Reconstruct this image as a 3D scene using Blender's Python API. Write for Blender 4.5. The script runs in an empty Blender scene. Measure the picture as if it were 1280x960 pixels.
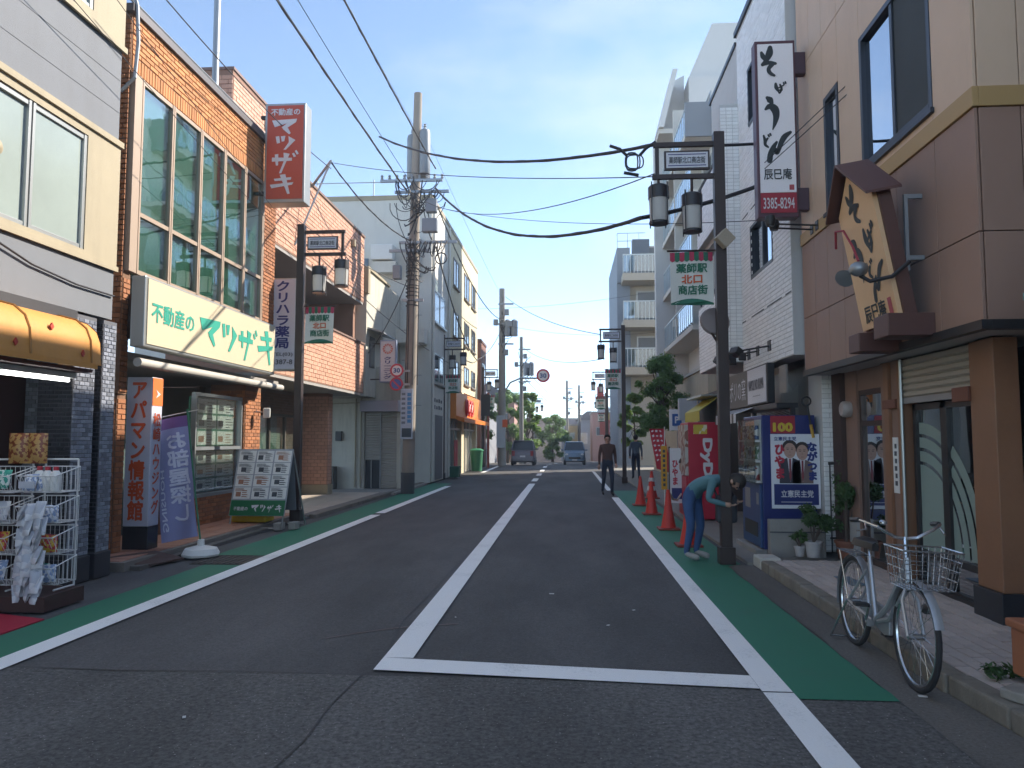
import bpy, bmesh, math, random
from mathutils import Vector, Matrix, noise
RND = random.Random(11)
S = bpy.context.scene
COL = S.collection
V = Vector
# ---------------------------------------------------------------- camera, sky, sun, exposure
cd = bpy.data.cameras.new('camera'); cam = bpy.data.objects.new('camera', cd); COL.objects.link(cam)
cd.sensor_width = 36; cd.lens = 26.72; cd.clip_end = 3000; cd.clip_start = .05
cam.location = (0, 0, 1.6)
cam.rotation_euler = (math.radians(90 + 4.154), 0, math.radians(4.083))
S.camera = cam
SUN_DIR = V((1, .60, .80)).normalized()          # towards the sun: ahead and to the right
SUN_EL = math.asin(SUN_DIR.z); SUN_AZ = math.atan2(SUN_DIR.x, SUN_DIR.y)
W = bpy.data.worlds.new('World'); S.world = W; W.use_nodes = True
nt = W.node_tree; nt.nodes.clear()
wo = nt.nodes.new('ShaderNodeOutputWorld'); bg = nt.nodes.new('ShaderNodeBackground'); bg.inputs[1].default_value = .15
sk = nt.nodes.new('ShaderNodeTexSky'); sk.sky_type = 'NISHITA'; sk.sun_disc = False
sk.sun_elevation = SUN_EL; sk.sun_rotation = SUN_AZ; sk.air_density = .42; sk.dust_density = .05; sk.ozone_density = 3.0
tc = nt.nodes.new('ShaderNodeTexCoord'); mp = nt.nodes.new('ShaderNodeMapping'); mp.inputs['Scale'].default_value = (1.3, 1.3, 3.4)
mp.inputs['Location'].default_value = (.35, .1, .25)
cn = nt.nodes.new('ShaderNodeTexNoise'); cn.inputs['Scale'].default_value = 2.1; cn.inputs['Detail'].default_value = 7; cn.inputs['Roughness'].default_value = .55
cr = nt.nodes.new('ShaderNodeValToRGB'); cr.color_ramp.elements[0].position = .44; cr.color_ramp.elements[1].position = .80
cr.color_ramp.elements[0].color = (0, 0, 0, 1); cr.color_ramp.elements[1].color = (.4, .4, .4, 1)
mx = nt.nodes.new('ShaderNodeMix'); mx.data_type = 'RGBA'; mx.inputs[7].default_value = (2.3, 2.45, 2.7, 1)
L = nt.links.new
L(tc.outputs['Generated'], mp.inputs[0]); L(mp.outputs[0], cn.inputs['Vector']); L(cn.outputs[0], cr.inputs[0])
L(cr.outputs[0], mx.inputs[0]); L(sk.outputs[0], mx.inputs[6]); wb_ = nt.nodes.new('ShaderNodeMix'); wb_.data_type = 'RGBA'; wb_.blend_type = 'MULTIPLY'; wb_.inputs[0].default_value = 1; wb_.inputs[7].default_value = (1.0, .90, .73, 1)
L(mx.outputs[2], wb_.inputs[6]); L(wb_.outputs[2], bg.inputs[0]); L(bg.outputs[0], wo.inputs[0])
sl = bpy.data.lights.new('sun', 'SUN'); so = bpy.data.objects.new('sun', sl); COL.objects.link(so)
sl.energy = 2.15; sl.angle = math.radians(.55); sl.color = (1, .91, .78)
so.rotation_euler = (-SUN_DIR).to_track_quat('-Z', 'Y').to_euler()
S.view_settings.view_transform = 'Standard'; S.view_settings.look = 'None'
S.view_settings.exposure = 2.22; S.view_settings.gamma = 1
S.cycles.max_bounces = 4; S.cycles.diffuse_bounces = 3; S.cycles.glossy_bounces = 2; S.cycles.transmission_bounces = 2; S.cycles.volume_bounces = 0; S.cycles.transparent_max_bounces = 8
S.cycles.use_adaptive_sampling = True; S.cycles.adaptive_threshold = .02; S.cycles.use_denoising = True
S.cycles.caustics_reflective = False; S.cycles.caustics_refractive = False
# ---------------------------------------------------------------- materials
MATS = {}
def srgb(h):
    c = [int(h[i:i+2], 16) / 255 for i in (0, 2, 4)]
    return tuple(x / 12.92 if x <= .04045 else ((x + .055) / 1.055) ** 2.4 for x in c)
def mat(name, col, rough=.6, metal=0, var=.10, scale=3, bump=0, bscale=60, per=0, spec=.5, emit=0, dirt=0, coat=0, trans=0):
    if name in MATS: return MATS[name]
    if isinstance(col, str): col = tuple(c ** .84 for c in srgb(col))
    m = bpy.data.materials.new(name); m.use_nodes = True; MATS[name] = m
    t = m.node_tree; b = t.nodes['Principled BSDF']; l = t.links.new
    b.inputs['Base Color'].default_value = (*col, 1); b.inputs['Roughness'].default_value = rough; b.inputs['Metallic'].default_value = metal
    b.inputs['Specular IOR Level'].default_value = spec; b.inputs['Coat Weight'].default_value = coat
    if trans:
        b.inputs['Transmission Weight'].default_value = trans
    if emit:
        b.inputs['Emission Color'].default_value = (*col, 1); b.inputs['Emission Strength'].default_value = emit
    src = None
    if var or per or bump or dirt:
        c = t.nodes.new('ShaderNodeTexCoord')
    if var or per:
        val = t.nodes.new('ShaderNodeMath'); val.operation = 'MULTIPLY_ADD'; val.inputs[1].default_value = var * 2; val.inputs[2].default_value = 1 - var
        n = t.nodes.new('ShaderNodeTexNoise'); n.inputs['Scale'].default_value = scale; n.inputs['Detail'].default_value = 6; n.inputs['Roughness'].default_value = .65
        l(c.outputs['Object'], n.inputs['Vector']); l(n.outputs[0], val.inputs[0])
        out = val.outputs[0]
        if per:
            g = t.nodes.new('ShaderNodeNewGeometry'); oi = t.nodes.new('ShaderNodeObjectInfo')
            a = t.nodes.new('ShaderNodeMath'); a.operation = 'ADD'; l(g.outputs['Random Per Island'], a.inputs[0]); l(oi.outputs['Random'], a.inputs[1])
            f = t.nodes.new('ShaderNodeMath'); f.operation = 'FRACT'; l(a.outputs[0], f.inputs[0])
            q = t.nodes.new('ShaderNodeMath'); q.operation = 'MULTIPLY_ADD'; q.inputs[1].default_value = per * 2; q.inputs[2].default_value = 1 - per; l(f.outputs[0], q.inputs[0])
            z = t.nodes.new('ShaderNodeMath'); z.operation = 'MULTIPLY'; l(q.outputs[0], z.inputs[0]); l(out, z.inputs[1]); out = z.outputs[0]
        h = t.nodes.new('ShaderNodeMix'); h.data_type = 'RGBA'; h.blend_type = 'MULTIPLY'; h.inputs[0].default_value = 1
        h.inputs[6].default_value = (*col, 1); l(out, h.inputs[7]); src = h.outputs[2]
    if dirt:
        dn = t.nodes.new('ShaderNodeTexNoise'); dn.inputs['Scale'].default_value = 1.1; dn.inputs['Detail'].default_value = 8; dn.inputs['Roughness'].default_value = .7
        dm = t.nodes.new('ShaderNodeMapping'); dm.inputs['Scale'].default_value = (2.2, 2.2, .35)
        l(c.outputs['Object'], dm.inputs[0]); l(dm.outputs[0], dn.inputs['Vector'])
        dr = t.nodes.new('ShaderNodeMapRange'); dr.inputs[1].default_value = .48; dr.inputs[2].default_value = .8; dr.inputs[4].default_value = dirt; l(dn.outputs[0], dr.inputs[0])
        dx = t.nodes.new('ShaderNodeMix'); dx.data_type = 'RGBA'; dx.inputs[7].default_value = (.07, .06, .05, 1)
        l(dr.outputs[0], dx.inputs[0])
        if src: l(src, dx.inputs[6])
        else: dx.inputs[6].default_value = (*col, 1)
        src = dx.outputs[2]
    if src: l(src, b.inputs['Base Color'])
    if bump:
        n2 = t.nodes.new('ShaderNodeTexNoise'); n2.inputs['Scale'].default_value = bscale; n2.inputs['Detail'].default_value = 4; l(c.outputs['Object'], n2.inputs['Vector'])
        bp = t.nodes.new('ShaderNodeBump'); bp.inputs['Strength'].default_value = bump; bp.inputs['Distance'].default_value = .02
        l(n2.outputs[0], bp.inputs['Height']); l(bp.outputs[0], b.inputs['Normal'])
    return m
def glass(name, tint, refl=.28, rough=.02):
    if name in MATS: return MATS[name]
    if isinstance(tint, str): tint = srgb(tint)
    m = bpy.data.materials.new(name); m.use_nodes = True; MATS[name] = m
    t = m.node_tree; t.nodes.clear(); l = t.links.new
    o = t.nodes.new('ShaderNodeOutputMaterial'); mixn = t.nodes.new('ShaderNodeMixShader'); tr = t.nodes.new('ShaderNodeBsdfTransparent'); gl = t.nodes.new('ShaderNodeBsdfGlossy')
    tr.inputs[0].default_value = (*tint, 1); gl.inputs['Roughness'].default_value = rough; gl.inputs[0].default_value = (.95, .97, 1, 1)
    lw = t.nodes.new('ShaderNodeLayerWeight'); lw.inputs[0].default_value = .35
    mr = t.nodes.new('ShaderNodeMapRange'); mr.inputs[3].default_value = refl * .55; mr.inputs[4].default_value = min(1, refl * 2.2); l(lw.outputs['Facing'], mr.inputs[0])
    c = t.nodes.new('ShaderNodeTexCoord'); n = t.nodes.new('ShaderNodeTexNoise'); n.inputs['Scale'].default_value = 1.4; l(c.outputs['Object'], n.inputs['Vector'])
    bp = t.nodes.new('ShaderNodeBump'); bp.inputs['Strength'].default_value = .06; bp.inputs['Distance'].default_value = .05; l(n.outputs[0], bp.inputs['Height']); l(bp.outputs[0], gl.inputs['Normal'])
    l(mr.outputs[0], mixn.inputs[0]); l(tr.outputs[0], mixn.inputs[1]); l(gl.outputs[0], mixn.inputs[2]); l(mixn.outputs[0], o.inputs[0])
    return m
def asphalt(name, base, speck, seed, grain=46, amp=.45, vs=70):
    m = mat(name, base, .85, var=.0, bump=.0)
    t = m.node_tree; b = t.nodes['Principled BSDF']; l = t.links.new; b.inputs['Specular IOR Level'].default_value = .35
    c = t.nodes.new('ShaderNodeTexCoord')
    n1 = t.nodes.new('ShaderNodeTexNoise'); n1.inputs['Scale'].default_value = .55; n1.inputs['Detail'].default_value = 8; n1.inputs['Roughness'].default_value = .6
    mpg = t.nodes.new('ShaderNodeMapping'); mpg.inputs['Scale'].default_value = (1.6, .5, 1); mpg.inputs['Location'].default_value = (seed, seed, 0)
    n2 = t.nodes.new('ShaderNodeTexNoise'); n2.inputs['Scale'].default_value = grain; n2.inputs['Detail'].default_value = 6; n2.inputs['Roughness'].default_value = .75
    vo = t.nodes.new('ShaderNodeTexVoronoi'); vo.inputs['Scale'].default_value = vs
    l(c.outputs['Object'], mpg.inputs[0]); l(mpg.outputs[0], n1.inputs['Vector']); l(c.outputs['Object'], n2.inputs['Vector']); l(c.outputs['Object'], vo.inputs['Vector'])
    r1 = t.nodes.new('ShaderNodeMapRange'); r1.inputs[1].default_value = .3; r1.inputs[2].default_value = .7; r1.inputs[3].default_value = .66; r1.inputs[4].default_value = 1.36; l(n1.outputs[0], r1.inputs[0])
    r2 = t.nodes.new('ShaderNodeMapRange'); r2.inputs[1].default_value = .25; r2.inputs[2].default_value = .75; r2.inputs[3].default_value = 1-amp; r2.inputs[4].default_value = 1+amp; l(n2.outputs[0], r2.inputs[0])
    mu = t.nodes.new('ShaderNodeMath'); mu.operation = 'MULTIPLY'; l(r1.outputs[0], mu.inputs[0]); l(r2.outputs[0], mu.inputs[1])
    sx = t.nodes.new('ShaderNodeSeparateColor'); l(vo.outputs['Color'], sx.inputs[0])
    sr = t.nodes.new('ShaderNodeMapRange'); sr.inputs[1].default_value = 1 - speck; sr.inputs[2].default_value = 1; sr.inputs[3].default_value = 0; sr.inputs[4].default_value = 3.2; l(sx.outputs[0], sr.inputs[0])
    vd = t.nodes.new('ShaderNodeMapRange'); vd.inputs[1].default_value = .25; vd.inputs[2].default_value = .1; l(vo.outputs['Distance'], vd.inputs[0])
    sm = t.nodes.new('ShaderNodeMath'); sm.operation = 'MULTIPLY_ADD'; l(sr.outputs[0], sm.inputs[0]); l(vd.outputs[0], sm.inputs[1]); l(mu.outputs[0], sm.inputs[2])
    h = t.nodes.new('ShaderNodeMix'); h.data_type = 'RGBA'; h.blend_type = 'MULTIPLY'; h.inputs[0].default_value = 1; h.inputs[6].default_value = (*(base if not isinstance(base, str) else srgb(base)), 1); l(sm.outputs[0], h.inputs[7])
    l(h.outputs[2], b.inputs['Base Color'])
    bp = t.nodes.new('ShaderNodeBump'); bp.inputs['Strength'].default_value = .5; bp.inputs['Distance'].default_value = .006; l(n2.outputs[0], bp.inputs['Height']); l(bp.outputs[0], b.inputs['Normal'])
    return m
def paint(name, col, wear=.5):
    """road paint: worn through to the asphalt in a fine pattern"""
    m = mat(name, col, .7, var=.0)
    if isinstance(col, str): col = srgb(col)
    t = m.node_tree; b = t.nodes['Principled BSDF']; l = t.links.new
    c = t.nodes.new('ShaderNodeTexCoord')
    n = t.nodes.new('ShaderNodeTexNoise'); n.inputs['Scale'].default_value = 45; n.inputs['Detail'].default_value = 6; n.inputs['Roughness'].default_value = .8
    n1 = t.nodes.new('ShaderNodeTexNoise'); n1.inputs['Scale'].default_value = 1.7; n1.inputs['Detail'].default_value = 5
    l(c.outputs['Object'], n.inputs['Vector']); l(c.outputs['Object'], n1.inputs['Vector'])
    ad = t.nodes.new('ShaderNodeMath'); ad.operation = 'MULTIPLY'; l(n.outputs[0], ad.inputs[0]); l(n1.outputs[0], ad.inputs[1])
    r = t.nodes.new('ShaderNodeMapRange'); r.inputs[1].default_value = .29; r.inputs[2].default_value = .44; r.inputs[4].default_value = wear; l(ad.outputs[0], r.inputs[0])
    h = t.nodes.new('ShaderNodeMix'); h.data_type = 'RGBA'; h.inputs[6].default_value = (*col, 1); h.inputs[7].default_value = (.07, .07, .075, 1); l(r.outputs[0], h.inputs[0]); l(h.outputs[2], b.inputs['Base Color'])
    bp = t.nodes.new('ShaderNodeBump'); bp.inputs['Strength'].default_value = .4; bp.inputs['Distance'].default_value = .005; l(n.outputs[0], bp.inputs['Height']); l(bp.outputs[0], b.inputs['Normal'])
    return m
# ---------------------------------------------------------------- mesh helpers
ORG = {}
class G:
    def __init__(s): s.v = []; s.f = []
    def add(s, vs, fs):
        n = len(s.v); s.v += [tuple(v) for v in vs]; s.f += [tuple(i + n for i in f) for f in fs]; return s
    def box(s, a, b):
        x0, y0, z0 = (min(a[i], b[i]) for i in range(3)); x1, y1, z1 = (max(a[i], b[i]) for i in range(3))
        return s.add([(x0,y0,z0),(x1,y0,z0),(x1,y1,z0),(x0,y1,z0),(x0,y0,z1),(x1,y0,z1),(x1,y1,z1),(x0,y1,z1)],
                     [(0,3,2,1),(4,5,6,7),(0,1,5,4),(1,2,6,5),(2,3,7,6),(3,0,4,7)])
    def obox(s, c, d, M=None):
        g = G().box([-x/2 for x in d], [x/2 for x in d]); M = M or Matrix()
        return s.add([V(c) + (M @ V(v)) for v in g.v], g.f)
    def quad(s, *p): return s.add(p, [tuple(range(len(p)))])
    def prism(s, poly, e):
        n = len(poly); e = V(e); a = [V(p) for p in poly]; b = [p + e for p in a]
        nrm = V((0,0,0))
        for i in range(n): nrm += a[i].cross(a[(i+1) % n])
        fl = nrm.dot(e) > 0
        lo = tuple(range(n)); hi = tuple(range(n, 2*n)); sides = [(i, (i+1) % n, n + (i+1) % n, n + i) for i in range(n)]
        if fl: fs = [lo[::-1], hi] + sides
        else: fs = [lo, hi[::-1]] + [f[::-1] for f in sides]
        return s.add(a + b, fs)
    def tube(s, pts, r, n=6, r2=None, closed=False):
        pts = [V(p) for p in pts]; m = len(pts); rs = r if isinstance(r, (list, tuple)) else [r + ((r2 if r2 is not None else r) - r) * i / max(1, m - 1) for i in range(m)]
        vs = []; up = None
        for i, p in enumerate(pts):
            a = pts[i-1] if (i or closed) else p; b = pts[(i+1) % m] if (i < m-1 or closed) else p
            d = (b - a).normalized() if (b - a).length > 1e-9 else V((0,0,1))
            if up is None: up = V((0,0,1)) if abs(d.z) < .9 else V((1,0,0))
            x = d.cross(up)
            if x.length < 1e-6: x = d.orthogonal()
            x.normalize(); y = x.cross(d).normalized(); up = y
            vs += [p + (x * math.cos(2*math.pi*k/n) + y * math.sin(2*math.pi*k/n)) * rs[i] for k in range(n)]
        fs = []
        for i in range(m if closed else m - 1):
            j = (i + 1) % m
            fs += [(i*n + k, j*n + k, j*n + (k+1) % n, i*n + (k+1) % n)[::-1] for k in range(n)]
        if not closed: fs += [tuple(range(n)), tuple(range((m-1)*n, m*n))[::-1]]
        return s.add(vs, fs)
    def lathe(s, prof, c=(0,0,0), n=16, M=None):
        vs = []; M = M or Matrix(); c = V(c)
        for r, z in prof: vs += [c + M @ V((r*math.cos(2*math.pi*k/n), r*math.sin(2*math.pi*k/n), z)) for k in range(n)]
        fs = []
        for i in range(len(prof)-1): fs += [(i*n+k, i*n+(k+1) % n, (i+1)*n+(k+1) % n, (i+1)*n+k) for k in range(n)]
        if prof[0][0] > 1e-4: fs.append(tuple(range(n))[::-1])
        if prof[-1][0] > 1e-4: fs.append(tuple(range((len(prof)-1)*n, len(prof)*n)))
        return s.add(vs, fs)
    def ball(s, c, r, n=10, sc=(1,1,1)):
        k = n // 2; pr = [(math.sin(math.pi*i/k)*r, -math.cos(math.pi*i/k)*r) for i in range(k+1)]
        return s.lathe([(max(a, 1e-5), b) for a, b in pr], c, n, Matrix.Diagonal((*sc, 1)))
    def mesh(s, name, mats, smooth=False, off=None):
        used = sorted({i for f in s.f for i in f})
        if len(used) < len(s.v):
            ix = {j: i for i, j in enumerate(used)}; s.v = [s.v[j] for j in used]; s.f = [tuple(ix[i] for i in f) for f in s.f]
        me = bpy.data.meshes.new(name)
        me.from_pydata([(V(v) - off) if off else v for v in s.v], [], s.f)
        for m in (mats if isinstance(mats, (list, tuple)) else [mats]): me.materials.append(m)
        if smooth:
            for p in me.polygons: p.use_smooth = True
        me.update(); return me
    def obj(s, name, m, parent=None, smooth=False, bevel=0, kind=None, label=None, local=False):
        off = None
        if parent is not None and not local: off = ORG.get(parent.name, V((0,0,0)))
        o = bpy.data.objects.new(name, s.mesh(name, m, smooth, off)); COL.objects.link(o)
        if parent is not None: o.parent = parent; ORG[o.name] = off or ORG.get(parent.name, V((0,0,0)))
        if smooth:
            o.data.set_sharp_from_angle(angle=math.radians(40))
        if bevel:
            b = o.modifiers.new('bevel', 'BEVEL'); b.width = bevel; b.segments = 2; b.limit_method = 'ANGLE'
        if kind: o['kind'] = kind
        if label: o['label'] = label
        return o
def tag(o, label, cat, group=None):
    o['label'] = label; o['category'] = cat
    if group: o['group'] = group
    return o
def thing(name, label, cat, loc=(0,0,0), group=None):
    o = bpy.data.objects.new(name, None); COL.objects.link(o); o.location = loc; o.empty_display_size = .2
    ORG[o.name] = V(loc); return tag(o, label, cat, group)
def solo(g, name, m, label, cat, group=None, **k):
    """a thing that is one mesh, its origin at its base"""
    xs = [v[0] for v in g.v]; ys = [v[1] for v in g.v]; zs = [v[2] for v in g.v]
    c = V(((min(xs)+max(xs))/2, (min(ys)+max(ys))/2, min(zs)))
    g.v = [tuple(V(v) - c) for v in g.v]
    o = g.obj(name, m, **k); o.location = c; return tag(o, label, cat, group)
def struct(g, name, m, **k):
    o = g.obj(name, m, **k); o['kind'] = 'structure'; return o
def copytree(o, parent=None):
    c = o.copy(); COL.objects.link(c); c.parent = parent
    for ch in list(o.children): copytree(ch, c)
    return c
def rot(z=0, x=0, y=0): return (Matrix.Rotation(z, 4, 'Z') @ Matrix.Rotation(y, 4, 'Y') @ Matrix.Rotation(x, 4, 'X'))
FONTS = {}
def text(body, o, rx, ux, w, h, m, parent, bold=0, ext=.002, vert=False, name='lettering', lift=.004, flat=None):
    """lettering fitted to a rectangle: lower-left corner o, width w along rx, height h along ux; flat: map a point (u, v, layer) instead"""
    c = bpy.data.curves.new('t', 'FONT'); c.body = '\n'.join(body) if vert else body
    c.align_x = 'CENTER' if vert else 'LEFT'; c.resolution_u = 2; c.fill_mode = 'FRONT' if False else c.fill_mode
    t = bpy.data.objects.new('t', c); COL.objects.link(t)
    dg = bpy.context.evaluated_depsgraph_get(); me = bpy.data.meshes.new_from_object(t.evaluated_get(dg))
    bpy.data.objects.remove(t); bpy.data.curves.remove(c)
    vs = [v.co.copy() for v in me.vertices]; fs = [tuple(p.vertices) for p in me.polygons]; bpy.data.meshes.remove(me)
    if not vs: return None
    x0, x1 = min(v.x for v in vs)-bold, max(v.x for v in vs)+bold; y0, y1 = min(v.y for v in vs)-bold, max(v.y for v in vs)+bold
    rx = V(rx).normalized(); ux = V(ux).normalized(); nn = rx.cross(ux); o = V(o); g = G()
    offs = [(0,0)] if not bold else [(0,0), (bold,0), (-bold,0), (0,bold), (0,-bold), (bold*.7,bold*.7), (-bold*.7,-bold*.7), (bold*.7,-bold*.7), (-bold*.7,bold*.7)]
    for k, (dx, dy) in enumerate(offs):
        q = []
        for v in vs:
            u = (v.x+dx-x0)/(x1-x0); z = (v.y+dy-y0)/max(.001, y1-y0)
            q.append(flat(u, z, k*.00035) if flat else o + rx*(u*w) + ux*(z*h) + nn*(lift + ext*.2 + k*.00035))
        g.add(q, fs)
    return g.obj(name, m, parent)
def plate(o, rx, ux, pts, d):
    """prism from 2-D points in the plane (o, rx, ux), d thick along the normal"""
    rx = V(rx).normalized(); ux = V(ux).normalized(); o = V(o)
    return [o + rx * a + ux * b for a, b in pts], rx.cross(ux) * d
def ribbon(g, st, o, rx, ux, n_off=.004):
    """brush stroke: list of (x, y, halfwidth) in metres in the plane"""
    rx = V(rx).normalized(); ux = V(ux).normalized(); o = V(o) + rx.cross(ux) * n_off
    P = []                                                     # smooth by Catmull-Rom
    for i in range(len(st)-1):
        p0 = V(st[max(0,i-1)]); p1 = V(st[i]); p2 = V(st[i+1]); p3 = V(st[min(len(st)-1,i+2)])
        for k in range(5):
            t = k/5; P.append(.5*((2*p1)+(p2-p0)*t+(2*p0-5*p1+4*p2-p3)*t*t+(3*p1-p0-3*p2+p3)*t**3))
    P.append(V(st[-1])); Lf = []; Rt = []
    for i, p in enumerate(P):
        d = (P[min(i+1,len(P)-1)] - P[max(0,i-1)]); d.z = 0; d = d.normalized() if d.length else V((1,0,0))
        nx = V((-d.y, d.x, 0)) * p.z; Lf.append(p + nx); Rt.append(p - nx)
    vs = [o + rx*q.x + ux*q.y for q in Lf + Rt]; m = len(P); fs = [(i, i+1, m+i+1, m+i) for i in range(m-1)]
    g.add(vs, fs)
    for e, s in ((P[0], -1), (P[-1], 1)):                      # round the ends
        g.add([o + rx*(e.x+math.cos(a)*e.z*.98) + ux*(e.y+math.sin(a)*e.z*.98) + rx.cross(ux)*.0006 for a in [k*math.pi/5 for k in range(10)]], [tuple(range(10))])
def grid_wall(g, axis, c, t, u0, u1, z0, z1, holes):
    """wall at axis-coordinate c, thickness t (signed), with rectangular holes (u0,u1,z0,z1)"""
    us = sorted({u0, u1, *[max(u0,min(u1,h[i])) for h in holes for i in (0,1)]}); zs = sorted({z0, z1, *[max(z0,min(z1,h[i])) for h in holes for i in (2,3)]})
    for a, b in zip(us, us[1:]):
        run = None
        for p, q in zip(zs, zs[1:]):
            mid = ((a+b)/2, (p+q)/2); hole = any(h[0] < mid[0] < h[1] and h[2] < mid[1] < h[3] for h in holes)
            if not hole: run = (run[0], q) if run else (p, q)
            if hole or q == zs[-1]:
                if run:
                    if axis == 'x': g.box((c, a, run[0]), (c+t, b, run[1]))
                    else: g.box((a, c, run[0]), (b, c+t, run[1]))
                run = None
    return g
CAMP = V((0,0,1.6))
def field(name, parent, m, o, rx, ux, w, h, tw, th, gap, depth, n_obj=0, bond=.5, holes=(), jit=.003, stuffname=None, skip=None, prefer=None):
    """rows of tiles/bricks proud of a backing plane; the n_obj nearest are objects of their own, the rest one mesh"""
    rx = V(rx).normalized(); ux = V(ux).normalized(); nn = rx.cross(ux); o = V(o); cells = []
    rows = max(1, int(h / th + 1e-6))
    for r in range(rows):
        x = -(tw * bond if r % 2 else 0); z = r * th
        while x < w - 1e-4:
            a = max(0, x); b = min(w, x + tw)
            x += tw
            if b - a < .02: continue
            cx = (a+b)/2; cz = z + th/2
            if any(p[0] < cx < p[1] and p[2] < cz < p[3] for p in holes): continue
            cells.append((a + gap/2, b - gap/2, z + gap/2, z + th - gap/2))
    full = [c for c in cells if abs((c[1]-c[0]) - (tw-gap)) < 1e-4]
    pos = lambda c: o + rx * ((c[0]+c[1])/2) + ux * ((c[2]+c[3])/2)
    chosen = set()
    if n_obj:
        cand = [c for c in full if prefer is None or prefer(pos(c))]
        chosen = set(sorted(cand, key=lambda c: (pos(c) - CAMP).length)[:n_obj])
    def piece(g, c, j):
        p = [o + rx*c[i] + ux*c[k] for i, k in ((0,2),(1,2),(1,3),(0,3))]; d = depth + j; e = .004
        q = [o + rx*(c[i]+si*e) + ux*(c[k]+sk_*e) + nn*d for i, k, si, sk_ in ((0,2,1,1),(1,2,-1,1),(1,3,-1,-1),(0,3,1,-1))]
        g.add(p + q, [(4,5,6,7),(0,1,5,4),(1,2,6,5),(2,3,7,6),(3,0,4,7)])
    g = G()
    for c in cells:
        if c not in chosen: piece(g, c, RND.uniform(-jit, jit))
    if g.v:
        s_ = g.obj(stuffname or name + '_courses', m, parent); s_['kind'] = 'stuff'
    if chosen:
        g0 = G(); o_s = o; o = V((0,0,0)); piece(g0, (-(tw-gap)/2, (tw-gap)/2, -(th-gap)/2, (th-gap)/2), 0); o = o_s
        me = g0.mesh(name, m); po = ORG.get(parent.name, V((0,0,0))) if parent else V((0,0,0))
        for c in chosen:
            b = bpy.data.objects.new(name, me); COL.objects.link(b); b.parent = parent
            b.location = pos(c) - po + nn * RND.uniform(-jit, jit)
    return len(cells)
def boxes(name, m, parent, lst, bevel=0):
    for a, b in lst: G().box(a, b).obj(name, m, parent, bevel=bevel)
def translucent(name, col):
    m = mat(name, col, .4, var=.03); t = m.node_tree; b = t.nodes['Principled BSDF']; out = [n for n in t.nodes if n.type == 'OUTPUT_MATERIAL'][0]
    tr = t.nodes.new('ShaderNodeBsdfTranslucent'); tr.inputs[0].default_value = (.8,.8,.78,1); mxs = t.nodes.new('ShaderNodeMixShader'); mxs.inputs[0].default_value = .5
    t.links.new(b.outputs[0], mxs.inputs[1]); t.links.new(tr.outputs[0], mxs.inputs[2]); t.links.new(mxs.outputs[0], out.inputs[0]); return m
X_, Y_, Z_ = V((1,0,0)), V((0,1,0)), V((0,0,1))
# common materials
M_white = mat('white_paint', 'd9d9d4', .5, var=.06)
M_black = mat('black_metal', '1c1b1c', .45, var=.15)
M_dark = mat('dark_brown_metal', '2b2220', .45, var=.15, dirt=.1)
M_steel = mat('galvanised_steel', '8b9094', .45, .7, var=.15)
M_alu = mat('aluminium', '9a9d9c', .35, .6, var=.08)
M_conc = mat('concrete', '8b8780', .9, var=.2, scale=5, bump=.25, dirt=.35)
M_cable = mat('cable_rubber', '26262a', .6, var=.1)
# ================================================================ THE SETTING: ground, road, markings
def zg(y): return 0 if y < 46 else -(y-46)*.022 if y < 160 else -114*.022
def bend(y): return 0 if y < 52 else (y-52)**2*.0045
M_asph = asphalt('asphalt', (.092,.088,.087), .05, 0, 50, .5, 75); M_asph_old = asphalt('asphalt_old', (.108,.103,.098), .25, 5, 30, .85, 48); M_asph_dk = asphalt('asphalt_gutter', (.13,.12,.108), .10, 9)
M_line = paint('road_paint_white', (.90,.89,.87), .35); M_green = paint('road_paint_green', (.024,.175,.10), .5)
def strip(name, m, x0f, x1f, ys, z, kind='structure'):
    g = G()
    vs = []; fs = []
    for y in ys:
        a = x0f(y) if callable(x0f) else x0f; b = x1f(y) if callable(x1f) else x1f
        vs += [(a, y, zg(y)+z), (b, y, zg(y)+z)]
    fs = [(2*i, 2*i+1, 2*i+3, 2*i+2) for i in range(len(ys)-1)]
    g.add(vs, fs); o = g.obj(name, m); o['kind'] = kind; return o
YS = [-30, 0, 10, 20, 30, 40, 46, 52, 56, 60, 65, 70, 76, 82, 90, 100, 115, 130]
g = G(); gy = [-80, 0, 46, 160, 320]; 
g.add([(x, y, zg(y)-.03) for y in gy for x in (-150, 150)], [(2*i, 2*i+1, 2*i+3, 2*i+2) for i in range(4)])
struct(g, 'ground', M_asph_dk)
strip('road', M_asph, lambda y: -6.2+bend(y), lambda y: 2.6+bend(y), YS, -.008)
strip('road_patch', M_asph_old, -5.4, 2.6, [-30, 0, 5.22], -.0035)
strip('gutter_strip', M_asph_dk, lambda y: 2.03+.03*noise.noise(V((y*1.3, 8, 0))), 2.6, [-2+.3*i for i in range(41)], .0005)
CL, LL, RL = -1.235, -4.03, 1.325
yy = lambda a, b: [a] + [y for y in YS if a < y < b] + [b]
strip('edge_line', M_line, LL-.105, LL+.105, yy(-6, 16.0), .006)
strip('edge_line', M_line, LL-.105, LL+.105, [16.35, 25.9], .006)
strip('edge_line', M_line, LL-.105, LL+.105, [36.5, 46], .006)
strip('edge_line', M_line, RL-.095, RL+.095, [-6, 5.03], .006)
strip('edge_line', M_line, RL-.095, RL+.095, [5.05, 21.2], .006)
strip('edge_line', M_line, lambda y: RL-.075, lambda y: RL+.075, [24, 38], .006)
strip('centre_line', M_line, CL-.11, CL+.11, [5.62, 27.5], .006)
for a in (29, 33.5, 38, 43): strip('centre_line', M_line, CL-.11, CL+.11, [a, a+2.2], .006)
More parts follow.
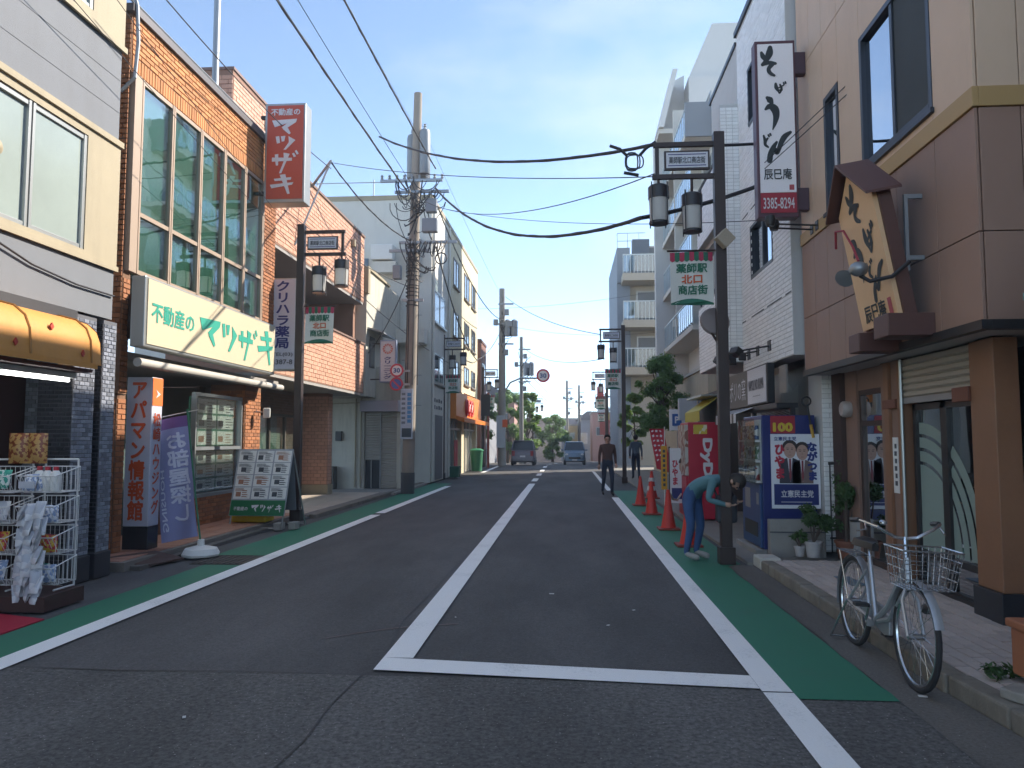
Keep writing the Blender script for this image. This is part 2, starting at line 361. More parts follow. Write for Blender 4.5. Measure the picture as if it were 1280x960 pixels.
for a in (48, 54, 60, 66): strip('centre_line', M_line, lambda y: CL-.075+bend(y), lambda y: CL+.075+bend(y), [a, a+2.5], .006)
g = G(); g.quad((CL-.11, 5.32, .0065), (RL-.097, 5.10, .0065), (RL-.097, 5.37, .0065), (CL-.11, 5.619, .0065)); struct(g, 'stop_line', M_line)
jt = lambda y, k, a=.018: a*noise.noise(V((y*1.9, k, 0)))+a*.6*noise.noise(V((y*7, k, 3)))
den = lambda a, b: [a+(b-a)*i/int((b-a)/.16) for i in range(int((b-a)/.16)+1)]
strip('cycle_strip', M_green, lambda y: -4.62+jt(y, 1), LL-.108, den(-1, 9.55), .002); strip('cycle_strip', M_green, lambda y: -4.85+jt(y, 2), LL-.108, den(10.35, 27.5), .002)
strip('cycle_strip', M_green, RL+.098, lambda y: (2.02 if y < 10 else 2.22)+jt(y, 5), den(4.93, 24), .002)
# tar seams
M_tar = mat('tar', '17171a', .6, var=.1)
g = G()
pts = [(-5.3, 5.20), (-4.2, 5.24), (-3.1, 5.20), (-2.2, 5.24), (-1.38, 5.22)]
for (a, b), (c, d) in zip(pts, pts[1:]): g.quad((a, b-.007, .001), (c, d-.007, .001), (c, d+.007, .001), (a, b+.007, .001))
pts = [(-1.40, 5.21), (-1.43, 4.6), (-1.40, 4.1), (-1.44, 3.6), (-1.43, 2.0)]
for (a, b), (c, d) in zip(pts, pts[1:]): g.quad((a-.006, b, .0012), (c-.006, d, .0012), (c+.006, d, .0012), (a+.006, b, .0012))
pts = [(-1.34, 5.5), (-1.45, 6.8), (-1.42, 8.2), (-1.40, 10.5)]
for (a, b), (c, d) in zip(pts, pts[1:]): g.quad((a-.006, b, -.002), (c-.006, d, -.002), (c+.006, d, -.002), (a+.006, b, -.002))
struct(g, 'tar_seam', M_tar)
# bits of litter / chips on the asphalt
M_chip = mat('paper_scrap', 'c9c8c4', .8)
for i, (x, y, w) in enumerate([(-.16, 8.0, .05), (.35, 6.7, .03), (-2.2, 4.35, .03), (2.2, 5.02, .05), (.62, 7.3, .03), (-1.0, 6.9, .02)]):
    g = G().obox((x, y, .008), (w, w*.6, .004), rot(i)); solo(g, 'litter', M_chip, ['scrap of white paper lying in the hatched lane beyond the stop line', 'tiny white chip near the right edge line', 'pale scuff chip low on the left lane', 'scrap of white paper against the right kerb', 'little white chip beside the green strip', 'tiny pale chip by the centre line'][i], 'litter', 'scraps on the road')
# manhole / grate beside banner stand on the left
g = G().box((-4.85, 9.6, -.01), (-4.1, 10.3, .004)); grate = struct(g, 'drain_cover', mat('drain_iron', '3a3633', .7, .3, var=.3, scale=20))
gb = G()
for k in range(9): gb.box((-4.83+k*.083, 9.62, .0041), (-4.80+k*.083, 10.28, .012))
gb.obj('grate_bars', MATS['drain_iron'], grate)
# ---- right pavement with kerb stones and pavers
M_kerb = mat('kerb_stone', '6f685d', .9, var=.34, scale=7, bump=.3, dirt=.75, per=.12)
M_pave = mat('paver', 'b0a198', .85, var=.15, scale=8, bump=.15, per=.13)
M_bed = mat('paving_bed', '4a4744', .95, var=.2)
def kx(y): return 2.40 + (.10 if y < 5.2 else 0) + (.14 if y < 4.3 else 0) - (.02 if y > 8.5 else 0)
g = G().box((2.54, -1, -.02), (3.9, 9.78, .105)); pav = struct(g, 'pavement', M_bed)
ky = 9.9; i = 0
while ky > 2.2:
    ln = .60; x = 2.37 + max(0, 5.6-ky)*.07; hgt = .125 + RND.uniform(-.008, .008)
    g = G().obox((x+.075, ky-ln/2, hgt/2-.005), (.15, ln-.012, hgt), rot(.07 if ky < 5.6 else 0)); b = g.obj('kerb_stone', M_kerb, pav, bevel=.018); ky -= ln
# pavers laid on the walkway (rx along y so rows run across)
n = field('paver', pav, M_pave, (3.62, 3.2, .104), (0,1,0), (-1,0,0), 6.5, 1.11, .22, .11, .008, .014, n_obj=290, jit=.002, stuffname='paving')
g = G().obox((2.95, 8.3, .124), (.16, .5, .006)); g.obj('access_cover', mat('blue_grey_cover', '4c5f70', .5, .2), pav)
# concrete corner block at the kerb end
g = G().box((2.36, 9.62, 0), (2.62, 10.0, .145)); g.obj('kerb_end', mat('kerb_light', 'b5b0a6', .85, var=.15, bump=.2), pav, bevel=.02)
# low stones beyond the front wheel
M_stone = mat('flat_stone', '7d7870', .9, var=.35, scale=9, bump=.5, bscale=25)
for i, (x, y, z, sx, sy) in enumerate([(2.62, 4.62, .125, .30, .26), (2.80, 4.32, .115, .26, .3)]):
    g = G(); pr = []; 
    n = 11; top = []; 
    for k in range(n): a = 2*math.pi*k/n; r = 1+RND.uniform(-.15,.12); top.append((x+math.cos(a)*sx/2*r, y+math.sin(a)*sy/2*r, z))
    g.prism(top, (0,0,.06)); solo(g, 'stepping_stone', M_stone, ['flat speckled stone on the kerb edge behind the bicycle front wheel', 'flat brown stone under the terracotta planter by the kerb'][i], 'stone', bevel=.012)
# ---- left pavements
M_terr = mat('terracotta_tile', '9d6a55', .6, var=.12, per=.08); M_ltile = mat('light_floor_tile', 'b3a493', .6, var=.1, per=.05)
g = G().box((-5.36, 9.0, -.02), (-9, 15.3, .10)); st = struct(g, 'shop_step', mat('step_edge', '6d665f', .9, var=.2, bump=.2))
field('floor_tile', st, M_terr, (-6.95, 15.25, .101), (0,-1,0), (1,0,0), 6.2, 1.56, .3, .3, .008, .010, n_obj=100, bond=0, stuffname='floor_tiling')
g = G().box((-5.25, 15.3, -.02), (-9, 21.9, .06)); st2 = struct(g, 'pharmacy_step', MATS['step_edge'])
field('floor_tile', st2, M_ltile, (-7.2, 21.85, .061), (0,-1,0), (1,0,0), 6.5, 1.9, .45, .45, .008, .008, n_obj=56, bond=0, stuffname='floor_tiling')
g = G().box((-4.95, 21.9, -.02), (-9, 47, .05)); struct(g, 'far_pavement', M_conc)
kb = None; ky = 15.3
while ky < 27:
    g = G().box((-5.24, ky+.005, -.01), (-5.09, ky+.595, .07)); ky += .6
    if kb is None: kb = struct(g, 'kerb', M_kerb)
    else: g.obj('kerb_stone', M_kerb, kb)
M_kerbd = mat('kerb_dark', '56524d', .9, var=.3, scale=6, dirt=.5)
kb = None; ky = 9.1
while ky < 15.2:
    g = G().box((-5.35, ky+.005, -.01), (-5.22, ky+.595, .045)); ky += .6
    if kb is None: kb = struct(g, 'kerb', M_kerbd)
    else: g.obj('kerb_stone', M_kerbd, kb)
g = G().box((2.30, 10.05, -.02), (6, 46, .035)); struct(g, 'forecourt', mat('forecourt_concrete', '77736c', .9, var=.2, bump=.2, dirt=.2))
mat_red = mat('red_doormat', 'a3152a', .95, var=.12, scale=40, bump=.4, bscale=200)
g = G().prism([(-4.62,3.6,.002),(-4.62,6.55,.002),(-5.9,6.95,.002),(-5.9,3.6,.002)], (0,0,.012)); solo(g, 'door_mat', mat_red, 'bright red mat laid on the ground before the snack rack', 'mat')
g = G().prism([(-5.95,8.95,.10),(-5.2,9.3,.02),(-5.05,9.85,.02),(-5.45,9.85,.11)], (0,0,.02)); solo(g, 'metal_plate', mat('rust_plate', '4d3a33', .7, .3, var=.3, scale=9), 'rusty steel ramp plate lying before the orange lettered sign pillar', 'plate')

# faint reddish scuff across the left lane
g = G(); pts = [(-1.95, 6.15), (-1.75, 6.32), (-1.5, 6.5), (-1.25, 6.62), (-.95, 6.7)]
for (a, b), (c, d) in zip(pts, pts[1:]): g.quad((a, b-.012, -.0025), (c, d-.012, -.0025), (c, d+.012, -.0025), (a, b+.012, -.0025))
struct(g, 'road_scuff', mat('scuff', '6b5c58', .9, var=.3, scale=30))
# ================================================================ A: grey building on the near left
M_greyw = mat('grey_render', '62666d', .8, var=.06, bump=.1, dirt=.15); M_cream = mat('cream_trim', '94886f', .7, var=.1, bump=.1, dirt=.25)
M_mosaic = mat('grey_mosaic', '6f7480', .35, var=.05, per=.42); M_mosbk = mat('mosaic_grout', '51535a', .9)
M_granite = mat('dark_granite', '202127', .25, var=.4, scale=120); M_plinth = mat('plinth_dark', '2a2a2e', .5, var=.2)
M_glassA = mat('frosted_window', '87938e', .14, var=.22, scale=1.1, spec=.6); M_curt = mat('pale_curtain', 'b9c6b9', .9, var=.06, scale=1)
A = thing('grey_building', 'grey rendered building with cream window bands beside the orange awning', 'building', (-8, 5, 0))
X = -5.4
g = G(); grid_wall(g, 'x', X, -.35, -2, 8.62, 3.02, 3.63, []); grid_wall(g, 'x', X, -.35, -2, 8.62, 5.17, 6.34, []); grid_wall(g, 'x', X, -.35, -2, 8.62, 7.9, 9.6, [])
g.box((X-.351, -2, 3.02), (-12, -1.6, 9.6)); g.box((X-.351, 8.3, 3.02), (-12, 8.62, 9.6)); g.box((X-.351, -1.59, 9.2), (-12, 8.29, 9.6))
g.obj('wall', M_greyw, A)
g = G(); wins = [(1.0, 3.4, 3.72, 5.03), (3.9, 5.9, 3.72, 5.03), (6.25, 8.02, 3.72, 5.03)]
grid_wall(g, 'x', X+.02, -.36, -2, 8.64, 3.631, 5.169, wins); grid_wall(g, 'x', X+.02, -.36, -2, 8.64, 6.341, 7.899, [(6.25, 8.02, 6.5, 7.7), (3.9, 5.9, 6.5, 7.7)])
g.box((X+.02, -2, 5.12), (X+.05, 8.66, 5.19)); g.box((X+.02, -2, 6.31), (X+.05, 8.66, 6.38)); g.box((X+.02,-2,3.60),(X+.04,8.65,3.66))
g.obj('window_band', M_cream, A)
g = G()
for z in (5.55, 5.95): g.box((X+.0005, -2, z), (X+.004, 8.61, z+.012))
g.obj('groove_line', mat('groove_grey', '5a5d64', .8), A)
for (a, b, c, d) in wins + [(6.25, 8.02, 6.5, 7.7), (3.9, 5.9, 6.5, 7.7)]:
    fr = G(); x = X-.06; mid = (a+b)/2
    for q in ((a, a+.05), (b-.05, b), (mid-.05, mid-.012), (mid+.012, mid+.05)): fr.box((x, q[0], c), (x+.07, q[1], d))
    for q in ((c, c+.05), (d-.06, d)): fr.box((x, a+.051, q[0]), (x+.06, mid-.051, q[1])); fr.box((x, mid+.051, q[0]), (x+.06, b-.051, q[1]))
    wo_ = fr.obj('window_frame', M_alu, A, bevel=.004)
    G().box((x+.02, a+.04, c+.04), (x+.026, mid-.03, d-.05)).obj('pane', M_glassA, wo_); G().box((x+.03, mid+.03, c+.04), (x+.036, b-.04, d-.05)).obj('pane', M_glassA, wo_)
    cg = G(); n = 24
    for k in range(n): y0 = a+(b-a)*k/n; y1 = a+(b-a)*(k+1)/n; dx = .03*(k % 2); cg.quad((x-.12-dx, y0, c), (x-.12-.03+dx, y1, c), (x-.12-.03+dx, y1, d), (x-.12-dx, y0, d))
    cg.obj('curtain', M_curt, wo_)
# shop front: mosaic tile piers, dark doorway
M_dmos = mat('charcoal_mosaic', '26272c', .4, var=.1, per=.3)
g = G().box((-5.43, 8.0, 0), (-5.83, 8.38, 3.0)); g.box((-5.42, 8.50, .0), (-6.2, 8.76, 3.0)); g.box((-5.60, 8.381, 0), (-6.6, 8.499, 3.019)); g.obj('pier', M_mosbk, A)
T = dict(stuffname='mosaic_tiling')
field('mosaic_tile', A, M_mosaic, (-5.43, 8.005, .30), (0,1,0), (0,0,1), .37, 2.68, .095, .0475, .006, .008, **T)
field('mosaic_tile', A, M_mosaic, (-5.42, 8.505, .30), (0,1,0), (0,0,1), .25, 2.68, .095, .0475, .006, .008, **T)
field('mosaic_tile', A, M_dmos, (-5.83, 8.0, .0), (1,0,0), (0,0,1), .40, 2.98, .095, .0475, .006, .008, **T)
field('mosaic_tile', A, M_dmos, (-5.60, 8.50, .30), (1,0,0), (0,0,1), .18, 2.68, .095, .0475, .006, .008, **T)
field('mosaic_tile', A, M_mosaic, (-6.6, 8.381, .30), (1,0,0), (0,0,1), .76, 2.68, .095, .0475, .006, .008, **T)
G().box((-5.40, 8.47, 0), (-6.1, 8.78, .29)).box((-5.41, 7.98, 0), (-5.82, 8.40, .29)).obj('plinth', M_plinth, A, bevel=.01)
G().box((-6.25, 7.9, 0), (-6.3, 8.37, 3.0)).obj('door_pier', mat('dark_red_frame', '32201f', .5), A)
G().box((-5.401, -2, 2.9), (-6.0, 7.99, 3.019)).obj('lintel', M_plinth, A)
G().box((-7.8, -2, 0), (-7.7, 8.3, 3.0)).box((-7.69, 8.25, 0), (-6.61, 8.3, 3.0)).obj('shop_interior', mat('shop_brown', '55453c', .8, var=.2), A)
G().box((-5.43, -2, .0), (-7.69, 7.97, .03)).obj('shop_floor', M_conc, A)
# mosaic tile upper strip behind the awning
G().lathe([(.0,0),(.075,0),(.075,.10),(.03,.13),(.001,.13)], (-5.38, 6.55, 4.33), 14, rot(0,0,math.pi/2)).obj('wall_lamp', M_cream, A, smooth=True)
G().tube([(-5.37, 5.5, 3.5), (-5.36, 6.2, 3.42), (-5.36, 6.7, 3.47), (-5.37, 7.2, 3.36), (-5.37, 7.9, 3.30), (-5.37, 8.6, 3.30)], .012, 5).obj('loose_wire', M_cable, A)
# awning
aw = thing('shop_awning', 'weathered orange curved awning with red diamonds over the snack shop', 'awning', (-5.2, 6, 2.35))
M_aw = mat('orange_vinyl', 'c07c30', .6, var=.16, scale=3, dirt=.3, bump=.35, bscale=7)
prof = [(-5.42, 2.88), (-5.25, 2.875), (-5.08, 2.83), (-4.97, 2.74), (-4.92, 2.62), (-4.90, 2.38)]
g = G(); ys = [3.0 + k*.25 for k in range(19)] + [7.72]
vs = []
for y in ys:
    e = 1 if y < 7.6 else .93
    vs += [(-5.42 + (x+5.42)*e, y, 2.38+(z-2.38)*(.98 if y > 7.6 else 1)) for x, z in prof]
n = len(prof); g.add(vs, [(i*n+k, (i+1)*n+k, (i+1)*n+k+1, i*n+k+1)[::-1] for i in range(len(ys)-1) for k in range(n-1)])
g.add([(x, 7.725, z) for x, z in [(-5.42+(a+5.42)*.93, b) for a, b in prof]] + [(-5.42, 7.725, 2.38)], [tuple(range(n+1))])
g.obj('canopy', M_aw, aw, smooth=True)
for y in (3.9, 4.8, 5.7, 6.6, 7.5): G().tube([(x+.004, y, z+.006) for x, z in prof], .012, 5).obj('seam', mat('awning_seam', '9a6428', .7), aw)
g = G().box((-4.905, 3.0, 2.33), (-4.895, 7.6, 2.379)); g.box((-4.91, 3.0, 2.345), (-4.9051, 7.6, 2.352))
g.obj('valance', M_aw, aw)
g = G()
for k, (y, z) in enumerate([(6.9, 2.68), (5.9, 2.68), (7.35, 2.47), (6.4, 2.47), (4.9, 2.68)]):
    x = -4.90 if z < 2.6 else -4.93; d = .028; g.prism([(x, y-d, z), (x, y, z-d*1.3), (x, y+d, z), (x, y, z+d*1.3)], (.012 if z < 2.6 else .018, 0, 0))
g.obj('red_mark', mat('red_mark', 'a83020', .7), aw)
G().box((-5.40, 3, 2.30), (-5.0, 7.68, 2.335)).obj('frame', mat('awning_frame', '4b2622', .6), aw)
fl = thing('fluorescent_light', 'lit white fluorescent tube under the orange awning', 'lamp', (-5.2, 6, 2.2))
G().box((-5.26, 5.0, 2.24), (-5.16, 7.66, 2.295)).obj('housing', M_white, fl); G().tube([(-5.21, 5.05, 2.215), (-5.21, 7.6, 2.215)], .016, 8).obj('tube', mat('tube_glow', (1,1,.97), .5, var=0, emit=3), fl)
# ---- snack rack
M_wire = mat('white_wire', 'd6d4d2', .4, var=.08)
def rack(x0, x1, y0, y1, label):
    r = thing('wire_rack', label, 'rack', ((x0+x1)/2, (y0+y1)/2, .15), 'wire racks of the snack shop')
    fr = G()
    for x in (x0+.02, x1-.02): fr.tube([(x, y1, .16), (x, y1, 1.40)], .010, 5); fr.tube([(x, y0+.02, .17), (x, y1, .17)], .010, 5)
    fr.tube([(x0+.02, y1, 1.40), (x1-.02, y1, 1.40)], .010, 5); fr.obj('frame', M_wire, r)
    for k in range(4):
        z = .22 + k*.29; b = G(); zt = z+.20; zf = z+.10; yo = y0-.06
        for q in range(9):
            x = x0 + (x1-x0)*q/8; b.tube([(x, y1, z+.24), (x, y1, z), (x, y0+.05, z), (x, yo, zf+.06)], .0035, 4)
        for yv, zv in ((y1, z+.24), (y1, z), (y0+.05, z), (yo, zf+.06)): b.tube([(x0, yv, zv), (x1, yv, zv)], .006, 4)
        for x in (x0, x1):
            for t in range(5): yv = y0+(y1-y0)*t/5; b.tube([(x, yv, z), (x, yv, zf+.06+(z+.24-zf-.06)*(t)/5)], .0035, 4)
            b.tube([(x, yo, zf+.06), (x, y1, z+.24)], .006, 4)
        b.obj('basket', M_wire, r)
        t = G().prism([(x0+.03, yo-.006, zf-.055), (x0+.03+(x1-x0)*.42, yo-.006, zf-.055), (x0+.03+(x1-x0)*.42, yo-.006, zf+.01), (x0+.03, yo-.006, zf+.01)], (0, -.004, 0)).obj('price_card', mat('price_card', 'b9bcc6', .7), r)
    return r
rack(-5.22, -4.84, 6.98, 7.30, 'white wire rack nearest the road, filled with bottles and snack bags'); rack(-5.68, -5.27, 6.92, 7.24, 'white wire rack behind the hanging gloves, half cut by the frame')
bx = thing('wooden_crate', 'low dark brown wooden crate under the white wire rack', 'crate', (-5.1, 7.1, 0))
G().box((-4.79, 6.78, .012), (-4.82, 7.36, .15)).obj('side_board', mat('brown_board', '3a2420', .6, var=.25, scale=6), bx)
G().box((-5.72, 6.78, .012), (-4.82, 6.81, .15)).obj('front_board', MATS['brown_board'], bx); G().box((-5.72, 6.811, .12), (-4.821, 7.36, .145)).obj('top_board', MATS['brown_board'], bx)
def pack(c, d, m, lab, grp, yaw=0, lean=0, name='snack_bag', cat='snack bag'):
    """a pillow-shaped bag"""
    g = G(); nx, nz = 6, 7; M = rot(yaw, lean)
    for s in (1, -1):
        vs = []
        for i in range(nx+1):
            for k in range(nz+1):
                u = i/nx*2-1; w = k/nz*2-1; t = (1-abs(u)**3)*(1-abs(w)**4); vs.append(V(c) + M @ V((u*d[0]/2, s*(t*d[1]/2+.002), w*d[2]/2)) + V((0,0,d[2]/2)))
        fs = [(i*(nz+1)+k, (i+1)*(nz+1)+k, (i+1)*(nz+1)+k+1, i*(nz+1)+k+1)[::-s] for i in range(nx) for k in range(nz)]
        g.add(vs, fs)
    return solo(g, name, m, lab, cat, grp, smooth=True)
def packmat(n, c1, c2, sc=9):
    if n in MATS: return MATS[n]
    m = mat(n, c1, .35, var=0); t = m.node_tree; b = t.nodes['Principled BSDF']; l = t.links.new
    c = t.nodes.new('ShaderNodeTexCoord'); v = t.nodes.new('ShaderNodeTexVoronoi'); v.inputs['Scale'].default_value = sc; l(c.outputs['Object'], v.inputs['Vector'])
    r = t.nodes.new('ShaderNodeValToRGB'); r.color_ramp.interpolation = 'CONSTANT'; r.color_ramp.elements[0].color = (*srgb(c1), 1); r.color_ramp.elements[1].color = (*srgb(c2), 1); r.color_ramp.elements[1].position = .5
    l(v.outputs['Color'], r.inputs[0]); l(r.outputs[0], b.inputs['Base Color']); return m
P_tea = packmat('snack_brown', '7a3a20', 'b08a50', 38); P_grn = packmat('mint_pack', '2f9a86', 'd6e2dc', 34); P_blu = packmat('blue_pack', '8fa3c6', 'dfe2ea', 36); P_red = packmat('red_pack', 'a8343c', 'd9a05e', 40); P_yel = packmat('yellow_pack', 'c9a230', 'b8343c', 40); P_whi = packmat('glove_white', 'd8d8da', 'b9bcc4', 8)
for i in range(2): pack((-5.42+i*.20, 7.2, 1.36), (.18, .05, .30), P_tea, ['leftmost brown tea leaf bag standing on top of the rack', 'brown tea leaf bag on the rack top, right of its twin'][i], 'tea bags on the rack', .2)
rows = [(1.10, [P_blu, P_blu], 'pale blue snack bag lying in the top basket'), (.80, [P_red, P_blu, P_blu], 'snack bag in the second basket from the top'), (.52, [P_yel, P_red, P_yel], 'red and yellow snack bag in the third basket'), (.24, [P_grn, P_grn, P_blu], 'mint green pack in the bottom basket')]
for z, ms, lab in rows:
    for i, m in enumerate(ms): pack((-5.15+i*.11, 7.02+.05*(i % 2), z), (.13, .07, .17), m, ('leftmost ', 'middle ' if len(ms) > 2 else 'rightmost ', 'rightmost ')[i] + lab + ' of the near rack', 'packs in the near rack', .3*i, -.4)
for z, m, lab in ((.82, P_whi, 'white pack in the left rack, upper basket'), (.53, P_yel, 'yellow pack in the left rack, middle basket'), (.26, P_blu, 'blue pack in the left rack, bottom basket'), (1.12, P_grn, 'pale green pack in the left rack, top basket')):
    for i in range(2): pack((-5.58+i*.16, 7.0, z), (.15, .07, .19), m, ('outer ', 'inner ')[i] + lab, 'packs in the left rack', .1, -.35)
for i in range(3):
    bt = thing('bottle', ['leftmost white bottle with red cap in the top basket', 'middle white bottle with red cap in the top basket', 'rightmost white bottle with red cap in the top basket'][i], 'bottle', (-5.12+i*.105, 7.1-.03*i, 1.10), 'white bottles in the top basket')
    bt.location = bt.location
    G().lathe([(.0,0),(.045,0),(.05,.02),(.05,.16),(.03,.19),(.022,.20)], (-5.12+i*.105, 7.1-.03*i, 1.10), 12).obj('body', M_white, bt, smooth=True); G().lathe([(.024,.20),(.024,.235),(.001,.237)], (-5.12+i*.105, 7.1-.03*i, 1.10), 12).obj('cap', mat('red_cap', 'b0232e', .5), bt, smooth=True)
for i in range(11):                                   # gloves hung in bundles on a strip before the rack
    for j in range(3):
        z = 1.0 - i*.075; x = -5.06 + j*.085 + RND.uniform(-.015, .015)
        pack((x, 6.80+RND.uniform(-.02,.03), z-.16+RND.uniform(-.02,.02)), (.10, .05, .17), P_whi, 'white packet of gloves hung in overlapping rows before the rack', 'hanging glove packets', RND.uniform(-1.1,1.1), RND.uniform(-.5,-.1), 'glove_packet', 'packet')
# ================================================================ B: brick estate agency
M_brick = mat('orange_brick', 'ac6a38', .75, var=.12, scale=14, per=.22, bump=.1, bscale=90); M_brickd = mat('brown_brick', '8a5230', .75, var=.12, scale=14, per=.25, bump=.1); M_mort = mat('mortar', '6b4c38', .95, var=.15)
M_bronze = mat('bronze_frame', '9a8573', .45, .2, var=.08); M_glassB = glass('green_glass', (.72,.88,.82), .26)
B = thing('brick_building', 'orange brick two storey building with tall green glazed windows', 'building', (-8, 12, 0))
X = -5.9
g = G(); g.box((X, 9.62, 6.62), (X-.3, 14.85, 7.42)); g.box((X-.301, 9.62, 3.8), (X-6, 9.9, 7.42)); g.box((X-.301, 14.6, 3.8), (X-6, 14.85, 7.42)); g.box((X-.301, 9.91, 7.0), (X-6, 14.59, 7.2))
g.box((X, 9.62, 2.2), (X-.2, 9.80, 3.86)); g.box((X, 14.15, 3.86), (X-.3, 14.85, 6.619)); g.obj('wall', M_mort, B)
field('brick', B, M_brick, (X, 9.64, 6.86), (0,1,0), (0,0,1), 5.2, .56, .22, .07, .010, .012, n_obj=160, stuffname='brick_courses')
field('soldier_brick', B, M_brick, (X, 9.64, 6.63), (0,1,0), (0,0,1), 5.2, .225, .072, .222, .010, .014, n_obj=72, bond=0, stuffname='soldier_course')
field('brick', B, M_brickd, (X-.95, 9.62, 3.0), (1,0,0), (0,0,1), .95, 4.4, .22, .07, .010, .012, stuffname='side_brick_courses')
field('brick', B, M_brickd, (X, 9.625, 2.22), (0,1,0), (0,0,1), .17, 1.6, .17, .07, .010, .012, stuffname='corner_brick_courses'); field('brick', B, M_brickd, (X, 14.17, 3.9), (0,1,0), (0,0,1), .68, 2.7, .22, .07, .010, .012, stuffname='end_brick_courses')
g = G().box((X-.95, 9.635, 2.2), (X-.01, 9.64, 7.41)); 
g = G().box((X+.06, 9.55, 7.42), (X-.4, 14.9, 7.53)); g.obj('parapet_cap', mat('parapet_metal', '4c4a4d', .5, .4), B)
g = G()
g.tube([(X-.02, 9.5, 7.62), (X-.02, 14.9, 7.62)], .022, 6)
k = 9.7
while k < 14.9: g.tube([(X-.02, k, 7.53), (X-.02, k, 7.62)], .014, 5); k += .65
g.obj('roof_rail', M_steel, B)
ys = [9.86, 10.72, 11.60, 12.45, 13.29, 14.12]; z0, zt, z1 = 3.86, 4.70, 6.60
fr = G()
for y in ys: fr.box((X-.02, y-.045, z0), (X+.05, y-.008, z1)); fr.box((X-.02, y+.008, z0), (X+.05, y+.045, z1)); fr.box((X-.02, y-.008, z0), (X+.02, y+.008, z1))
for a, b in zip(ys, ys[1:]):
    for z in (z0+.03, zt, z1-.03): fr.box((X-.015, a+.046, z-.03), (X+.04, b-.046, z+.03))
fr.obj('window_frame', M_bronze, B)
for a, b in zip(ys, ys[1:]):
    for c, d in ((z0+.06, zt-.03), (zt+.03, z1-.06)):
        G().box((X+.005, a+.046, c), (X+.012, b-.046, d)).obj('pane', M_glassB, B)
G().box((X-.02, 9.66, z0), (X+.06, 9.80, z1)).obj('corner_post', M_bronze, B)
g = G().box((X-1.4, 9.91, 3.861), (X-1.45, 14.58, 6.99)); g.box((X-.05, 9.91, 3.80), (X-1.39, 14.58, 3.86)); g.obj('interior', mat('office_inside', '6f7f78', .9, var=.15, scale=1), B)
g = G()
for a, b in list(zip(ys, ys[1:])):                    # pale roller blinds at uneven heights behind the glass
    h = RND.choice([.5, .9, 1.3, .25]); g.box((X-.14, a+.06, z1-h), (X-.15, b-.06, z1-.05))
g.obj('blind', mat('roller_blind', '9fb0a6', .9, var=.05), B)
g = G()
for y in (10.4, 12.0, 13.1): g.box((X-.45, y, 3.87), (X-.9, y+.75, 4.55)); 
g.obj('cabinet', mat('office_cabinet', '8d968f', .7), B)
g = G()
for a, b in zip(ys, ys[1:]): g.box((X-.05, a+.02, z0), (X-.055, b-.02, z1))
g.obj('window_film', mat('green_film', '5d7d72', .5, var=.18, scale=.8), B)
# sign box above the ground floor
sb = thing('shop_sign_box', 'long cream sign box with green lettering on the brick building', 'sign', (-5.6, 11.7, 2.8))
M_signc = mat('sign_cream', 'bcae90', .45, var=.04, scale=1.2); M_sgreen = mat('sign_green', '1d8a74', .5, var=.04)
SX = -5.40
G().box((SX, 9.32, 2.79), (SX-.19, 13.70, 3.71)).obj('case', M_alu, sb, bevel=.012); G().box((SX-.191, 9.75, 2.95), (SX-.495, 13.5, 3.55)).obj('back_support', M_dark, sb); G().box((SX, 9.37, 2.83), (SX+.012, 13.66, 3.68)).obj('face', M_signc, sb)
GL = {'マ': [[(590,497),(745,482),(740,525),(672,615),(650,590),(685,538),(608,585)], [(655,605),(690,598),(708,668),(698,682)]],
      'ツ': [[(762,528),(782,522),(788,605),(770,612)], [(792,526),(817,521),(812,585),(797,590)], [(835,525),(875,575),(822,690),(808,690),(838,600)]],
      'ザ': [[(890,598),(998,606),(998,640),(890,645)], [(905,565),(924,560),(924,690),(912,690)], [(952,545),(985,560),(942,780),(930,780),(955,640)], [(998,560),(1008,548),(1020,590),(1008,600)], [(1012,530),(1022,518),(1034,560),(1024,572)]],
      'キ': [[(1045,620),(1125,605),(1122,635),(1050,648)], [(1028,690),(1135,665),(1128,695),(1035,732)], [(1072,575),(1097,568),(1119,800),(1108,805)]]}
def blocky(chs, o, rx, ux, rects, m, parent, th=.004, lift=.003):
    g = G(); rx = V(rx).normalized(); ux = V(ux).normalized(); nn = rx.cross(ux)
    for ch, (x, y, w, h) in zip(chs, rects):
        P = [p for q in GL[ch] for p in q]; a0 = min(p[0] for p in P); a1 = max(p[0] for p in P); b0 = min(p[1] for p in P); b1 = max(p[1] for p in P)
        for i, q in enumerate(GL[ch]):
            pl = [V(o) + rx*(x + (p[0]-a0)/(a1-a0)*w) + ux*(y + (1-(p[1]-b0)/(b1-b0))*h) + nn*(lift + i*.0004) for p in q]
            g.prism(pl, nn*th)
    return g.obj('lettering', m, parent)
ry, uz = (0,1,0), (0,0,1)
text('不動産の', (SX+.012, 9.46, 3.13), ry, uz, 1.14, .27, M_sgreen, sb, bold=.025, lift=.003)
blocky('マツザキ', (SX+.012, 9.37, 2.83), ry, uz, [(1.39, .18, .67, .42), (2.12, .17, .55, .43), (2.73, .09, .76, .58), (3.50, .11, .70, .61)], M_sgreen, sb)
# canopy rail under the sign, ground floor
G().tube([(-5.55, 9.45, 2.60), (-5.55, 14.45, 2.60)], .06, 12).obj('awning_roller', mat('roller_white', 'a9a49b', .5, var=.08), B, smooth=True)
G().box((-5.9, 9.82, 2.68), (-8.5, 15.2, 2.78)).obj('ceiling', mat('soffit_board', '8b8680', .8, var=.1), B)
g = G()
for y in (10.9, 12.1, 13.2): g.lathe([(.0,0),(.08,0),(.08,.015),(.001,.02)], (-6.1, y, 2.655), 14)
g.obj('downlight', mat('downlight_glow', (1,.93,.8), .5, var=0, emit=9), B)
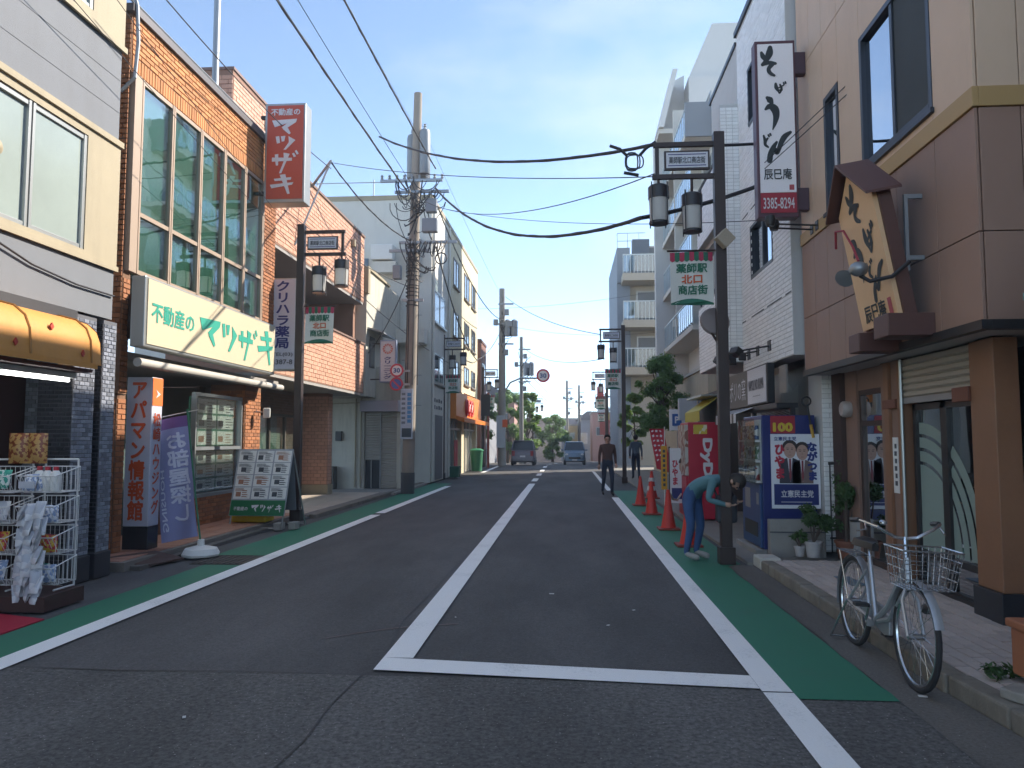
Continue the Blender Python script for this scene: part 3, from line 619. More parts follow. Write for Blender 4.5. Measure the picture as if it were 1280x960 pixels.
# ground floor brick piers, window with listings
boxes('brick_pier', M_mort, B, [((-6.3, 14.52, .1), (-7.0, 15.28, 2.67)), ((-6.36, 11.6, .1), (-6.7, 14.5, .62)), ((-5.92, 9.63, .1), (-6.5, 9.83, 2.19))])
field('brick', B, M_brickd, (-6.3, 14.53, .11), (0,1,0), (0,0,1), .74, 2.5, .21, .07, .010, .012, n_obj=90, stuffname='pier_brick_courses')
field('brick', B, M_brickd, (-7.0, 14.52, .11), (1,0,0), (0,0,1), .70, 2.5, .21, .07, .010, .012, n_obj=0, stuffname='pier_brick_courses')
field('brick', B, M_brickd, (-6.36, 11.62, .11), (0,1,0), (0,0,1), 2.86, .5, .21, .07, .010, .012, n_obj=50, stuffname='low_wall_courses')
field('brick', B, M_brickd, (-5.92, 9.635, .11), (0,1,0), (0,0,1), .19, 2.05, .19, .07, .010, .012, stuffname='pier_brick_courses'); field('brick', B, M_brickd, (-6.5, 9.63, .11), (1,0,0), (0,0,1), .57, 2.05, .21, .07, .010, .012, n_obj=0, stuffname='pier_brick_courses')
G().box((-8.4, 9.9, .1), (-8.5, 15.2, 2.67)).box((-6.9, 15.22, .1), (-8.39, 15.28, 2.67)).obj('back_wall', mat('agency_inside', '6e6a62', .8, var=.2), B)
M_bdgreen = mat('board_green', '2f6a55', .5, var=.05); M_paper = mat('paper', 'e2e3e0', .8, var=.05); M_ink = mat('ink_dark', '3c3f45', .8); M_inkr = mat('ink_photo', '9a6a52', .8)
wf = G()
for z in (.62, 1.44, 2.38): wf.box((-6.42, 12.62, z-.03), (-6.34, 14.5, z+.03))
for y in (12.62, 14.46): wf.box((-6.425, y, .65), (-6.335, y+.04, 2.35))
wf.obj('display_frame', M_steel, B)
for z0, z1 in ((.66, 1.40), (1.48, 2.34)):
    bd = G().box((-6.50, 12.68, z0), (-6.47, 14.44, z1)).obj('listing_board', M_bdgreen, B)
    for c in range(2):
        for r in range(3):
            y = 12.95+c*.76; h = (z1-z0)/3; z = z0+.02+r*h
            p = G().box((-6.469, y, z), (-6.464, y+.70, z+h-.04)).obj('listing_sheet', M_paper, bd)
            q = G()
            for k in range(4): q.box((-6.4639, y+.34, z+.03+k*.05), (-6.4625, y+RND.uniform(.5,.66), z+.045+k*.05))
            q.box((-6.4639, y+.04, z+.05), (-6.4625, y+.24, z+h*.55))
            q.obj('print', RND.choice([M_ink, M_inkr]), bd)
G().box((-6.40, 12.67, .66), (-6.395, 14.45, 1.40)).box((-6.40, 12.67, 1.48), (-6.395, 14.45, 2.34)).obj('pane', glass('shop_glass', (.85,.9,.88), .22), B)
G().box((-6.9, 10.2, .1), (-6.95, 12.5, 2.3)).obj('agency_door', mat('agency_glass', '3d4a48', .2, var=.2), B)
fd = thing('flood_lamp', 'small white flood lamp on the brick pier beside the pharmacy', 'lamp', (-6.1, 15.1, 2.1))
G().obox((-6.05, 15.0, 2.13), (.14, .12, .2), rot(.4)).obj('head', M_white, fd, bevel=.02); G().tube([(-6.29, 14.95, 2.16), (-6.12, 14.97, 2.15)], .015, 6).obj('arm', M_white, fd)
# red vertical sign
rs = thing('projecting_sign', 'red vertical sign box with white lettering high on the brick building', 'sign', (-5.4, 14.0, 6.2))
M_sred = mat('sign_red', 'b8402c', .45, var=.05)
k = 13.9/12.5; x0, x1 = -5.19*k, -4.47*k; zb, ztp = 1.6+(5.66-1.6)*k, 1.6+(7.42-1.6)*k
G().box((x0, 13.9, zb), (x1, 14.24, ztp)).obj('case', M_alu, rs, bevel=.015); G().box((x0+.05, 13.888, zb+.07), (x1-.04, 13.90, ztp-.05)).obj('face', M_sred, rs)
M_sw = mat('sign_white', 'd4d2d6', .5, var=.03)
text('不動産の', (x0+.12, 13.888, ztp-.25), X_, Z_, (x1-x0)*.72, .14, M_sw, rs, bold=.03, lift=.003)
w = x1-x0-.09; h = ztp-zb
blocky('マツザキ', (x0+.05, 13.888, zb+.05), X_, Z_, [(.13*w, h*.655, w*.69, h*.155), (.24*w, h*.50, w*.55, h*.14), (.15*w, h*.265, w*.74, h*.23), (.11*w, h*.055, w*.65, h*.20)], M_sw, rs)
boxes('bracket', M_dark, rs, [((x0-.001, 14.0, z), (-5.9, 14.08, z+.06)) for z in (zb+.2, ztp-.25)])
G().tube([(-6.4, 13.1, 7.0), (-6.4, 13.1, 11)], .06, 10).obj('flue', M_steel, B, smooth=True)
G().tube([(-5.93, 9.55, 8.0), (-5.82, 9.6, 7.5), (-5.80, 9.62, 7.0), (-5.82, 9.6, 6.5), (-6.0, 9.58, 6.3)], .025, 6).obj('hose', M_steel, B)
# Apaman pillar sign
ap = thing('sign_pillar', 'square white sign pillar with orange lettering on a dark base', 'sign', (-5.75, 10.0, .02))
M_orange = mat('letter_orange', 'c8481e', .5, var=.05); M_swh = mat('pillar_white', 'b9bccb', .4, var=.03)
G().box((-6.0, 9.99, .03), (-5.64, 10.26, .42)).obj('base', mat('base_black', '2e3034', .25, .4, var=.2, scale=2), ap, bevel=.01)
G().box((-6.0, 9.99, .421), (-5.64, 10.26, 2.45)).obj('body', M_swh, ap, bevel=.012)
G().box((-5.6385, 9.995, 2.06), (-5.634, 10.255, 2.44)).obj('orange_panel', mat('panel_orange', 'd4632a', .45), ap)
text('アパマン情報館', (-5.94, 9.99, .50), X_, Z_, .235, 1.88, M_orange, ap, bold=.035, vert=True)
text('松崎ハウジング', (-5.638, 10.03, .58), Y_, Z_, .19, 1.38, M_orange, ap, bold=.02, vert=True)
g = G().prism([(-5.632, 10.07, 2.28), (-5.632, 10.19, 2.22), (-5.632, 10.07, 2.16), (-5.632, 10.12, 2.22)], (.003,0,0)); g.obj('emblem', M_sw, ap)
# banner flag
bn = thing('banner_flag', 'lavender banner flag on a leaning green pole with white water base', 'banner', (-4.97, 10.1, .02))
G().lathe([(.0,0),(.25,0),(.26,.03),(.22,.10),(.10,.13),(.05,.14),(.045,.22),(.001,.22)], (-4.97, 10.15, .02), 8).obj('base', M_white, bn, smooth=True)
G().tube([(-4.97, 10.15, .15), (-5.14, 10.22, 1.1), (-5.29, 10.28, 2.02)], .012, 7).obj('pole', mat('pole_green', '2a6a4a', .5), bn)
G().tube([(-5.29, 10.28, 1.98), (-5.80, 10.30, 1.88)], .008, 6).tube([(-5.29, 10.28, 1.98), (-5.13, 10.28, 2.01)], .008, 6).obj('crossbar', M_white, bn)
M_lav = mat('lavender_cloth', '8f93c4', .85, var=.06, scale=2); M_lavd = mat('purple_cloth', '6a4a86', .85); M_lavw = mat('cloth_print', 'dcdef2', .85)
def bpt(u, v):
    """u 0..1 across, v 0..1 down the cloth"""
    a = V((-5.84, 10.40, 1.86)).lerp(V((-5.31, 10.32, 1.94)), u); b = V((-5.60, 10.32, .16)).lerp(V((-5.03, 10.20, .28)), u)
    return a.lerp(b, v) + V((0, .035*math.sin(u*7+v*5), 0))
g = G(); n1, n2 = 10, 22
vs = [bpt(i/n1, j/n2) for j in range(n2+1) for i in range(n1+1)]
fsx = [(j*(n1+1)+i, (j+1)*(n1+1)+i, (j+1)*(n1+1)+i+1, j*(n1+1)+i+1) for j in range(n2) for i in range(n1)]
hd = [f for f in fsx if f[0] < 2*(n1+1)]; bd = [f for f in fsx if f[0] >= 2*(n1+1)]
G().add(vs, bd).obj('cloth', M_lav, bn, smooth=True); G().add(vs, hd).obj('cloth_header', M_lavd, bn, smooth=True)
def cloth_text(body, u0, u1, v0, v1, m, bold=.02):       # seen from behind: the print shows through mirrored
    text(body, (0,0,0), X_, Z_, 1, 1, m, bn, bold=bold, vert=True, flat=lambda u, z, k: bpt(u0+(u1-u0)*(1-u), v1-(v1-v0)*z) + V((0, -.006-k, 0)))
cloth_text('お部屋探し', .34, .92, .13, .86, M_lavw, .03)
text('HOUSING', (0,0,0), X_, Z_, 1, 1, M_lavw, bn, bold=.02, flat=lambda u, z, k: bpt(.22-.14*z, .42+.5*u) + V((0, -.006-k, 0)))
# A-board with listings
ab = thing('a_board', 'white A-board covered in property sheets above a green name strip', 'sign board', (-5.4, 13.3, .01))
tilt = .10
def abp(u, z): return V((-5.95 + u + (z-.2)*.07, 13.15 + (z-.2)*.16, z))
def abquad(u0, u1, z0, z1, lift, m, name, th=.006):
    nn = V((0,-1,.16)).normalized(); pl = [abp(u0,z0)+nn*lift, abp(u1,z0)+nn*lift, abp(u1,z1)+nn*lift, abp(u0,z1)+nn*lift]
    return G().prism(pl, nn*th).obj(name, m, ab)
abquad(0, 1.0, .25, 1.42, 0, mat('board_white', '9499a2', .5, var=.04), 'panel', .02); abquad(.01, .99, .255, .52, .021, mat('name_green', '0f5a33', .45), 'name_strip', .004)
for r in range(4):
    for c in range(3):
        z = .545+r*.215; u = .03+c*.325
        p = abquad(u, u+.30, z, z+.20, .021, M_paper, 'listing_sheet', .002); nn = V((0,-1,.16)).normalized()
        q = G()
        for k in range(4): a = u+.15; q.prism([abp(a, z+.03+k*.035)+nn*.0245, abp(a+RND.uniform(.08,.14), z+.03+k*.035)+nn*.0245, abp(a+.08, z+.045+k*.035)+nn*.0245, abp(a, z+.045+k*.035)+nn*.0245], nn*.001)
        for k in range(5): a = u+.02; q.prism([abp(a, z+.135+k*.011)+nn*.0245, abp(a+RND.uniform(.15,.26), z+.135+k*.011)+nn*.0245, abp(a+.15, z+.14+k*.011)+nn*.0245, abp(a, z+.14+k*.011)+nn*.0245], nn*.001)
        a = u+.02+RND.uniform(0,.05); q.prism([abp(a, z+.04)+nn*.0245, abp(a+.09, z+.04)+nn*.0245, abp(a+.09, z+.12)+nn*.0245, abp(a, z+.12)+nn*.0245], nn*.001)
        q.obj('print', RND.choice([M_ink, M_ink, M_inkr]), ab)
ux = (abp(0,1)-abp(0,0)).normalized()
text('不動産の', abp(.07, .345)+V((0,-.026,0)), X_, ux, .26, .07, M_sw, ab, bold=.02)
blocky('マツザキ', abp(.36, .30)+V((0,-.026,0)), X_, ux, [(.03,.03,.13,.12), (.19,.03,.10,.12), (.32,.02,.11,.13), (.46,.02,.12,.13)], M_sw, ab, th=.002)
g = G()
for u in (.03, .97): g.tube([abp(u, .03)+V((0,.015,0)), abp(u, .26)+V((0,.015,0))], .014, 6); 
g.tube([abp(.03, .04)+V((0,.015,0)), abp(.97, .04)+V((0,.015,0))], .014, 6); 
g.obj('front_frame', M_alu, ab)
g = G()
for u in (.03, .97): g.tube([abp(u, 1.40)+V((0,.05,0)), V((-5.95+u+.10, 14.05, .02))], .014, 6)
g.tube([V((-5.95+.13, 14.05, .03)), V((-5.95+1.07, 14.05, .03))], .014, 6); g.obj('back_frame', M_alu, ab)
G().prism([abp(.02, .3)+V((0,.62,0)), abp(.98, .3)+V((0,.62,0)), abp(.98, 1.38)+V((0,.06,0)), abp(.02, 1.38)+V((0,.06,0))], (0,.01,.003)).obj('back_panel', mat('board_grey', '6c7078', .6), ab)
yb = thing('yellow_weight', 'yellow plastic weight block behind the A-board', 'weight', (-5.75, 13.7, .1))
G().box((-6.0, 13.35, .115), (-5.35, 13.75, .28)).obj('block', mat('yellow_plastic', 'c9a512', .5, var=.08), yb, bevel=.03); G().tube([(-5.85, 13.55, .27), (-5.85, 13.55, .32), (-5.5, 13.55, .32), (-5.5, 13.55, .27)], .012, 6).obj('grip', M_black, yb)
G2 = G().box((-5.10, 13.05, .015), (-4.98, 13.30, .14)); solo(G2, 'concrete_block', M_conc, 'small grey concrete block before the A-board foot', 'block', bevel=.008)
G2 = G().box((-4.88, 13.18, .015), (-4.76, 13.42, .14)); solo(G2, 'concrete_block', M_conc, 'grey concrete block between the A-board and the lamp post', 'block', bevel=.008)
# ================================================================ C: pharmacy, pink tile
M_pink = mat('pink_tile', 'bf8a70', .55, var=.07, per=.10, scale=8); M_pgrout = mat('pink_grout', '84604f', .9, var=.1); M_soff = mat('soffit_grey', '8d8985', .85, var=.08)
C = thing('pharmacy_building', 'pink tiled pharmacy building with overhanging upper storeys', 'building', (-8, 18, 0))
X = -6.0
g = G(); g.box((X, 14.9, 2.95), (X-.25, 22.1, 4.40)); g.box((X, 14.9, 5.65), (X-.25, 22.0, 7.60)); g.box((X-.251, 21.9, 2.95), (X-6, 22.1, 4.40)); g.box((X-.251, 21.8, 4.401), (X-6, 22.0, 7.60)); g.box((X-.251, 14.9, 5.65), (X-6, 15.1, 7.60))
g.box((X-.9, 14.9, 7.601), (X-6, 18.2, 9.3)); g.obj('wall', M_pgrout, C)
pf = lambda p: p.y < 22
field('wall_tile', C, M_pink, (X, 14.92, 2.97), (0,1,0), (0,0,1), 7.16, 1.42, .30, .098, .010, .010, n_obj=140, stuffname='wall_tiling')
field('wall_tile', C, M_pink, (X, 14.92, 5.68), (0,1,0), (0,0,1), 7.06, 1.90, .30, .098, .010, .010, n_obj=140, stuffname='wall_tiling')
field('wall_tile', C, M_pink, (X-.9, 14.92, 7.62), (0,1,0), (0,0,1), 3.26, 1.66, .30, .098, .010, .010, stuffname='wall_tiling')
field('wall_tile', C, M_pink, (X-4, 14.90, 7.62), (1,0,0), (0,0,1), 3.1, 1.66, .30, .098, .010, .010, stuffname='wall_tiling')
g = G(); g.box((X+.03, 14.88, 7.60), (X-.35, 22.03, 7.66)); g.box((X-.87, 14.88, 9.30), (X-6, 18.23, 9.36)); g.box((X+.03, 14.88, 4.40), (X-.3, 22.13, 4.45)); g.obj('coping', mat('coping_brown', '6a5148', .6), C)
g = G(); g.box((X-.01, 14.92, 2.88), (X-2.5, 22.08, 2.949)); g.box((X-.01, 14.92, 5.58), (X-2.5, 21.98, 5.649)); g.box((X-1.6, 14.92, 4.3), (X-1.7, 21.79, 5.579)); g.obj('soffit', M_soff, C)
for (y, z) in ((16.6, 8.75), (20.6, 7.0)): G().box((X-(.88 if z > 8 else -.01), y, z), (X-(.78 if z > 8 else -.11), y+.16, z+.2)).obj('wall_vent', M_cream, C, bevel=.015)
G().box((X-1.45, 14.95, .06), (X-1.5, 21.8, 2.879)).box((-6.9, 15.35, .06), (-7.4, 15.9, 2.879)).obj('ground_wall', mat('pharmacy_wall', '6b5d52', .7, var=.15), C)
field('wall_tile', C, mat('brown_wall_tile', '6e5140', .6, per=.15, var=.1), (X-1.45, 15.9, 1.95), (0,1,0), (0,0,1), 5.8, .9, .22, .07, .008, .010, stuffname='brown_tiling')
g = G().box((-6.65, 20.85, .06), (-7.45, 21.25, 2.879)); pier = g.obj('pier', M_pgrout, C)
field('wall_tile', C, M_pink, (-6.65, 20.86, .35), (0,1,0), (0,0,1), .38, 2.5, .19, .098, .010, .010, stuffname='pier_tiling'); field('wall_tile', C, M_pink, (-7.4, 20.85, .35), (1,0,0), (0,0,1), .75, 2.5, .19, .098, .010, .010, stuffname='pier_tiling')
G().box((-6.62, 20.83, .06), (-7.44, 21.28, .34)).obj('pier_base', M_cream, C)
dg_ = G()
for y in (16.3, 17.35, 18.4, 19.45, 20.5): dg_.box((-7.40, y, .06), (-7.34, y+.07, 2.25))
dg_.box((-7.40, 16.37, 2.18), (-7.34, 20.5, 2.25)); dg_.obj('door_frame', mat('door_frame_dark', '4a4640', .45, .3), C)
for y in (16.37, 17.42, 18.47, 19.52): G().box((-7.385, y, .08), (-7.378, y+.98, 2.18)).obj('pane', MATS['shop_glass'], C)
G().box((-7.33, 16.5, 1.45), (-7.325, 17.0, 1.9)).obj('yellow_notice', mat('yellow_notice', 'c9a91c', .6), C)
G().box((-7.42, 17.6, .3), (-7.41, 19.3, 1.9)).obj('green_poster', packmat('window_poster', '3f6a4c', '9aa79a', 3), C)
G().tube([(-5.98, 14.95, 2.9), (-5.98, 14.95, 7.6)], .04, 8).obj('downpipe', M_cream, C, smooth=True)
# pharmacy sign
ps = thing('vertical_sign', 'white vertical sign with navy lettering beside the lamp post', 'sign', (-5.7, 15.0, 3.0))
kx_ = lambda x, y, Y: (x, y)
G().box((-5.96, 14.85, 2.98), (-5.42, 15.12, 4.86)).obj('case', M_alu, ps, bevel=.015); G().box((-5.93, 14.838, 3.01), (-5.45, 14.85, 4.83)).obj('face', mat('sign_face_white', 'c6c6d2', .45, var=.03), ps)
M_navy = mat('letter_navy', '1c2468', .5)
text('クリハラ薬局', (-5.85, 14.838, 3.42), X_, Z_, .30, 1.38, M_navy, ps, bold=.03, vert=True); text('TEL(03)', (-5.90, 14.838, 3.25), X_, Z_, .42, .09, M_ink, ps, bold=.01); text('3387-8', (-5.90, 14.838, 3.10), X_, Z_, .42, .10, M_ink, ps, bold=.01)
# ================================================================ D: low cream shop with shutters
M_dwall = mat('aged_cream_render', 'b8b3a4', .9, var=.10, bump=.15, dirt=.55); M_shut = mat('shutter_beige', '9a958c', .5, .2, var=.06, dirt=.2)
D = thing('shutter_shop', 'aged cream two storey shop with closed roller shutters', 'building', (-7, 23.5, 0))
g = G(); g.box((-9, 22.35, 2.9), (-6.0, 26.98, 6.75)); g.box((-9, 23.6, .05), (-6.35, 25.15, 2.899)); g.box((-6.349, 23.6, 2.45), (-5.2, 25.15, 2.899)); g.box((-5.999, 23.6, 2.901), (-5.2, 25.15, 3.9)); g.box((-5.30, 23.6, .05), (-5.2, 25.15, 2.449)); g.obj('wall', M_dwall, D)
G().box((-9, 22.3, 6.751), (-5.94, 25.2, 6.83)).box((-6.05, 22.28, 6.0), (-5.93, 22.5, 6.75)).obj('coping', M_cream, D)
def shutter(name, x0, x1, y, z0, z1, m, parent, pitch=.075, axis='x'):
    g = G(); n = max(2, int((z1-z0)/pitch))
    for i in range(n):
        a = z0+(z1-z0)*i/n; b = z0+(z1-z0)*(i+1)/n
        if axis == 'x': q = [(x0, y, a), (x1, y, a), (x1, y-.018, a+(b-a)*.35), (x0, y-.018, a+(b-a)*.35), (x1, y-.018, a+(b-a)*.75), (x0, y-.018, a+(b-a)*.75), (x1, y, b), (x0, y, b)]
        else: q = [(y, x0, a), (y, x1, a), (y-.018, x1, a+(b-a)*.35), (y-.018, x0, a+(b-a)*.35), (y-.018, x1, a+(b-a)*.75), (y-.018, x0, a+(b-a)*.75), (y, x1, b), (y, x0, b)]
        g.add(q, [(0,1,2,3),(3,2,4,5),(5,4,6,7)])
    return g.obj(name, m, parent)
shutter('shutter', -6.33, -5.85, 23.66, .95, 2.44, M_shut, D); shutter('shutter', -5.82, -5.32, 23.66, .06, 2.44, M_shut, D)
G().box((-5.85, 23.61, .06), (-5.82, 23.68, 2.44)).obj('shutter_guide', M_steel, D)
G().box((-6.33, 23.72, .06), (-5.86, 23.75, .94)).obj('doorway', mat('dim_doorway', '2b2d30', .6, var=.3), D); G().box((-6.15, 23.68, .06), (-6.12, 23.71, .94)).obj('door_edge', M_alu, D)
G().box((-6.4, 23.2, 2.46), (-5.18, 23.595, 2.80)).obj('shutter_box', mat('lilac_grey_metal', '8d8893', .5, .2, var=.08), D, bevel=.01)
G().prism([(-6.0, 22.5, 4.95), (-6.0, 24.4, 4.95), (-5.5, 24.4, 4.80), (-5.5, 22.5, 4.80)], (0,0,.05)).obj('small_canopy', M_steel, D)
G().box((-5.999, 22.75, 3.8), (-5.97, 23.3, 4.75)).obj('upper_window', mat('dark_window', '2a3036', .15, var=.2), D)
g = G(); g.box((-7.95, 23.47, 1.45), (-7.7, 23.595, 1.85)); g.box((-7.25, 23.49, 1.55), (-7.05, 23.595, 1.85)); g.obj('meter_box', mat('meter_black', '26282b', .4, var=.2), D, bevel=.01)
g = G()
for x in (-7.45, -6.62, -6.45): g.tube([(x, 23.56, .1), (x, 23.56, 2.88)], .025, 6)
g.tube([(-7.8, 23.56, 1.85), (-7.8, 23.56, 2.7), (-6.5, 23.56, 2.75)], .015, 5); g.obj('conduit', M_cream, D)
G().box((-8.6, 23.2, .05), (-7.2, 23.59, .75)).obj('low_wall', mat('mossy_concrete', '4d4b46', .95, var=.25, bump=.3, dirt=.4), D)
cs = thing('cleaners_sign', 'white and red cleaning shop sign hung over the shutters', 'sign', (-5.3, 22.6, 3.3))
kk = 22.6/24; a0, a1 = -5.99*kk, -5.45*kk; b0, b1 = 1.6+(3.42-1.6)*kk, 1.6+(4.79-1.6)*kk
G().box((a0, 22.6, b0), (a1, 22.8, b1)).obj('case', mat('sign_frame_blue', '7e8aa6', .5), cs, bevel=.015); G().box((a0+.04, 22.588, b0+.04), (a1-.04, 22.6, b1-.04)).obj('face', mat('sign_face_pale', 'c3c1c6', .5), cs)
g = G(); cx, cz = (a0+a1)/2, b1-.27
for k in range(12): a = k*math.pi/6; g.prism([(cx+math.cos(a)*.07, 22.586, cz+math.sin(a)*.07), (cx+math.cos(a-.2)*.16, 22.586, cz+math.sin(a-.2)*.16), (cx+math.cos(a+.2)*.16, 22.586, cz+math.sin(a+.2)*.16)], (0,-.003,0))
g.obj('sun_emblem', mat('emblem_red', 'b8452e', .5), cs); text('クリーニング', (a0+.13, 22.588, b0+.1), X_, Z_, a1-a0-.26, .68, M_navy, cs, bold=.035, vert=True)
for z in (b1-.1, b0+.1): G().tube([(a0-.3, 22.7, z), (a0, 22.7, z)], .02, 6).obj('bracket', M_dark, cs)
# ================================================================ E: white office block and the cream block with the orange shop
M_ew = mat('white_render', 'cdcac0', .85, var=.06, bump=.08, dirt=.2); M_ec = mat('cream_render', 'cbbf9f', .85, var=.06, bump=.08, dirt=.15)
E1 = thing('white_office_block', 'tall cream white rendered block behind the utility pole', 'building', (-7.5, 28, 0))
sl_ = (-4.68+4.87)/(39.8-27.03); ex = lambda y: -4.87 + (y-27.03)*sl_
def skewbox(g, y0, y1, x_in, z0, z1, d=0):
    return g.prism([(ex(y0)+d, y0, z0), (ex(y1)+d, y1, z0), (x_in, y1, z0), (x_in, y0, z0)], (0,0,z1-z0))
g = G(); skewbox(g, 27.03, 30.7, -16, .05, 10.38); g.obj('wall', M_ew, E1)
g = G(); skewbox(g, 27.0, 30.7, -16, 10.38, 10.55, .03); g.obj('parapet', M_cream, E1)
g = G()
for x in (-7.3, -9.5): g.tube([(x, 28, 10.5), (x, 28, 11.5)], .025, 5)
g.tube([(-5.6, 28, 11.4), (-16, 28, 11.4)], .02, 5); g.obj('roof_rail', M_steel, E1)
def swin(parent, y0, y1, z0, z1, m_fr, m_gl, d=.0):
    f = G()
    for a, b, c, e in ((y0, y0+.06, z0, z1), (y1-.06, y1, z0, z1), ((y0+y1)/2-.03, (y0+y1)/2+.03, z0, z1), (y0, y1, z0, z0+.06), (y0, y1, z1-.06, z1)):
        f.prism([(ex(a)-.02, a, c), (ex(b)-.02, b, c), (ex(b)+.03, b, c), (ex(a)+.03, a, c)], (0,0,e-c))
    f.prism([(ex(y0)-.02, y0-.08, z0-.07), (ex(y1)-.02, y1+.08, z0-.07), (ex(y1)+.09, y1+.08, z0-.07), (ex(y0)+.09, y0-.08, z0-.07)], (0,0,.06))
    fo = f.obj('window_frame', m_fr, parent); G().prism([(ex(y0)+.004, y0, z0), (ex(y1)+.004, y1, z0), (ex(y1)+.010, y1, z0), (ex(y0)+.010, y0, z0)], (0,0,z1-z0)).obj('pane', m_gl, fo); return fo
M_dgl = mat('dark_reflective_glass', '3d4a55', .06, var=.15, scale=.6, spec=.8)
swin(E1, 27.5, 29.9, 5.95, 7.15, M_alu, M_dgl); swin(E1, 27.6, 29.6, 3.7, 4.8, M_alu, M_dgl)
g = G().prism([(ex(27.9)+.003, 27.9, .1), (ex(29.4)+.003, 29.4, .1), (ex(29.4)+.02, 29.4, .1), (ex(27.9)+.02, 27.9, .1)], (0,0,2.4)); g.obj('doorway', mat('dim_entry', '5c5b5c', .7, var=.15), E1)
for i in range(4):
    for j in range(2): y = 27.7+i*.45; G().prism([(ex(y)+.003, y, 2.72+j*.26), (ex(y)+.003, y+.27, 2.72+j*.26), (ex(y)+.012, y+.27, 2.72+j*.26), (ex(y)+.012, y, 2.72+j*.26)], (0,0,.14-.03*(i%2))).obj('raised_mark', M_ink, E1)
for y in (27.2, 30.6): G().tube([(ex(y)+.06, y, .1), (ex(y)+.06, y, 10.3)], .05, 8).obj('downpipe', M_ew, E1, smooth=True)
g = G().box((-6.1, 26.6, 7.6), (-6.9, 27.02, 8.0)).obj('ledge', M_ew, E1); G().box((-8.6, 26.98, 7.4), (-7.2, 27.025, 8.2)).obj('side_window', M_dgl, E1)
G().box((-7.0, 26.5, 8.05), (-6.2, 27.02, 8.6)).obj('air_conditioner', M_white, E1, bevel=.02); G().box((-5.75, 26.7, 7.5), (-5.25, 27.02, 8.9)).obj('equipment_box', mat('equipment_grey', '8f9496', .6), E1, bevel=.02); G().box((-6.3, 26.3, 5.0), (-5.0, 27.02, 5.5)).obj('low_ledge', M_ew, E1)
E2 = thing('cream_block', 'sunlit cream block over the orange fronted corner shop', 'building', (-7, 36, 0))
g = G(); skewbox(g, 30.72, 39.8, -14, 3.75, 10.38); skewbox(g, 30.72, 31.3, -14, .05, 3.749, .0); skewbox(g, 39.3, 39.8, -14, .05, 3.749); skewbox(g, 34.4, 35.1, -5.4, .05, 3.749, 0); g.obj('wall', M_ec, E2)
g = G(); skewbox(g, 30.72, 39.85, -14, 10.38, 10.55, .03); g.obj('parapet', M_cream, E2)
for y0, y1 in ((31.9, 33.3), (35.0, 36.6), (37.4, 38.8)):
    for z0, z1 in ((8.2, 9.4), (6.0, 7.1), (4.15, 5.0)): swin(E2, y0, y1, z0, z1, mat('brown_frame', '5a5148', .5), M_dgl)
M_or = mat('shop_orange', 'd9762a', .45, var=.05)
G().prism([(ex(31.3)+.001, 31.3, 2.45), (ex(39.3)+.001, 39.3, 2.45), (ex(39.3)+.25, 39.3, 2.45), (ex(31.3)+.25, 31.3, 2.45)], (0,0,1.15)).obj('fascia', M_or, E2, bevel=.01)
G().prism([(ex(31.3)+.25, 31.3, 2.40), (ex(40)+.25, 40, 2.40), (ex(40)+.6, 40, 2.30), (ex(31.3)+.6, 31.3, 2.30)], (0,0,.18)).obj('canopy', mat('shop_orange_dk', 'd4660e', .5), E2)
M_lred = mat('letter_red', 'b01f1c', .5)
for i in range(3):
    g = G(); yc = 34.2+i*.85; ring = [V((ex(yc)+.262, yc+math.cos(t)*.36, 3.02+math.sin(t)*.34)) for t in [k*math.pi/8 for k in range(16)]]; g.tube(ring, .06, 5, closed=True)
    g.tube([(ex(yc)+.262, yc-.18, 2.85), (ex(yc)+.262, yc+.18, 3.2)], .055, 5); g.obj('red_emblem', M_lred, E2)
g = G(); g.prism([(ex(31.3)-.2, 31.3, .05), (ex(39.3)-.2, 39.3, .05), (ex(39.3)-.19, 39.3, .05), (ex(31.3)-.19, 31.3, .05)], (0,0,3.7)); g.obj('shop_window', packmat('shop_window_dim', '9f9a90', 'bfb9aa', 1.2), E2)
for y in (32.4, 33.4, 36.0, 37.2, 38.3): G().prism([(ex(y)-.15, y, .05), (ex(y)-.15, y+.08, .05), (ex(y)-.07, y+.08, .05), (ex(y)-.07, y, .05)], (0,0,2.35)).obj('mullion', M_alu, E2)
G().prism([(ex(31.4)-.15, 31.4, 2.0), (ex(39.2)-.15, 39.2, 2.0), (ex(39.2)-.07, 39.2, 2.0), (ex(31.4)-.07, 31.4, 2.0)], (0,0,.08)).obj('transom', M_alu, E2)
nb = G().prism([(ex(32.2)+.02, 32.2, .06), (ex(33)+.02, 33.0, .06), (ex(33)+.05, 33, .06), (ex(32.2)+.05, 32.2, .06)], (0,0,1.5)); solo(nb, 'red_poster_board', mat('poster_red', 'c23a44', .6), 'red poster board leaning at the orange shop window', 'poster')
bn2 = thing('green_bin', 'green plastic bin before the cream corner shop', 'bin', (-4.35, 36.8, .05)); G().lathe([(.0,0),(.26,0),(.32,.95),(.34,.97)], (-4.35, 36.8, .06), 12).obj('body', mat('bin_green', '1f5c3c', .5), bn2, smooth=True); G().lathe([(.35,.97),(.35,1.02),(.2,1.09),(.001,1.10)], (-4.35, 36.8, .06), 12).obj('lid', mat('bin_green_lid', '2c7550', .5), bn2, smooth=True)
G2 = G().box((-4.75, 30.6, .06), (-4.35, 31.2, .5)); solo(G2, 'plastic_crate', mat('crate_green', '1d4a36', .6), 'dark green crate beside the far left lamp post', 'crate', bevel=.02)
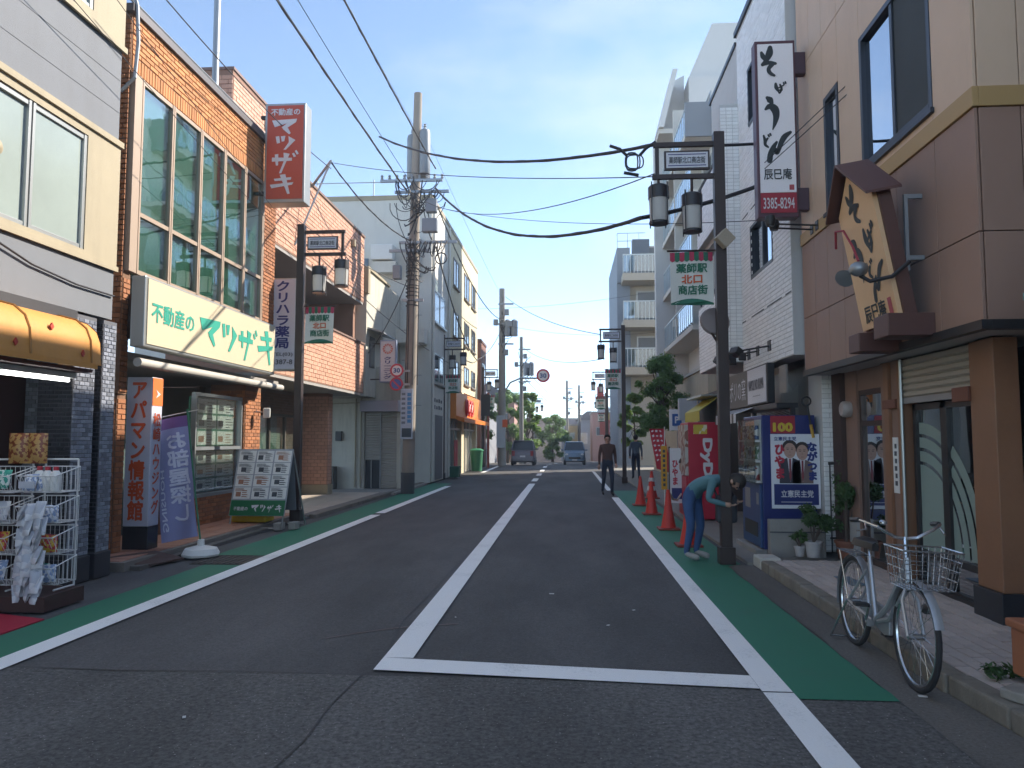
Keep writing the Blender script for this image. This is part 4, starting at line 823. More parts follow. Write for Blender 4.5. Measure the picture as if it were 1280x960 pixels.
# F: brown building and fence behind the corner shop
F = thing('brown_block', 'narrow reddish brown block beyond the cream corner shop', 'building', (-7, 44, 0))
G().box((-4.98, 43.9, .0), (-12, 47, 7.3)).obj('wall', mat('red_brown_render', '74483a', .8, var=.12, dirt=.2), F); G().box((-4.94, 43.85, 7.3), (-12, 47.05, 7.45)).obj('parapet', mat('brown_cap', '5a3a30', .7), F)
for z in (2.4, 4.9):
    f = G().box((-4.979, 44.5, z), (-4.93, 45.9, z+1.2)).obj('window', M_alu, F); G().box((-4.929, 44.6, z+.08), (-4.92, 45.8, z+1.1)).obj('pane', M_dgl, f)
# ================================================================ R1: soba restaurant, tan over brown panels
M_tan = mat('tan_panel', 'd0ad8f', .6, var=.06, dirt=.12, bump=.05, bscale=150); M_brn = mat('brown_panel', '8f6d5c', .6, var=.07, dirt=.14, bump=.05, bscale=150); M_belt = mat('ochre_belt', 'a8834f', .55, var=.05); M_seam = mat('panel_seam', '3b2c28', .9)
R1 = thing('soba_building', 'tan and brown panelled restaurant building at the near right', 'building', (6, 8, 0))
X = 3.2; Yn, Yf = 6.03, 10.40
g = G(); wins = [(6.68, 8.25, 4.48, 5.95), (8.92, 9.40, 4.36, 5.80)]
grid_wall(g, 'x', X+.03, .30, Yn+.03, Yf, 2.50, 9.6, wins); g.box((X+.331, Yn+.03, 2.5), (9, Yn+.3, 9.6)); g.box((X+.331, Yf-.3, .1), (9, Yf, 9.6)); g.box((X+.331, Yn+.31, 9.3), (9, Yf-.31, 9.6)); g.obj('wall_core', M_seam, R1)
ysm = [6.03, 6.68, 7.45, 8.25, 8.90, 9.42, 9.90, 10.40]
def xpanel(y0, y1, z0, z1, m, x=X, th=.028):
    for h in wins:                                    # cut panels round the windows
        if h[0] < y1-.01 and h[1] > y0+.01 and h[2] < z1-.01 and h[3] > z0+.01:
            out = []
            if z0 < h[2]-.02: xpanel(y0, y1, z0, h[2]-.002, m)
            if z1 > h[3]+.02: xpanel(y0, y1, h[3]+.002, z1, m)
            if y0 < h[0]-.02: xpanel(y0, h[0]-.002, max(z0,h[2]), min(z1,h[3]), m)
            if y1 > h[1]+.02: xpanel(h[1]+.002, y1, max(z0,h[2]), min(z1,h[3]), m)
            return
    G().box((x, y0+.004, z0+.004), (x+th, y1-.004, z1-.004)).obj('panel', m, R1, bevel=.004)
for a, b in zip(ysm, ysm[1:]):
    xpanel(a, b, 2.50, 3.21, M_brn); xpanel(a, b, 3.21, 4.20, M_brn); xpanel(a, b, 4.36, 6.6, M_tan); xpanel(a, b, 6.6, 9.6, M_tan)
G().box((4.75, Yn+.4, .1), (8.9, Yf-.4, 9.2)).obj('sun_blocker', M_seam, R1)  # unseen solid block added to stop sun leaking through the hollow shell
G().box((X-.02, Yn-.02, 4.20), (X+.03, Yf, 4.36)).box((X+.031, Yn-.02, 4.20), (8.9, Yn+.03, 4.36)).obj('belt', M_belt, R1, bevel=.004)
for a, b in ((3.232, 3.55), (3.55, 4.3), (4.3, 5.4), (5.4, 6.6)):
    for z0, z1, m in ((2.50, 3.21, M_brn), (3.21, 4.20, M_brn), (4.36, 6.6, M_tan), (6.6, 9.6, M_tan)): G().box((a+.004, Yn, z0+.004), (b-.004, Yn+.028, z1-.004)).obj('panel', m, R1, bevel=.004)
G().box((X-.03, Yn-.03, 2.44), (X+.05, Yf, 2.515)).box((X+.051, Yn-.03, 2.44), (8.9, Yn+.04, 2.515)).obj('drip_edge', M_black, R1)
G().box((X+.051, Yn+.041, 2.455), (4.2, Yf, 2.50)).obj('soffit', mat('soffit_pale', 'b5b0a8', .8, var=.05), R1)
M_wfr = mat('dark_blue_frame', '2c3038', .4, .3, var=.06); M_scr = mat('screen_mesh', '34383a', .8, var=.2, scale=2)
M_r1g = glass('dark_tint_glass', (.16,.19,.20), .55)
for (a, b, c, d) in wins:
    f = G(); x = X-.005
    for q in ((a, a+.06), (b-.06, b)): f.box((x, q[0], c), (x+.12, q[1], d))
    for q in ((c, c+.07), (d-.06, d)): f.box((x, a+.061, q[0]), (x+.12, b-.061, q[1]))
    if b-a > 1: f.box((x+.01, (a+b)/2-.03, c+.071), (x+.09, (a+b)/2+.03, d-.061))
    f.box((x-.03, a-.03, c-.05), (x+.02, b+.03, c-.001))
    fo = f.obj('window_frame', M_wfr, R1, bevel=.004)
    if b-a > 1:
        G().box((x+.05, (a+b)/2+.03, c+.07), (x+.056, b-.06, d-.06)).obj('pane', M_r1g, fo); G().box((x+.03, a+.06, c+.07), (x+.034, (a+b)/2-.03, d-.06)).obj('insect_screen', M_scr, fo)
    else: G().box((x+.05, a+.06, c+.07), (x+.056, b-.06, d-.06)).obj('pane', M_r1g, fo)
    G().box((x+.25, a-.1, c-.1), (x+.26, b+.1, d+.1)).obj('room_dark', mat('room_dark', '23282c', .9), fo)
# ground floor
M_owood = mat('orange_wood', '7a5238', .55, var=.18, scale=4, bump=.08, bscale=30); M_gw = mat('soba_wall', '7d6052', .75, var=.08, bump=.1)
g = G(); g.box((3.56, 8.40, .10), (3.9, 8.88, 2.454)); g.box((3.60, 9.72, .10), (3.9, 10.39, 2.454)); g.box((3.62, 8.881, 2.20), (3.9, 9.719, 2.454)); g.box((3.8, 2.5, .1), (4.0, 6.48, 2.44)); g.obj('ground_wall', M_gw, R1)
G().box((3.50, 6.48, .36), (3.70, 6.86, 2.44)).obj('pillar', M_owood, R1, bevel=.008); G().box((3.47, 6.45, .10), (3.73, 6.89, .36)).obj('pillar_foot', mat('foot_black', '1b1e24', .4, var=.2), R1, bevel=.006)
G().box((3.53, 8.30, .10), (3.70, 8.40, 2.44)).obj('pillar', M_owood, R1, bevel=.006); G().box((3.52, 8.60, .10), (3.559, 8.72, 2.44)).obj('door_post', M_owood, R1, bevel=.004)
boxes('wood_block', mat('red_wood', '5f3222', .55, var=.1), R1, [((3.47, 6.84, 1.93), (3.50, 7.12, 2.06)), ((3.515, 8.42, 1.93), (3.55, 8.75, 2.03))], .006)
sh = G(); z = 2.03; x = 3.56
for i in range(6): a = z+i*.068; sh.add([(x, 6.87, a), (x, 8.29, a), (x-.02, 8.29, a+.02), (x-.02, 6.87, a+.02), (x-.02, 8.29, a+.055), (x-.02, 6.87, a+.055), (x, 8.29, a+.068), (x, 6.87, a+.068)], [(0,1,2,3)[::-1],(3,2,4,5)[::-1],(5,4,6,7)[::-1]])
sh.obj('roller_shutter', mat('shutter_cream', '9c9384', .5, .1, var=.06), R1); G().box((3.535, 6.87, 1.97), (3.58, 8.29, 2.03)).obj('shutter_bar', M_steel, R1)
G().tube([(3.52, 8.27, .12), (3.52, 8.27, 2.44)], .018, 8).obj('rail', M_alu, R1)
M_dgl2 = glass('entrance_glass', (.42,.50,.48), .40); M_frost = mat('frosted_glass', '7c9088', .35, var=.05)
f = G()
for y in (6.88, 7.50, 7.56, 8.14): f.box((3.60, y, .16), (3.66, y+.06, 1.96))
for z in (.12, .42, 1.90): f.box((3.60, 6.94, z), (3.66, 8.2, z+.06))
f.box((3.58, 6.87, .10), (3.68, 8.29, .16)); fo = f.obj('door_frame', M_black, R1)
G().box((3.63, 6.94, .48), (3.636, 7.5, 1.9)).box((3.63, 7.62, .48), (3.636, 8.14, 1.9)).box((3.63, 6.94, .18), (3.636, 8.14, .42)).obj('pane', M_dgl2, fo)
g = G()                                             # frosted quarter-circle bands across the two leaves
for r0, r1 in ((.02, .84), (.875, .98), (1.015, 1.12), (1.155, 1.27)):
    P = []
    for k in range(19): t = math.pi/2*k/18; P.append((8.13 - r1*math.cos(t)*.92, .50 + r1*math.sin(t)))
    Q = []
    for k in range(19): t = math.pi/2*k/18; Q.append((8.13 - r0*math.cos(t)*.92, .50 + r0*math.sin(t)))
    for k in range(18):
        ym = (P[k][0]+P[k+1][0]+Q[k][0]+Q[k+1][0])/4
        if ym < 6.96 : continue
        q = [P[k], P[k+1], Q[k+1], Q[k]]
        if any(7.49 < p[0] < 7.63 for p in q) and 7.52 < ym < 7.60: continue
        g.add([(3.6285, p[0], p[1]) for p in q], [(0,1,2,3)])
g.box((3.626, 7.63, .49), (3.6284, 8.13, .80)); g.obj('frosted_pattern', M_frost, fo)
G().box((4.6, 6.6, .1), (4.65, 8.9, 2.4)).box((3.7, 8.32, .1), (4.6, 8.36, 2.4)).box((3.84, 6.5, .1), (4.6, 6.55, 2.4)).obj('interior', mat('soba_inside', '3a3f3c', .9, var=.2), R1)
f = G()
for y in (8.89, 9.66): f.box((3.63, y, .16), (3.70, y+.06, 2.2))
for z in (.12, 1.76, 2.14): f.box((3.63, 8.95, z), (3.70, 9.66, z+.06))
fo = f.obj('side_door', mat('door_bronze', '3b2f2b', .4, .3), R1); G().box((3.66, 8.95, .18), (3.666, 9.66, 1.76)).box((3.66, 8.95, 1.82), (3.666, 9.66, 2.14)).obj('pane', M_r1g, fo); G().box((3.9, 8.7, .1), (3.95, 9.8, 2.4)).obj('room_dark', mat('room_dark2', '4a4740', .9), fo)
G().box((3.552, 8.47, 1.02), (3.5595, 8.60, 1.62)).obj('paper_notice', M_paper, R1); mk = G()
for k in range(6): mk.box((3.5505, 8.50, 1.10+k*.08), (3.552, 8.56-.01*(k % 2), 1.15+k*.08))
mk.obj('notice_print', M_ink, R1)
G().lathe([(.0,0),(.10,0),(.105,.04),(.10,.09),(.08,.11),(.001,.11)], (3.60, 9.95, 1.98), 16, rot(0,0,-math.pi/2)).obj('wall_lamp', mat('lamp_opal', 'a79d98', .4), R1, smooth=True)
G().box((3.56, 9.74, .12), (3.60, 9.98, .62)).obj('meter_cover', mat('meter_white', '9a9a98', .6), R1)
# projecting white sign
M_ink2 = mat('brush_ink', '20282c', .6); M_signw = mat('sign_milk', 'f2f0f5', .45, var=.04, scale=1)
ws = thing('soba_sign', 'tall white projecting sign with black brush lettering and red phone strip', 'sign', (2.8, 10.0, 4.5))
a0, a1, b0, b1 = 2.53, 3.055, 4.50, 6.90
G().box((a0, 10.0, b0), (a1, 10.18, b1)).obj('case', mat('sign_frame_plum', '4a2c36', .45), ws, bevel=.01); G().box((a0+.035, 9.988, b0+.33), (a1-.03, 10.0, b1-.05)).obj('face', M_signw, ws); G().box((a0+.035, 9.988, b0+.06), (a1-.03, 10.0, b0+.325)).obj('phone_strip', mat('strip_crimson', '96202f', .45), ws)
text('3385-8294', (a0+.065, 9.988, b0+.11), X_, Z_, .40, .15, M_sw, ws, bold=.012); text('辰巳庵', (a0+.08, 9.988, b0+.50), X_, Z_, .36, .15, M_ink2, ws, bold=.015)
G().box((a1-.12, 9.984, b0+.36), (a1-.06, 9.988, b0+.43)).obj('seal', mat('seal_red', 'a3424a', .6), ws)
BR = {'そ': [[(78,105,6),(85,125,10),(93,142,7)], [(122,78,9),(118,110,14),(100,150,9),(82,172,7)], [(82,172,6),(115,162,8),(147,168,6)], [(132,170,9),(113,195,8),(118,218,8),(140,234,5)]],
      'ば': [[(155,252,5),(158,272,8),(170,292,4)], [(180,258,4),(188,278,5),(176,302,3),(170,288,3),(190,285,4)], [(172,274,3),(200,262,3)], [(200,248,3),(203,256,4)], [(210,244,3),(213,252,4)]],
      'う': [[(103,326,7),(117,338,13),(127,354,7)], [(93,386,5),(115,372,12),(140,386,16),(148,420,13),(140,460,8),(128,494,2)]],
      'ど': [[(86,525,4),(92,548,6),(90,565,4)], [(108,540,4),(96,556,6),(94,574,6),(110,588,4)], [(112,522,4),(116,530,4)], [(122,516,4),(126,524,4)]],
      'ん': [[(150,556,5),(134,580,9),(118,615,11),(111,652,11)], [(112,648,6),(124,608,8),(140,594,9),(148,612,8),(156,604,8),(172,562,10),(192,528,11),(222,506,6)]]}
def brush(ch, o, rx, ux, x, y, w, h, g):
    P = [p for s in BR[ch] for p in s]; a0 = min(p[0]-p[2] for p in P); a1 = max(p[0]+p[2] for p in P); b0 = min(p[1]-p[2] for p in P); b1 = max(p[1]+p[2] for p in P); k = (w/(a1-a0)+h/(b1-b0))/2*1.3
    for i, st in enumerate(BR[ch]): ribbon(g, [(x+(p[0]-a0)/(a1-a0)*w, y+(1-(p[1]-b0)/(b1-b0))*h, p[2]*k) for p in st], o, rx, ux, .004+.0008*i)
g = G(); o = (a0, 9.988, b0); H = 2.4
for ch, x, y, w, h in (('そ', .07, 1.90, .21, .42), ('ば', .25, 1.66, .15, .17), ('う', .11, 1.17, .18, .46), ('ど', .08, .93, .11, .20), ('ん', .13, .73, .32, .42)): brush(ch, o, X_, Z_, x, y, w, h, g)
g.obj('brush_lettering', M_ink2, ws)
boxes('bracket', mat('bracket_plum', '3d2b35', .5), ws, [((a1, 10.03, b1-.45), (3.20, 10.15, b1-.15)), ((a1, 10.03, b0+.1), (3.20, 10.15, b0+.4))], .01)
g = G()
for x, y in ((2.72, 9.9), (2.62, 9.7)): g.tube([(3.2, y, 4.30), (x, y, 4.33)], .012, 6); g.box((3.17, y-.05, 4.24), (3.2, y+.05, 4.36))
sp = thing('sign_spot_lamp', 'pair of black spot lamps on rods under the white soba sign', 'lamp', (2.8, 9.8, 4.2)); g.obj('rod', M_black, sp)
for x, y in ((2.72, 9.9), (2.62, 9.7)): G().lathe([(.0,0),(.05,0),(.07,.06),(.06,.13),(.001,.14)], (x-.02, y, 4.30), 12).obj('head', M_black, sp, smooth=True)
# wooden gabled sign
hs = thing('wooden_sign', 'gabled wooden sign board with brush lettering leaning from the brown wall', 'sign', (2.9, 7.2, 2.6))
fy0, fy1 = 6.86, 7.68; xb, xt, zb, zt = 2.93, 2.73, 2.66, 3.80
def hp(y, t): return V((xb+(xt-xb)*t, y, zb+(zt-zb)*t))
up = (hp(7,1)-hp(7,0)); Lh = up.length; up.normalize(); rgt = V((0,-1,0)); nrm = rgt.cross(up)     # outward (towards -x)
face = [hp(fy1,0), hp(fy0,0), hp(fy0,1), (hp(fy0,1)+hp(fy1,1))/2+up*.33, hp(fy1,1)]
M_hw = mat('pale_sign_wood', 'e0b181', .6, var=.10, scale=3, bump=.05); M_hd = mat('dark_sign_wood', '4a2d27', .5, var=.15, scale=5)
G().prism(face, -nrm*.04).obj('face', M_hw, hs)
big = [p + nrm*-.041 for p in [hp(fy1+.03,-.02), hp(fy0-.03,-.02), hp(fy0-.03,1), (hp(fy0,1)+hp(fy1,1))/2+up*.37, hp(fy1+.03,1)]]; G().prism(big, -nrm*.11).obj('back', M_hd, hs)
pk = (hp(fy0,1)+hp(fy1,1))/2+up*.40
for s, ye in ((1, fy0-.11), (-1, fy1+.10)):
    e = hp(ye, 1) - up*.03 if s == 1 else hp(ye, 1) - up*.02
    q = [pk + nrm*.10, e + nrm*.10, e - nrm*.22, pk - nrm*.22]; G().prism(q, up*.026).obj('roof', mat('sign_roof', '4d2f2a', .5, var=.15), hs, bevel=.004)
g = G(); o = hp(fy1, 0)
for ch, x, y, w, h in (('そ', .26, .98, .26, .38), ('ば', .48, .66, .24, .28), ('う', .16, .44, .20, .44), ('ど', .40, .44, .15, .18), ('ん', .42, .22, .34, .34)): brush(ch, o, rgt, up, x, y, w, h, g)
g.obj('brush_lettering', M_ink2, hs)
text('辰巳庵', hp(fy1-.14, .045), rgt, up, .48, .17, M_ink2, hs, bold=.015)
pl, e = plate(hp(fy1-.68, .055)+nrm*.004, rgt, up, [(0,0),(.07,0),(.07,.15),(0,.15)], .003); G().prism(pl, e).obj('seal', MATS['seal_red'], hs)
boxes('foot_bracket', M_hd, hs, [((2.80, 7.45, 2.44), (3.2, 7.72, 2.62)), ((2.80, 6.78, 2.50), (3.2, 7.10, 2.70))], .008)
G().box((3.04, 6.93, 3.1), (3.07, 6.96, 3.80)).box((3.071, 6.93, 3.76), (3.199, 6.96, 3.80)).box((3.071, 6.93, 3.2), (3.199, 6.96, 3.24)).obj('steel_bracket', M_steel, hs)
rb = thing('wall_spot_lamp', 'grey reflector lamp on the brown wall left of the wooden sign', 'lamp', (3.0, 8.15, 3.3)); G().lathe([(.03,0),(.09,.10),(.10,.12),(.06,.125)], (2.98, 8.15, 3.35), 14, rot(0,.6,-2.4)).obj('reflector', M_steel, rb, smooth=True); G().tube([(3.2, 8.0, 3.42), (3.05, 8.1, 3.45), (2.99, 8.14, 3.38)], .018, 6).lathe([(.05,0),(.05,.03)], (3.2, 8.0, 3.42), 12, rot(0,0,-math.pi/2)).obj('arm', M_black, rb)
cb = thing('bulb_lamp', 'round grey lamp on a bent arm before the wooden sign', 'lamp', (2.7, 6.9, 3.0)); G().ball((2.62, 6.92, 3.12), .085, 14, (1,1,.8)).obj('shade', M_steel, cb, smooth=True); G().tube([(2.98, 6.72, 3.14), (2.85, 6.78, 3.02), (2.70, 6.88, 3.0), (2.63, 6.92, 3.06)], .02, 6).obj('arm', M_black, cb)
G2 = G().tube([(2.63, 6.95, 3.2), (2.66, 7.15, 3.38), (2.67, 7.4, 3.60), (2.66, 7.58, 3.64), (2.70, 7.70, 3.50)], .012, 6); solo(G2, 'hanging_rope', mat('cord_red', '8e2430', .6), 'red rope looped over the wooden soba sign', 'rope')
# neighbouring house: only its copper-green eave juts in at the right frame edge
ne = thing('neighbour_house', 'house whose green copper eave juts in at the right edge', 'house', (5, 2, 0))
G().box((3.62, -8, 0), (9, 5.35, 6.2)).obj('wall', mat('house_render', '8a8074', .85, var=.1, dirt=.2), ne)
G().prism([(2.98, 5.1, 2.50), (3.61, 5.1, 3.36), (3.61, 3.5, 3.36), (2.98, 3.5, 2.50)], (.05, 0, -.06)).obj('roof_sheet', mat('verdigris', '5f8580', .6, .2, var=.2, scale=7, dirt=.2), ne); G().prism([(3.06, 5.08, 2.46), (3.6, 5.08, 3.2), (3.6, 3.5, 3.2), (3.06, 3.5, 2.46)], (.08, 0, -.1)).obj('eave_board', mat('eave_wood', '7a5c44', .7, var=.2), ne)
g = G(); t = 0
for i in range(4): a = V((2.98+.62*i/4, 0, 2.50+.86*i/4)); g.box((a.x-.01, 3.5, a.z), (a.x+.03, 5.12, a.z+.05))
g.obj('standing_seam', MATS['verdigris'], ne); G().box((3.10, 4.9, 2.2), (3.22, 5.02, 2.44)).box((3.22, 3.5, 2.2), (3.6, 5.0, 2.4)).obj('bracket', mat('eave_stone', '8d8378', .8), ne)
# ================================================================ R2: white tile building with shop
M_wt = mat('pale_wall_tile', 'f3f2ef', .45, var=.05, per=.06); M_wg = mat('tile_grout', 'bdbcb9', .9)
R2 = thing('tiled_building', 'pale grey tiled building behind the white soba sign', 'building', (6, 13, 0))
X = 3.1; holes = [(12.3, 12.75, 6.85, 7.85), (11.45, 12.8, 4.25, 5.15)]
g = G(); grid_wall(g, 'x', X, .3, 10.55, 13.5, 2.75, 8.85, holes); g.box((X+.301, 10.55, 2.75), (9, 10.8, 8.85)); g.box((3.0, 13.5, 2.95), (9, 13.7, 7.6)); g.box((X+.301, 13.501, 7.601), (9, 16.0, 8.70)); g.box((X+.0, 13.501, 7.6), (X+.3, 15.9, 8.7)); g.box((3.9, 13.701, 2.95), (4.0, 16, 7.599)); g.box((3.45, 10.55, .1), (3.75, 11.1, 2.749)); g.box((X+.7, 11.101, .1), (X+.8, 16, 2.949))
g.box((2.78, 13.501, 2.95), (2.999, 13.7, 7.6)); g.box((2.78, 13.701, 2.95), (2.9, 16, 4.3)); g.box((2.78, 13.701, 5.55), (2.9, 16, 6.7)); g.box((2.901, 13.701, 2.95), (3.899, 16, 3.08)); g.box((2.901, 13.701, 5.45), (3.899, 16, 5.55)); g.obj('wall', M_wg, R2)
hz = [(13.5-a[1], 13.5-a[0], a[2]-2.76, a[3]-2.76) for a in holes]
field('wall_tile', R2, M_wt, (X, 13.5, 2.76), (0,-1,0), (0,0,1), 2.95, 6.05, .197, .0655, .007, .006, holes=hz, stuffname='wall_tiling', n_obj=200, prefer=lambda p: p.z < 4.2 and p.y < 12.6)
field('wall_tile', R2, M_wt, (2.78, 13.5, 2.96), (1,0,0), (0,0,1), .32, 4.6, .107, .0655, .007, .006, bond=0, stuffname='wall_tiling')
field('wall_tile', R2, M_wt, (2.78, 16, 2.96), (0,-1,0), (0,0,1), 2.48, 1.32, .197, .0655, .007, .006, stuffname='wall_tiling'); field('wall_tile', R2, M_wt, (2.78, 16, 5.56), (0,-1,0), (0,0,1), 2.48, 1.12, .197, .0655, .007, .006, stuffname='wall_tiling')
field('wall_tile', R2, M_wt, (3.45, 10.55, .12), (1,0,0), (0,0,1), .3, 2.6, .197, .0655, .007, .006, stuffname='wall_tiling')
G().box((4.05, 10.9, .1), (8.9, 15.9, 8.6)).obj('sun_blocker', M_wg, R2)  # added unseen fill, keeps sun from passing through the open back
G().box((X-.04, 10.5, 8.85), (9, 13.55, 8.95)).box((X-.03, 13.551, 8.70), (9, 16.03, 8.78)).obj('coping', M_wfr, R2)
boxes('joint_line', M_ink, R2, [((X-.008, 10.56, 5.42), (X-.002, 13.49, 5.44)), ((X-.008, 10.56, 3.62), (X-.002, 13.49, 3.64))])
g = G()
for z in (4.3, 6.7):
    g = G().tube([(2.82, 13.55, z+.12), (2.82, 16, z+.12)], .03, 6); g.tube([(2.82, 13.55, z+.12), (3.05, 13.55, z+.12)], .03, 6)
    for y in (13.6, 14.4, 15.2, 15.9): g.tube([(2.82, y, z), (2.82, y, z+.12)], .02, 5)
    g.obj('handrail', M_wfr, R2)
for (a, b, c, d) in holes:
    f = G(); x = X+.0
    for q in ((a, a+.05), (b-.05, b)): f.box((x-.01, q[0], c), (x+.12, q[1], d))
    for q in ((c, c+.06), (d-.05, d)): f.box((x-.01, a+.051, q[0]), (x+.12, b-.051, q[1]))
    if b-a > 1: f.box((x+.02, (a+b)/2-.025, c+.061), (x+.1, (a+b)/2+.025, d-.051))
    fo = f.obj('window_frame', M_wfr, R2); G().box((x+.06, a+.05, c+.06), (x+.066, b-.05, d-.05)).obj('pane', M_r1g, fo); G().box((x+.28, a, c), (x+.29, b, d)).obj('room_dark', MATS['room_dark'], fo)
# shop level
G().box((3.20, 11.101, .1), (3.26, 11.16, 2.1)).box((3.20, 13.3, .1), (3.26, 13.4, 2.1)).box((3.0, 11.1, 2.05), (3.3, 13.5, 2.12)).obj('shop_front', M_black, R2)
G().box((3.22, 11.2, .4), (3.225, 13.3, 2.04)).obj('shop_pane', MATS['shop_glass'], R2); G().box((3.6, 11.2, .1), (3.62, 13.4, 2.7)).obj('shop_inside', packmat('shop_inside', '6e6258', '8d8478', 1.6), R2)
sg = thing('shop_sign', 'white rectangular shop sign with grey capital lettering on the tiled wall', 'sign', (3.05, 12.2, 2.1))
G().box((2.98, 11.50, 2.14), (3.09, 12.72, 2.74)).obj('case', M_black, sg, bevel=.006); G().box((2.972, 11.56, 2.165), (2.98, 12.70, 2.715)).obj('face', M_sw, sg)
text('NAPOLI NO KAMA', (2.972, 12.60, 2.37), (0,-1,0), Z_, .92, .17, mat('letter_grey', '55565a', .6), sg, bold=.01); G().box((2.9695, 11.9, 2.27), (2.972, 12.35, 2.285)).obj('small_print', mat('letter_pale', '9b9ba0', .6), sg)
sg2 = thing('shop_sign', 'taupe sign panel with white brush lettering behind the lamp post', 'sign', (3.05, 13.2, 2.1))
G().box((2.99, 12.74, 2.14), (3.09, 14.6, 2.74)).obj('panel', mat('taupe_panel', '5e5850', .6, var=.06), sg2, bevel=.004); text('ナポリの窯', (2.988, 14.4, 2.25), (0,-1,0), Z_, 1.5, .36, M_sw, sg2, bold=.0)
sa = thing('striped_awning', 'small black and white striped awning under the taupe sign', 'awning', (2.8, 13.2, 1.9))
for k in range(12):
    y = 12.5+k*.14; G().prism([(3.05, y, 2.12), (3.05, y+.139, 2.12), (2.72, y+.139, 2.0), (2.72, y, 2.0)], (0,0,.015)).prism([(2.72, y, 1.999), (2.72, y+.139, 1.999), (2.72, y+.139, 1.86), (2.72, y, 1.86)], (.01,0,0)).obj('stripe', [M_sw, M_black][k % 2], sa)
for i, y in enumerate((12.0, 12.7, 13.3)):
    t = thing('flood_light', ['black flood light on a rod nearest the white shop sign', 'middle black flood light above the shop signs', 'black flood light half behind the lamp post'][i], 'lamp', (2.8, y, 3.0), 'flood lights above the shop signs')
    G().tube([(3.1, y-.25, 3.02), (2.75, y, 2.98)], .015, 6).box((3.08, y-.33, 2.94), (3.1, y-.17, 3.1)).obj('rod', M_black, t); G().obox((2.66, y+.05, 2.96), (.14, .18, .12), rot(.5, 0, .5)).obox((2.74, y, 2.88), (.12, .05, .12), rot(.2)).obj('head', M_black, t, bevel=.015)
G().box((3.07, 10.85, 2.25), (3.095, 11.2, 2.65)).obj('vent_cover', mat('vent_taupe', '7d766e', .7), R2)
# alley wall, drainpipe, fence between R1 and R2
al = thing('alley_wall', 'lavender grey wall with a drainpipe beside the restaurant', 'wall', (3.7, 10.9, 0)); G().box((3.24, 10.405, 2.46), (3.8, 10.54, 9)).box((3.62, 10.405, .1), (3.8, 10.54, 2.44)).box((3.801, 10.41, .1), (6, 10.53, 9)).obj('wall', mat('lavender_wall', 'a5a0a6', .8, var=.06, bump=.08), al)  # upper front box added to close the slit between buildings against sun
G().tube([(3.68, 10.34, .15), (3.68, 10.34, 2.44)], .055, 10).obj('drainpipe', mat('pipe_grey', '8f8b8c', .5), al, smooth=True)
fe = thing('iron_fence', 'low black iron fence behind the potted plants', 'fence', (3.6, 10.2, .1)); g = G().tube([(3.46, 10.40, 1.28), (3.95, 10.30, 1.30)], .022, 6); g.tube([(3.46, 10.40, .3), (3.95, 10.30, .32)], .015, 6); g.obj('rail', M_black, fe)
for k in range(8): G().tube([(3.48+k*.065, 10.395-k*.013, .12), (3.48+k*.065, 10.395-k*.013, 1.28)], .010, 5).obj('bar', M_black, fe)
# ================================================================ blue vending machine with poster
vm = thing('vending_machine', 'dark blue drinks vending machine behind the lamp post', 'vending machine', (3.0, 11.2, .08))
M_vb = mat('vending_blue', '161f5c', .35, var=.05); x0, x1, y0, y1, z0, z1 = 2.66, 3.40, 10.7, 11.75, .10, 1.93
G().box((x0+.02, y0, z0), (x1, y1, z1)).obj('cabinet', M_vb, vm, bevel=.012)
G().box((x0, y0+.02, 1.0), (x0+.019, y1-.02, z1-.06)).obj('display_back', mat('display_white', 'a8aca6', .4), vm)
M_drk = [packmat('can_%d' % i, c, 'c9c9c4', 20) for i, c in enumerate(('7a2a22', '38593a', '2f4b7a', 'b79a4a', '5c4436'))]
for r in range(3):
    for k in range(9):
        y = y0+.09+k*.105; z = 1.04+r*.28; G().lathe([(.0,0),(.030,0),(.030,.15),(.018,.19),(.001,.19)], (x0-.025, y, z), 8).obj('sample_bottle', M_drk[(k*2+r) % 5], vm, smooth=True)
    G().box((x0-.06, y0+.03, 1.0+r*.28), (x0-.001, y1-.03, 1.03+r*.28)).obj('shelf_strip', M_white, vm)
G().box((x0-.075, y0+.02, .99), (x0-.07, y1-.02, z1-.05)).obj('pane', MATS['shop_glass'], vm)
G().box((x0-.02, y0+.01, z0+.02), (x0+.019, y1-.01, .98)).obj('lower_door', mat('vending_blue2', '1d3a6a', .35, var=.05), vm, bevel=.01); G().box((x0-.024, y0+.55, .62), (x0-.02, y0+.85, .9)).box((x0-.024, y0+.08, .70), (x0-.02, y0+.2, .86)).obj('coin_panel', M_alu, vm); G().box((x0-.024, y0+.15, .25), (x0-.02, y1-.15, .45)).obj('delivery_flap', M_black, vm)
G().box((x0+.14, y0-.006, 1.68), (x0+.47, y0, 1.92)).obj('price_sticker', mat('sticker_red', '9c1f2a', .5), vm); text('100', (x0+.17, y0-.006, 1.70), X_, Z_, .27, .13, mat('letter_yellow', 'd0b02c', .5), vm, bold=.06)
G().box((x0-.1, y0-.05, .0), (x1+.05, y1+.1, .099)).obj('plinth', M_conc, vm)
po = thing('poster_board', 'white and navy election poster with two suited people on the machine side', 'poster', (3.1, 10.65, .66))
px0, px1, pz0, pz1 = 2.79, 3.44, .66, 1.67
G().box((px0, 10.66, pz0), (px1, 10.685, pz1)).obj('panel', mat('poster_white', 'e4e6ec', .5, var=.03), po, bevel=.003); G().box((px0+.03, 10.656, pz0+.05), (px1-.03, 10.66, pz0+.33)).obj('navy_field', mat('poster_navy', '17215e', .5), po)
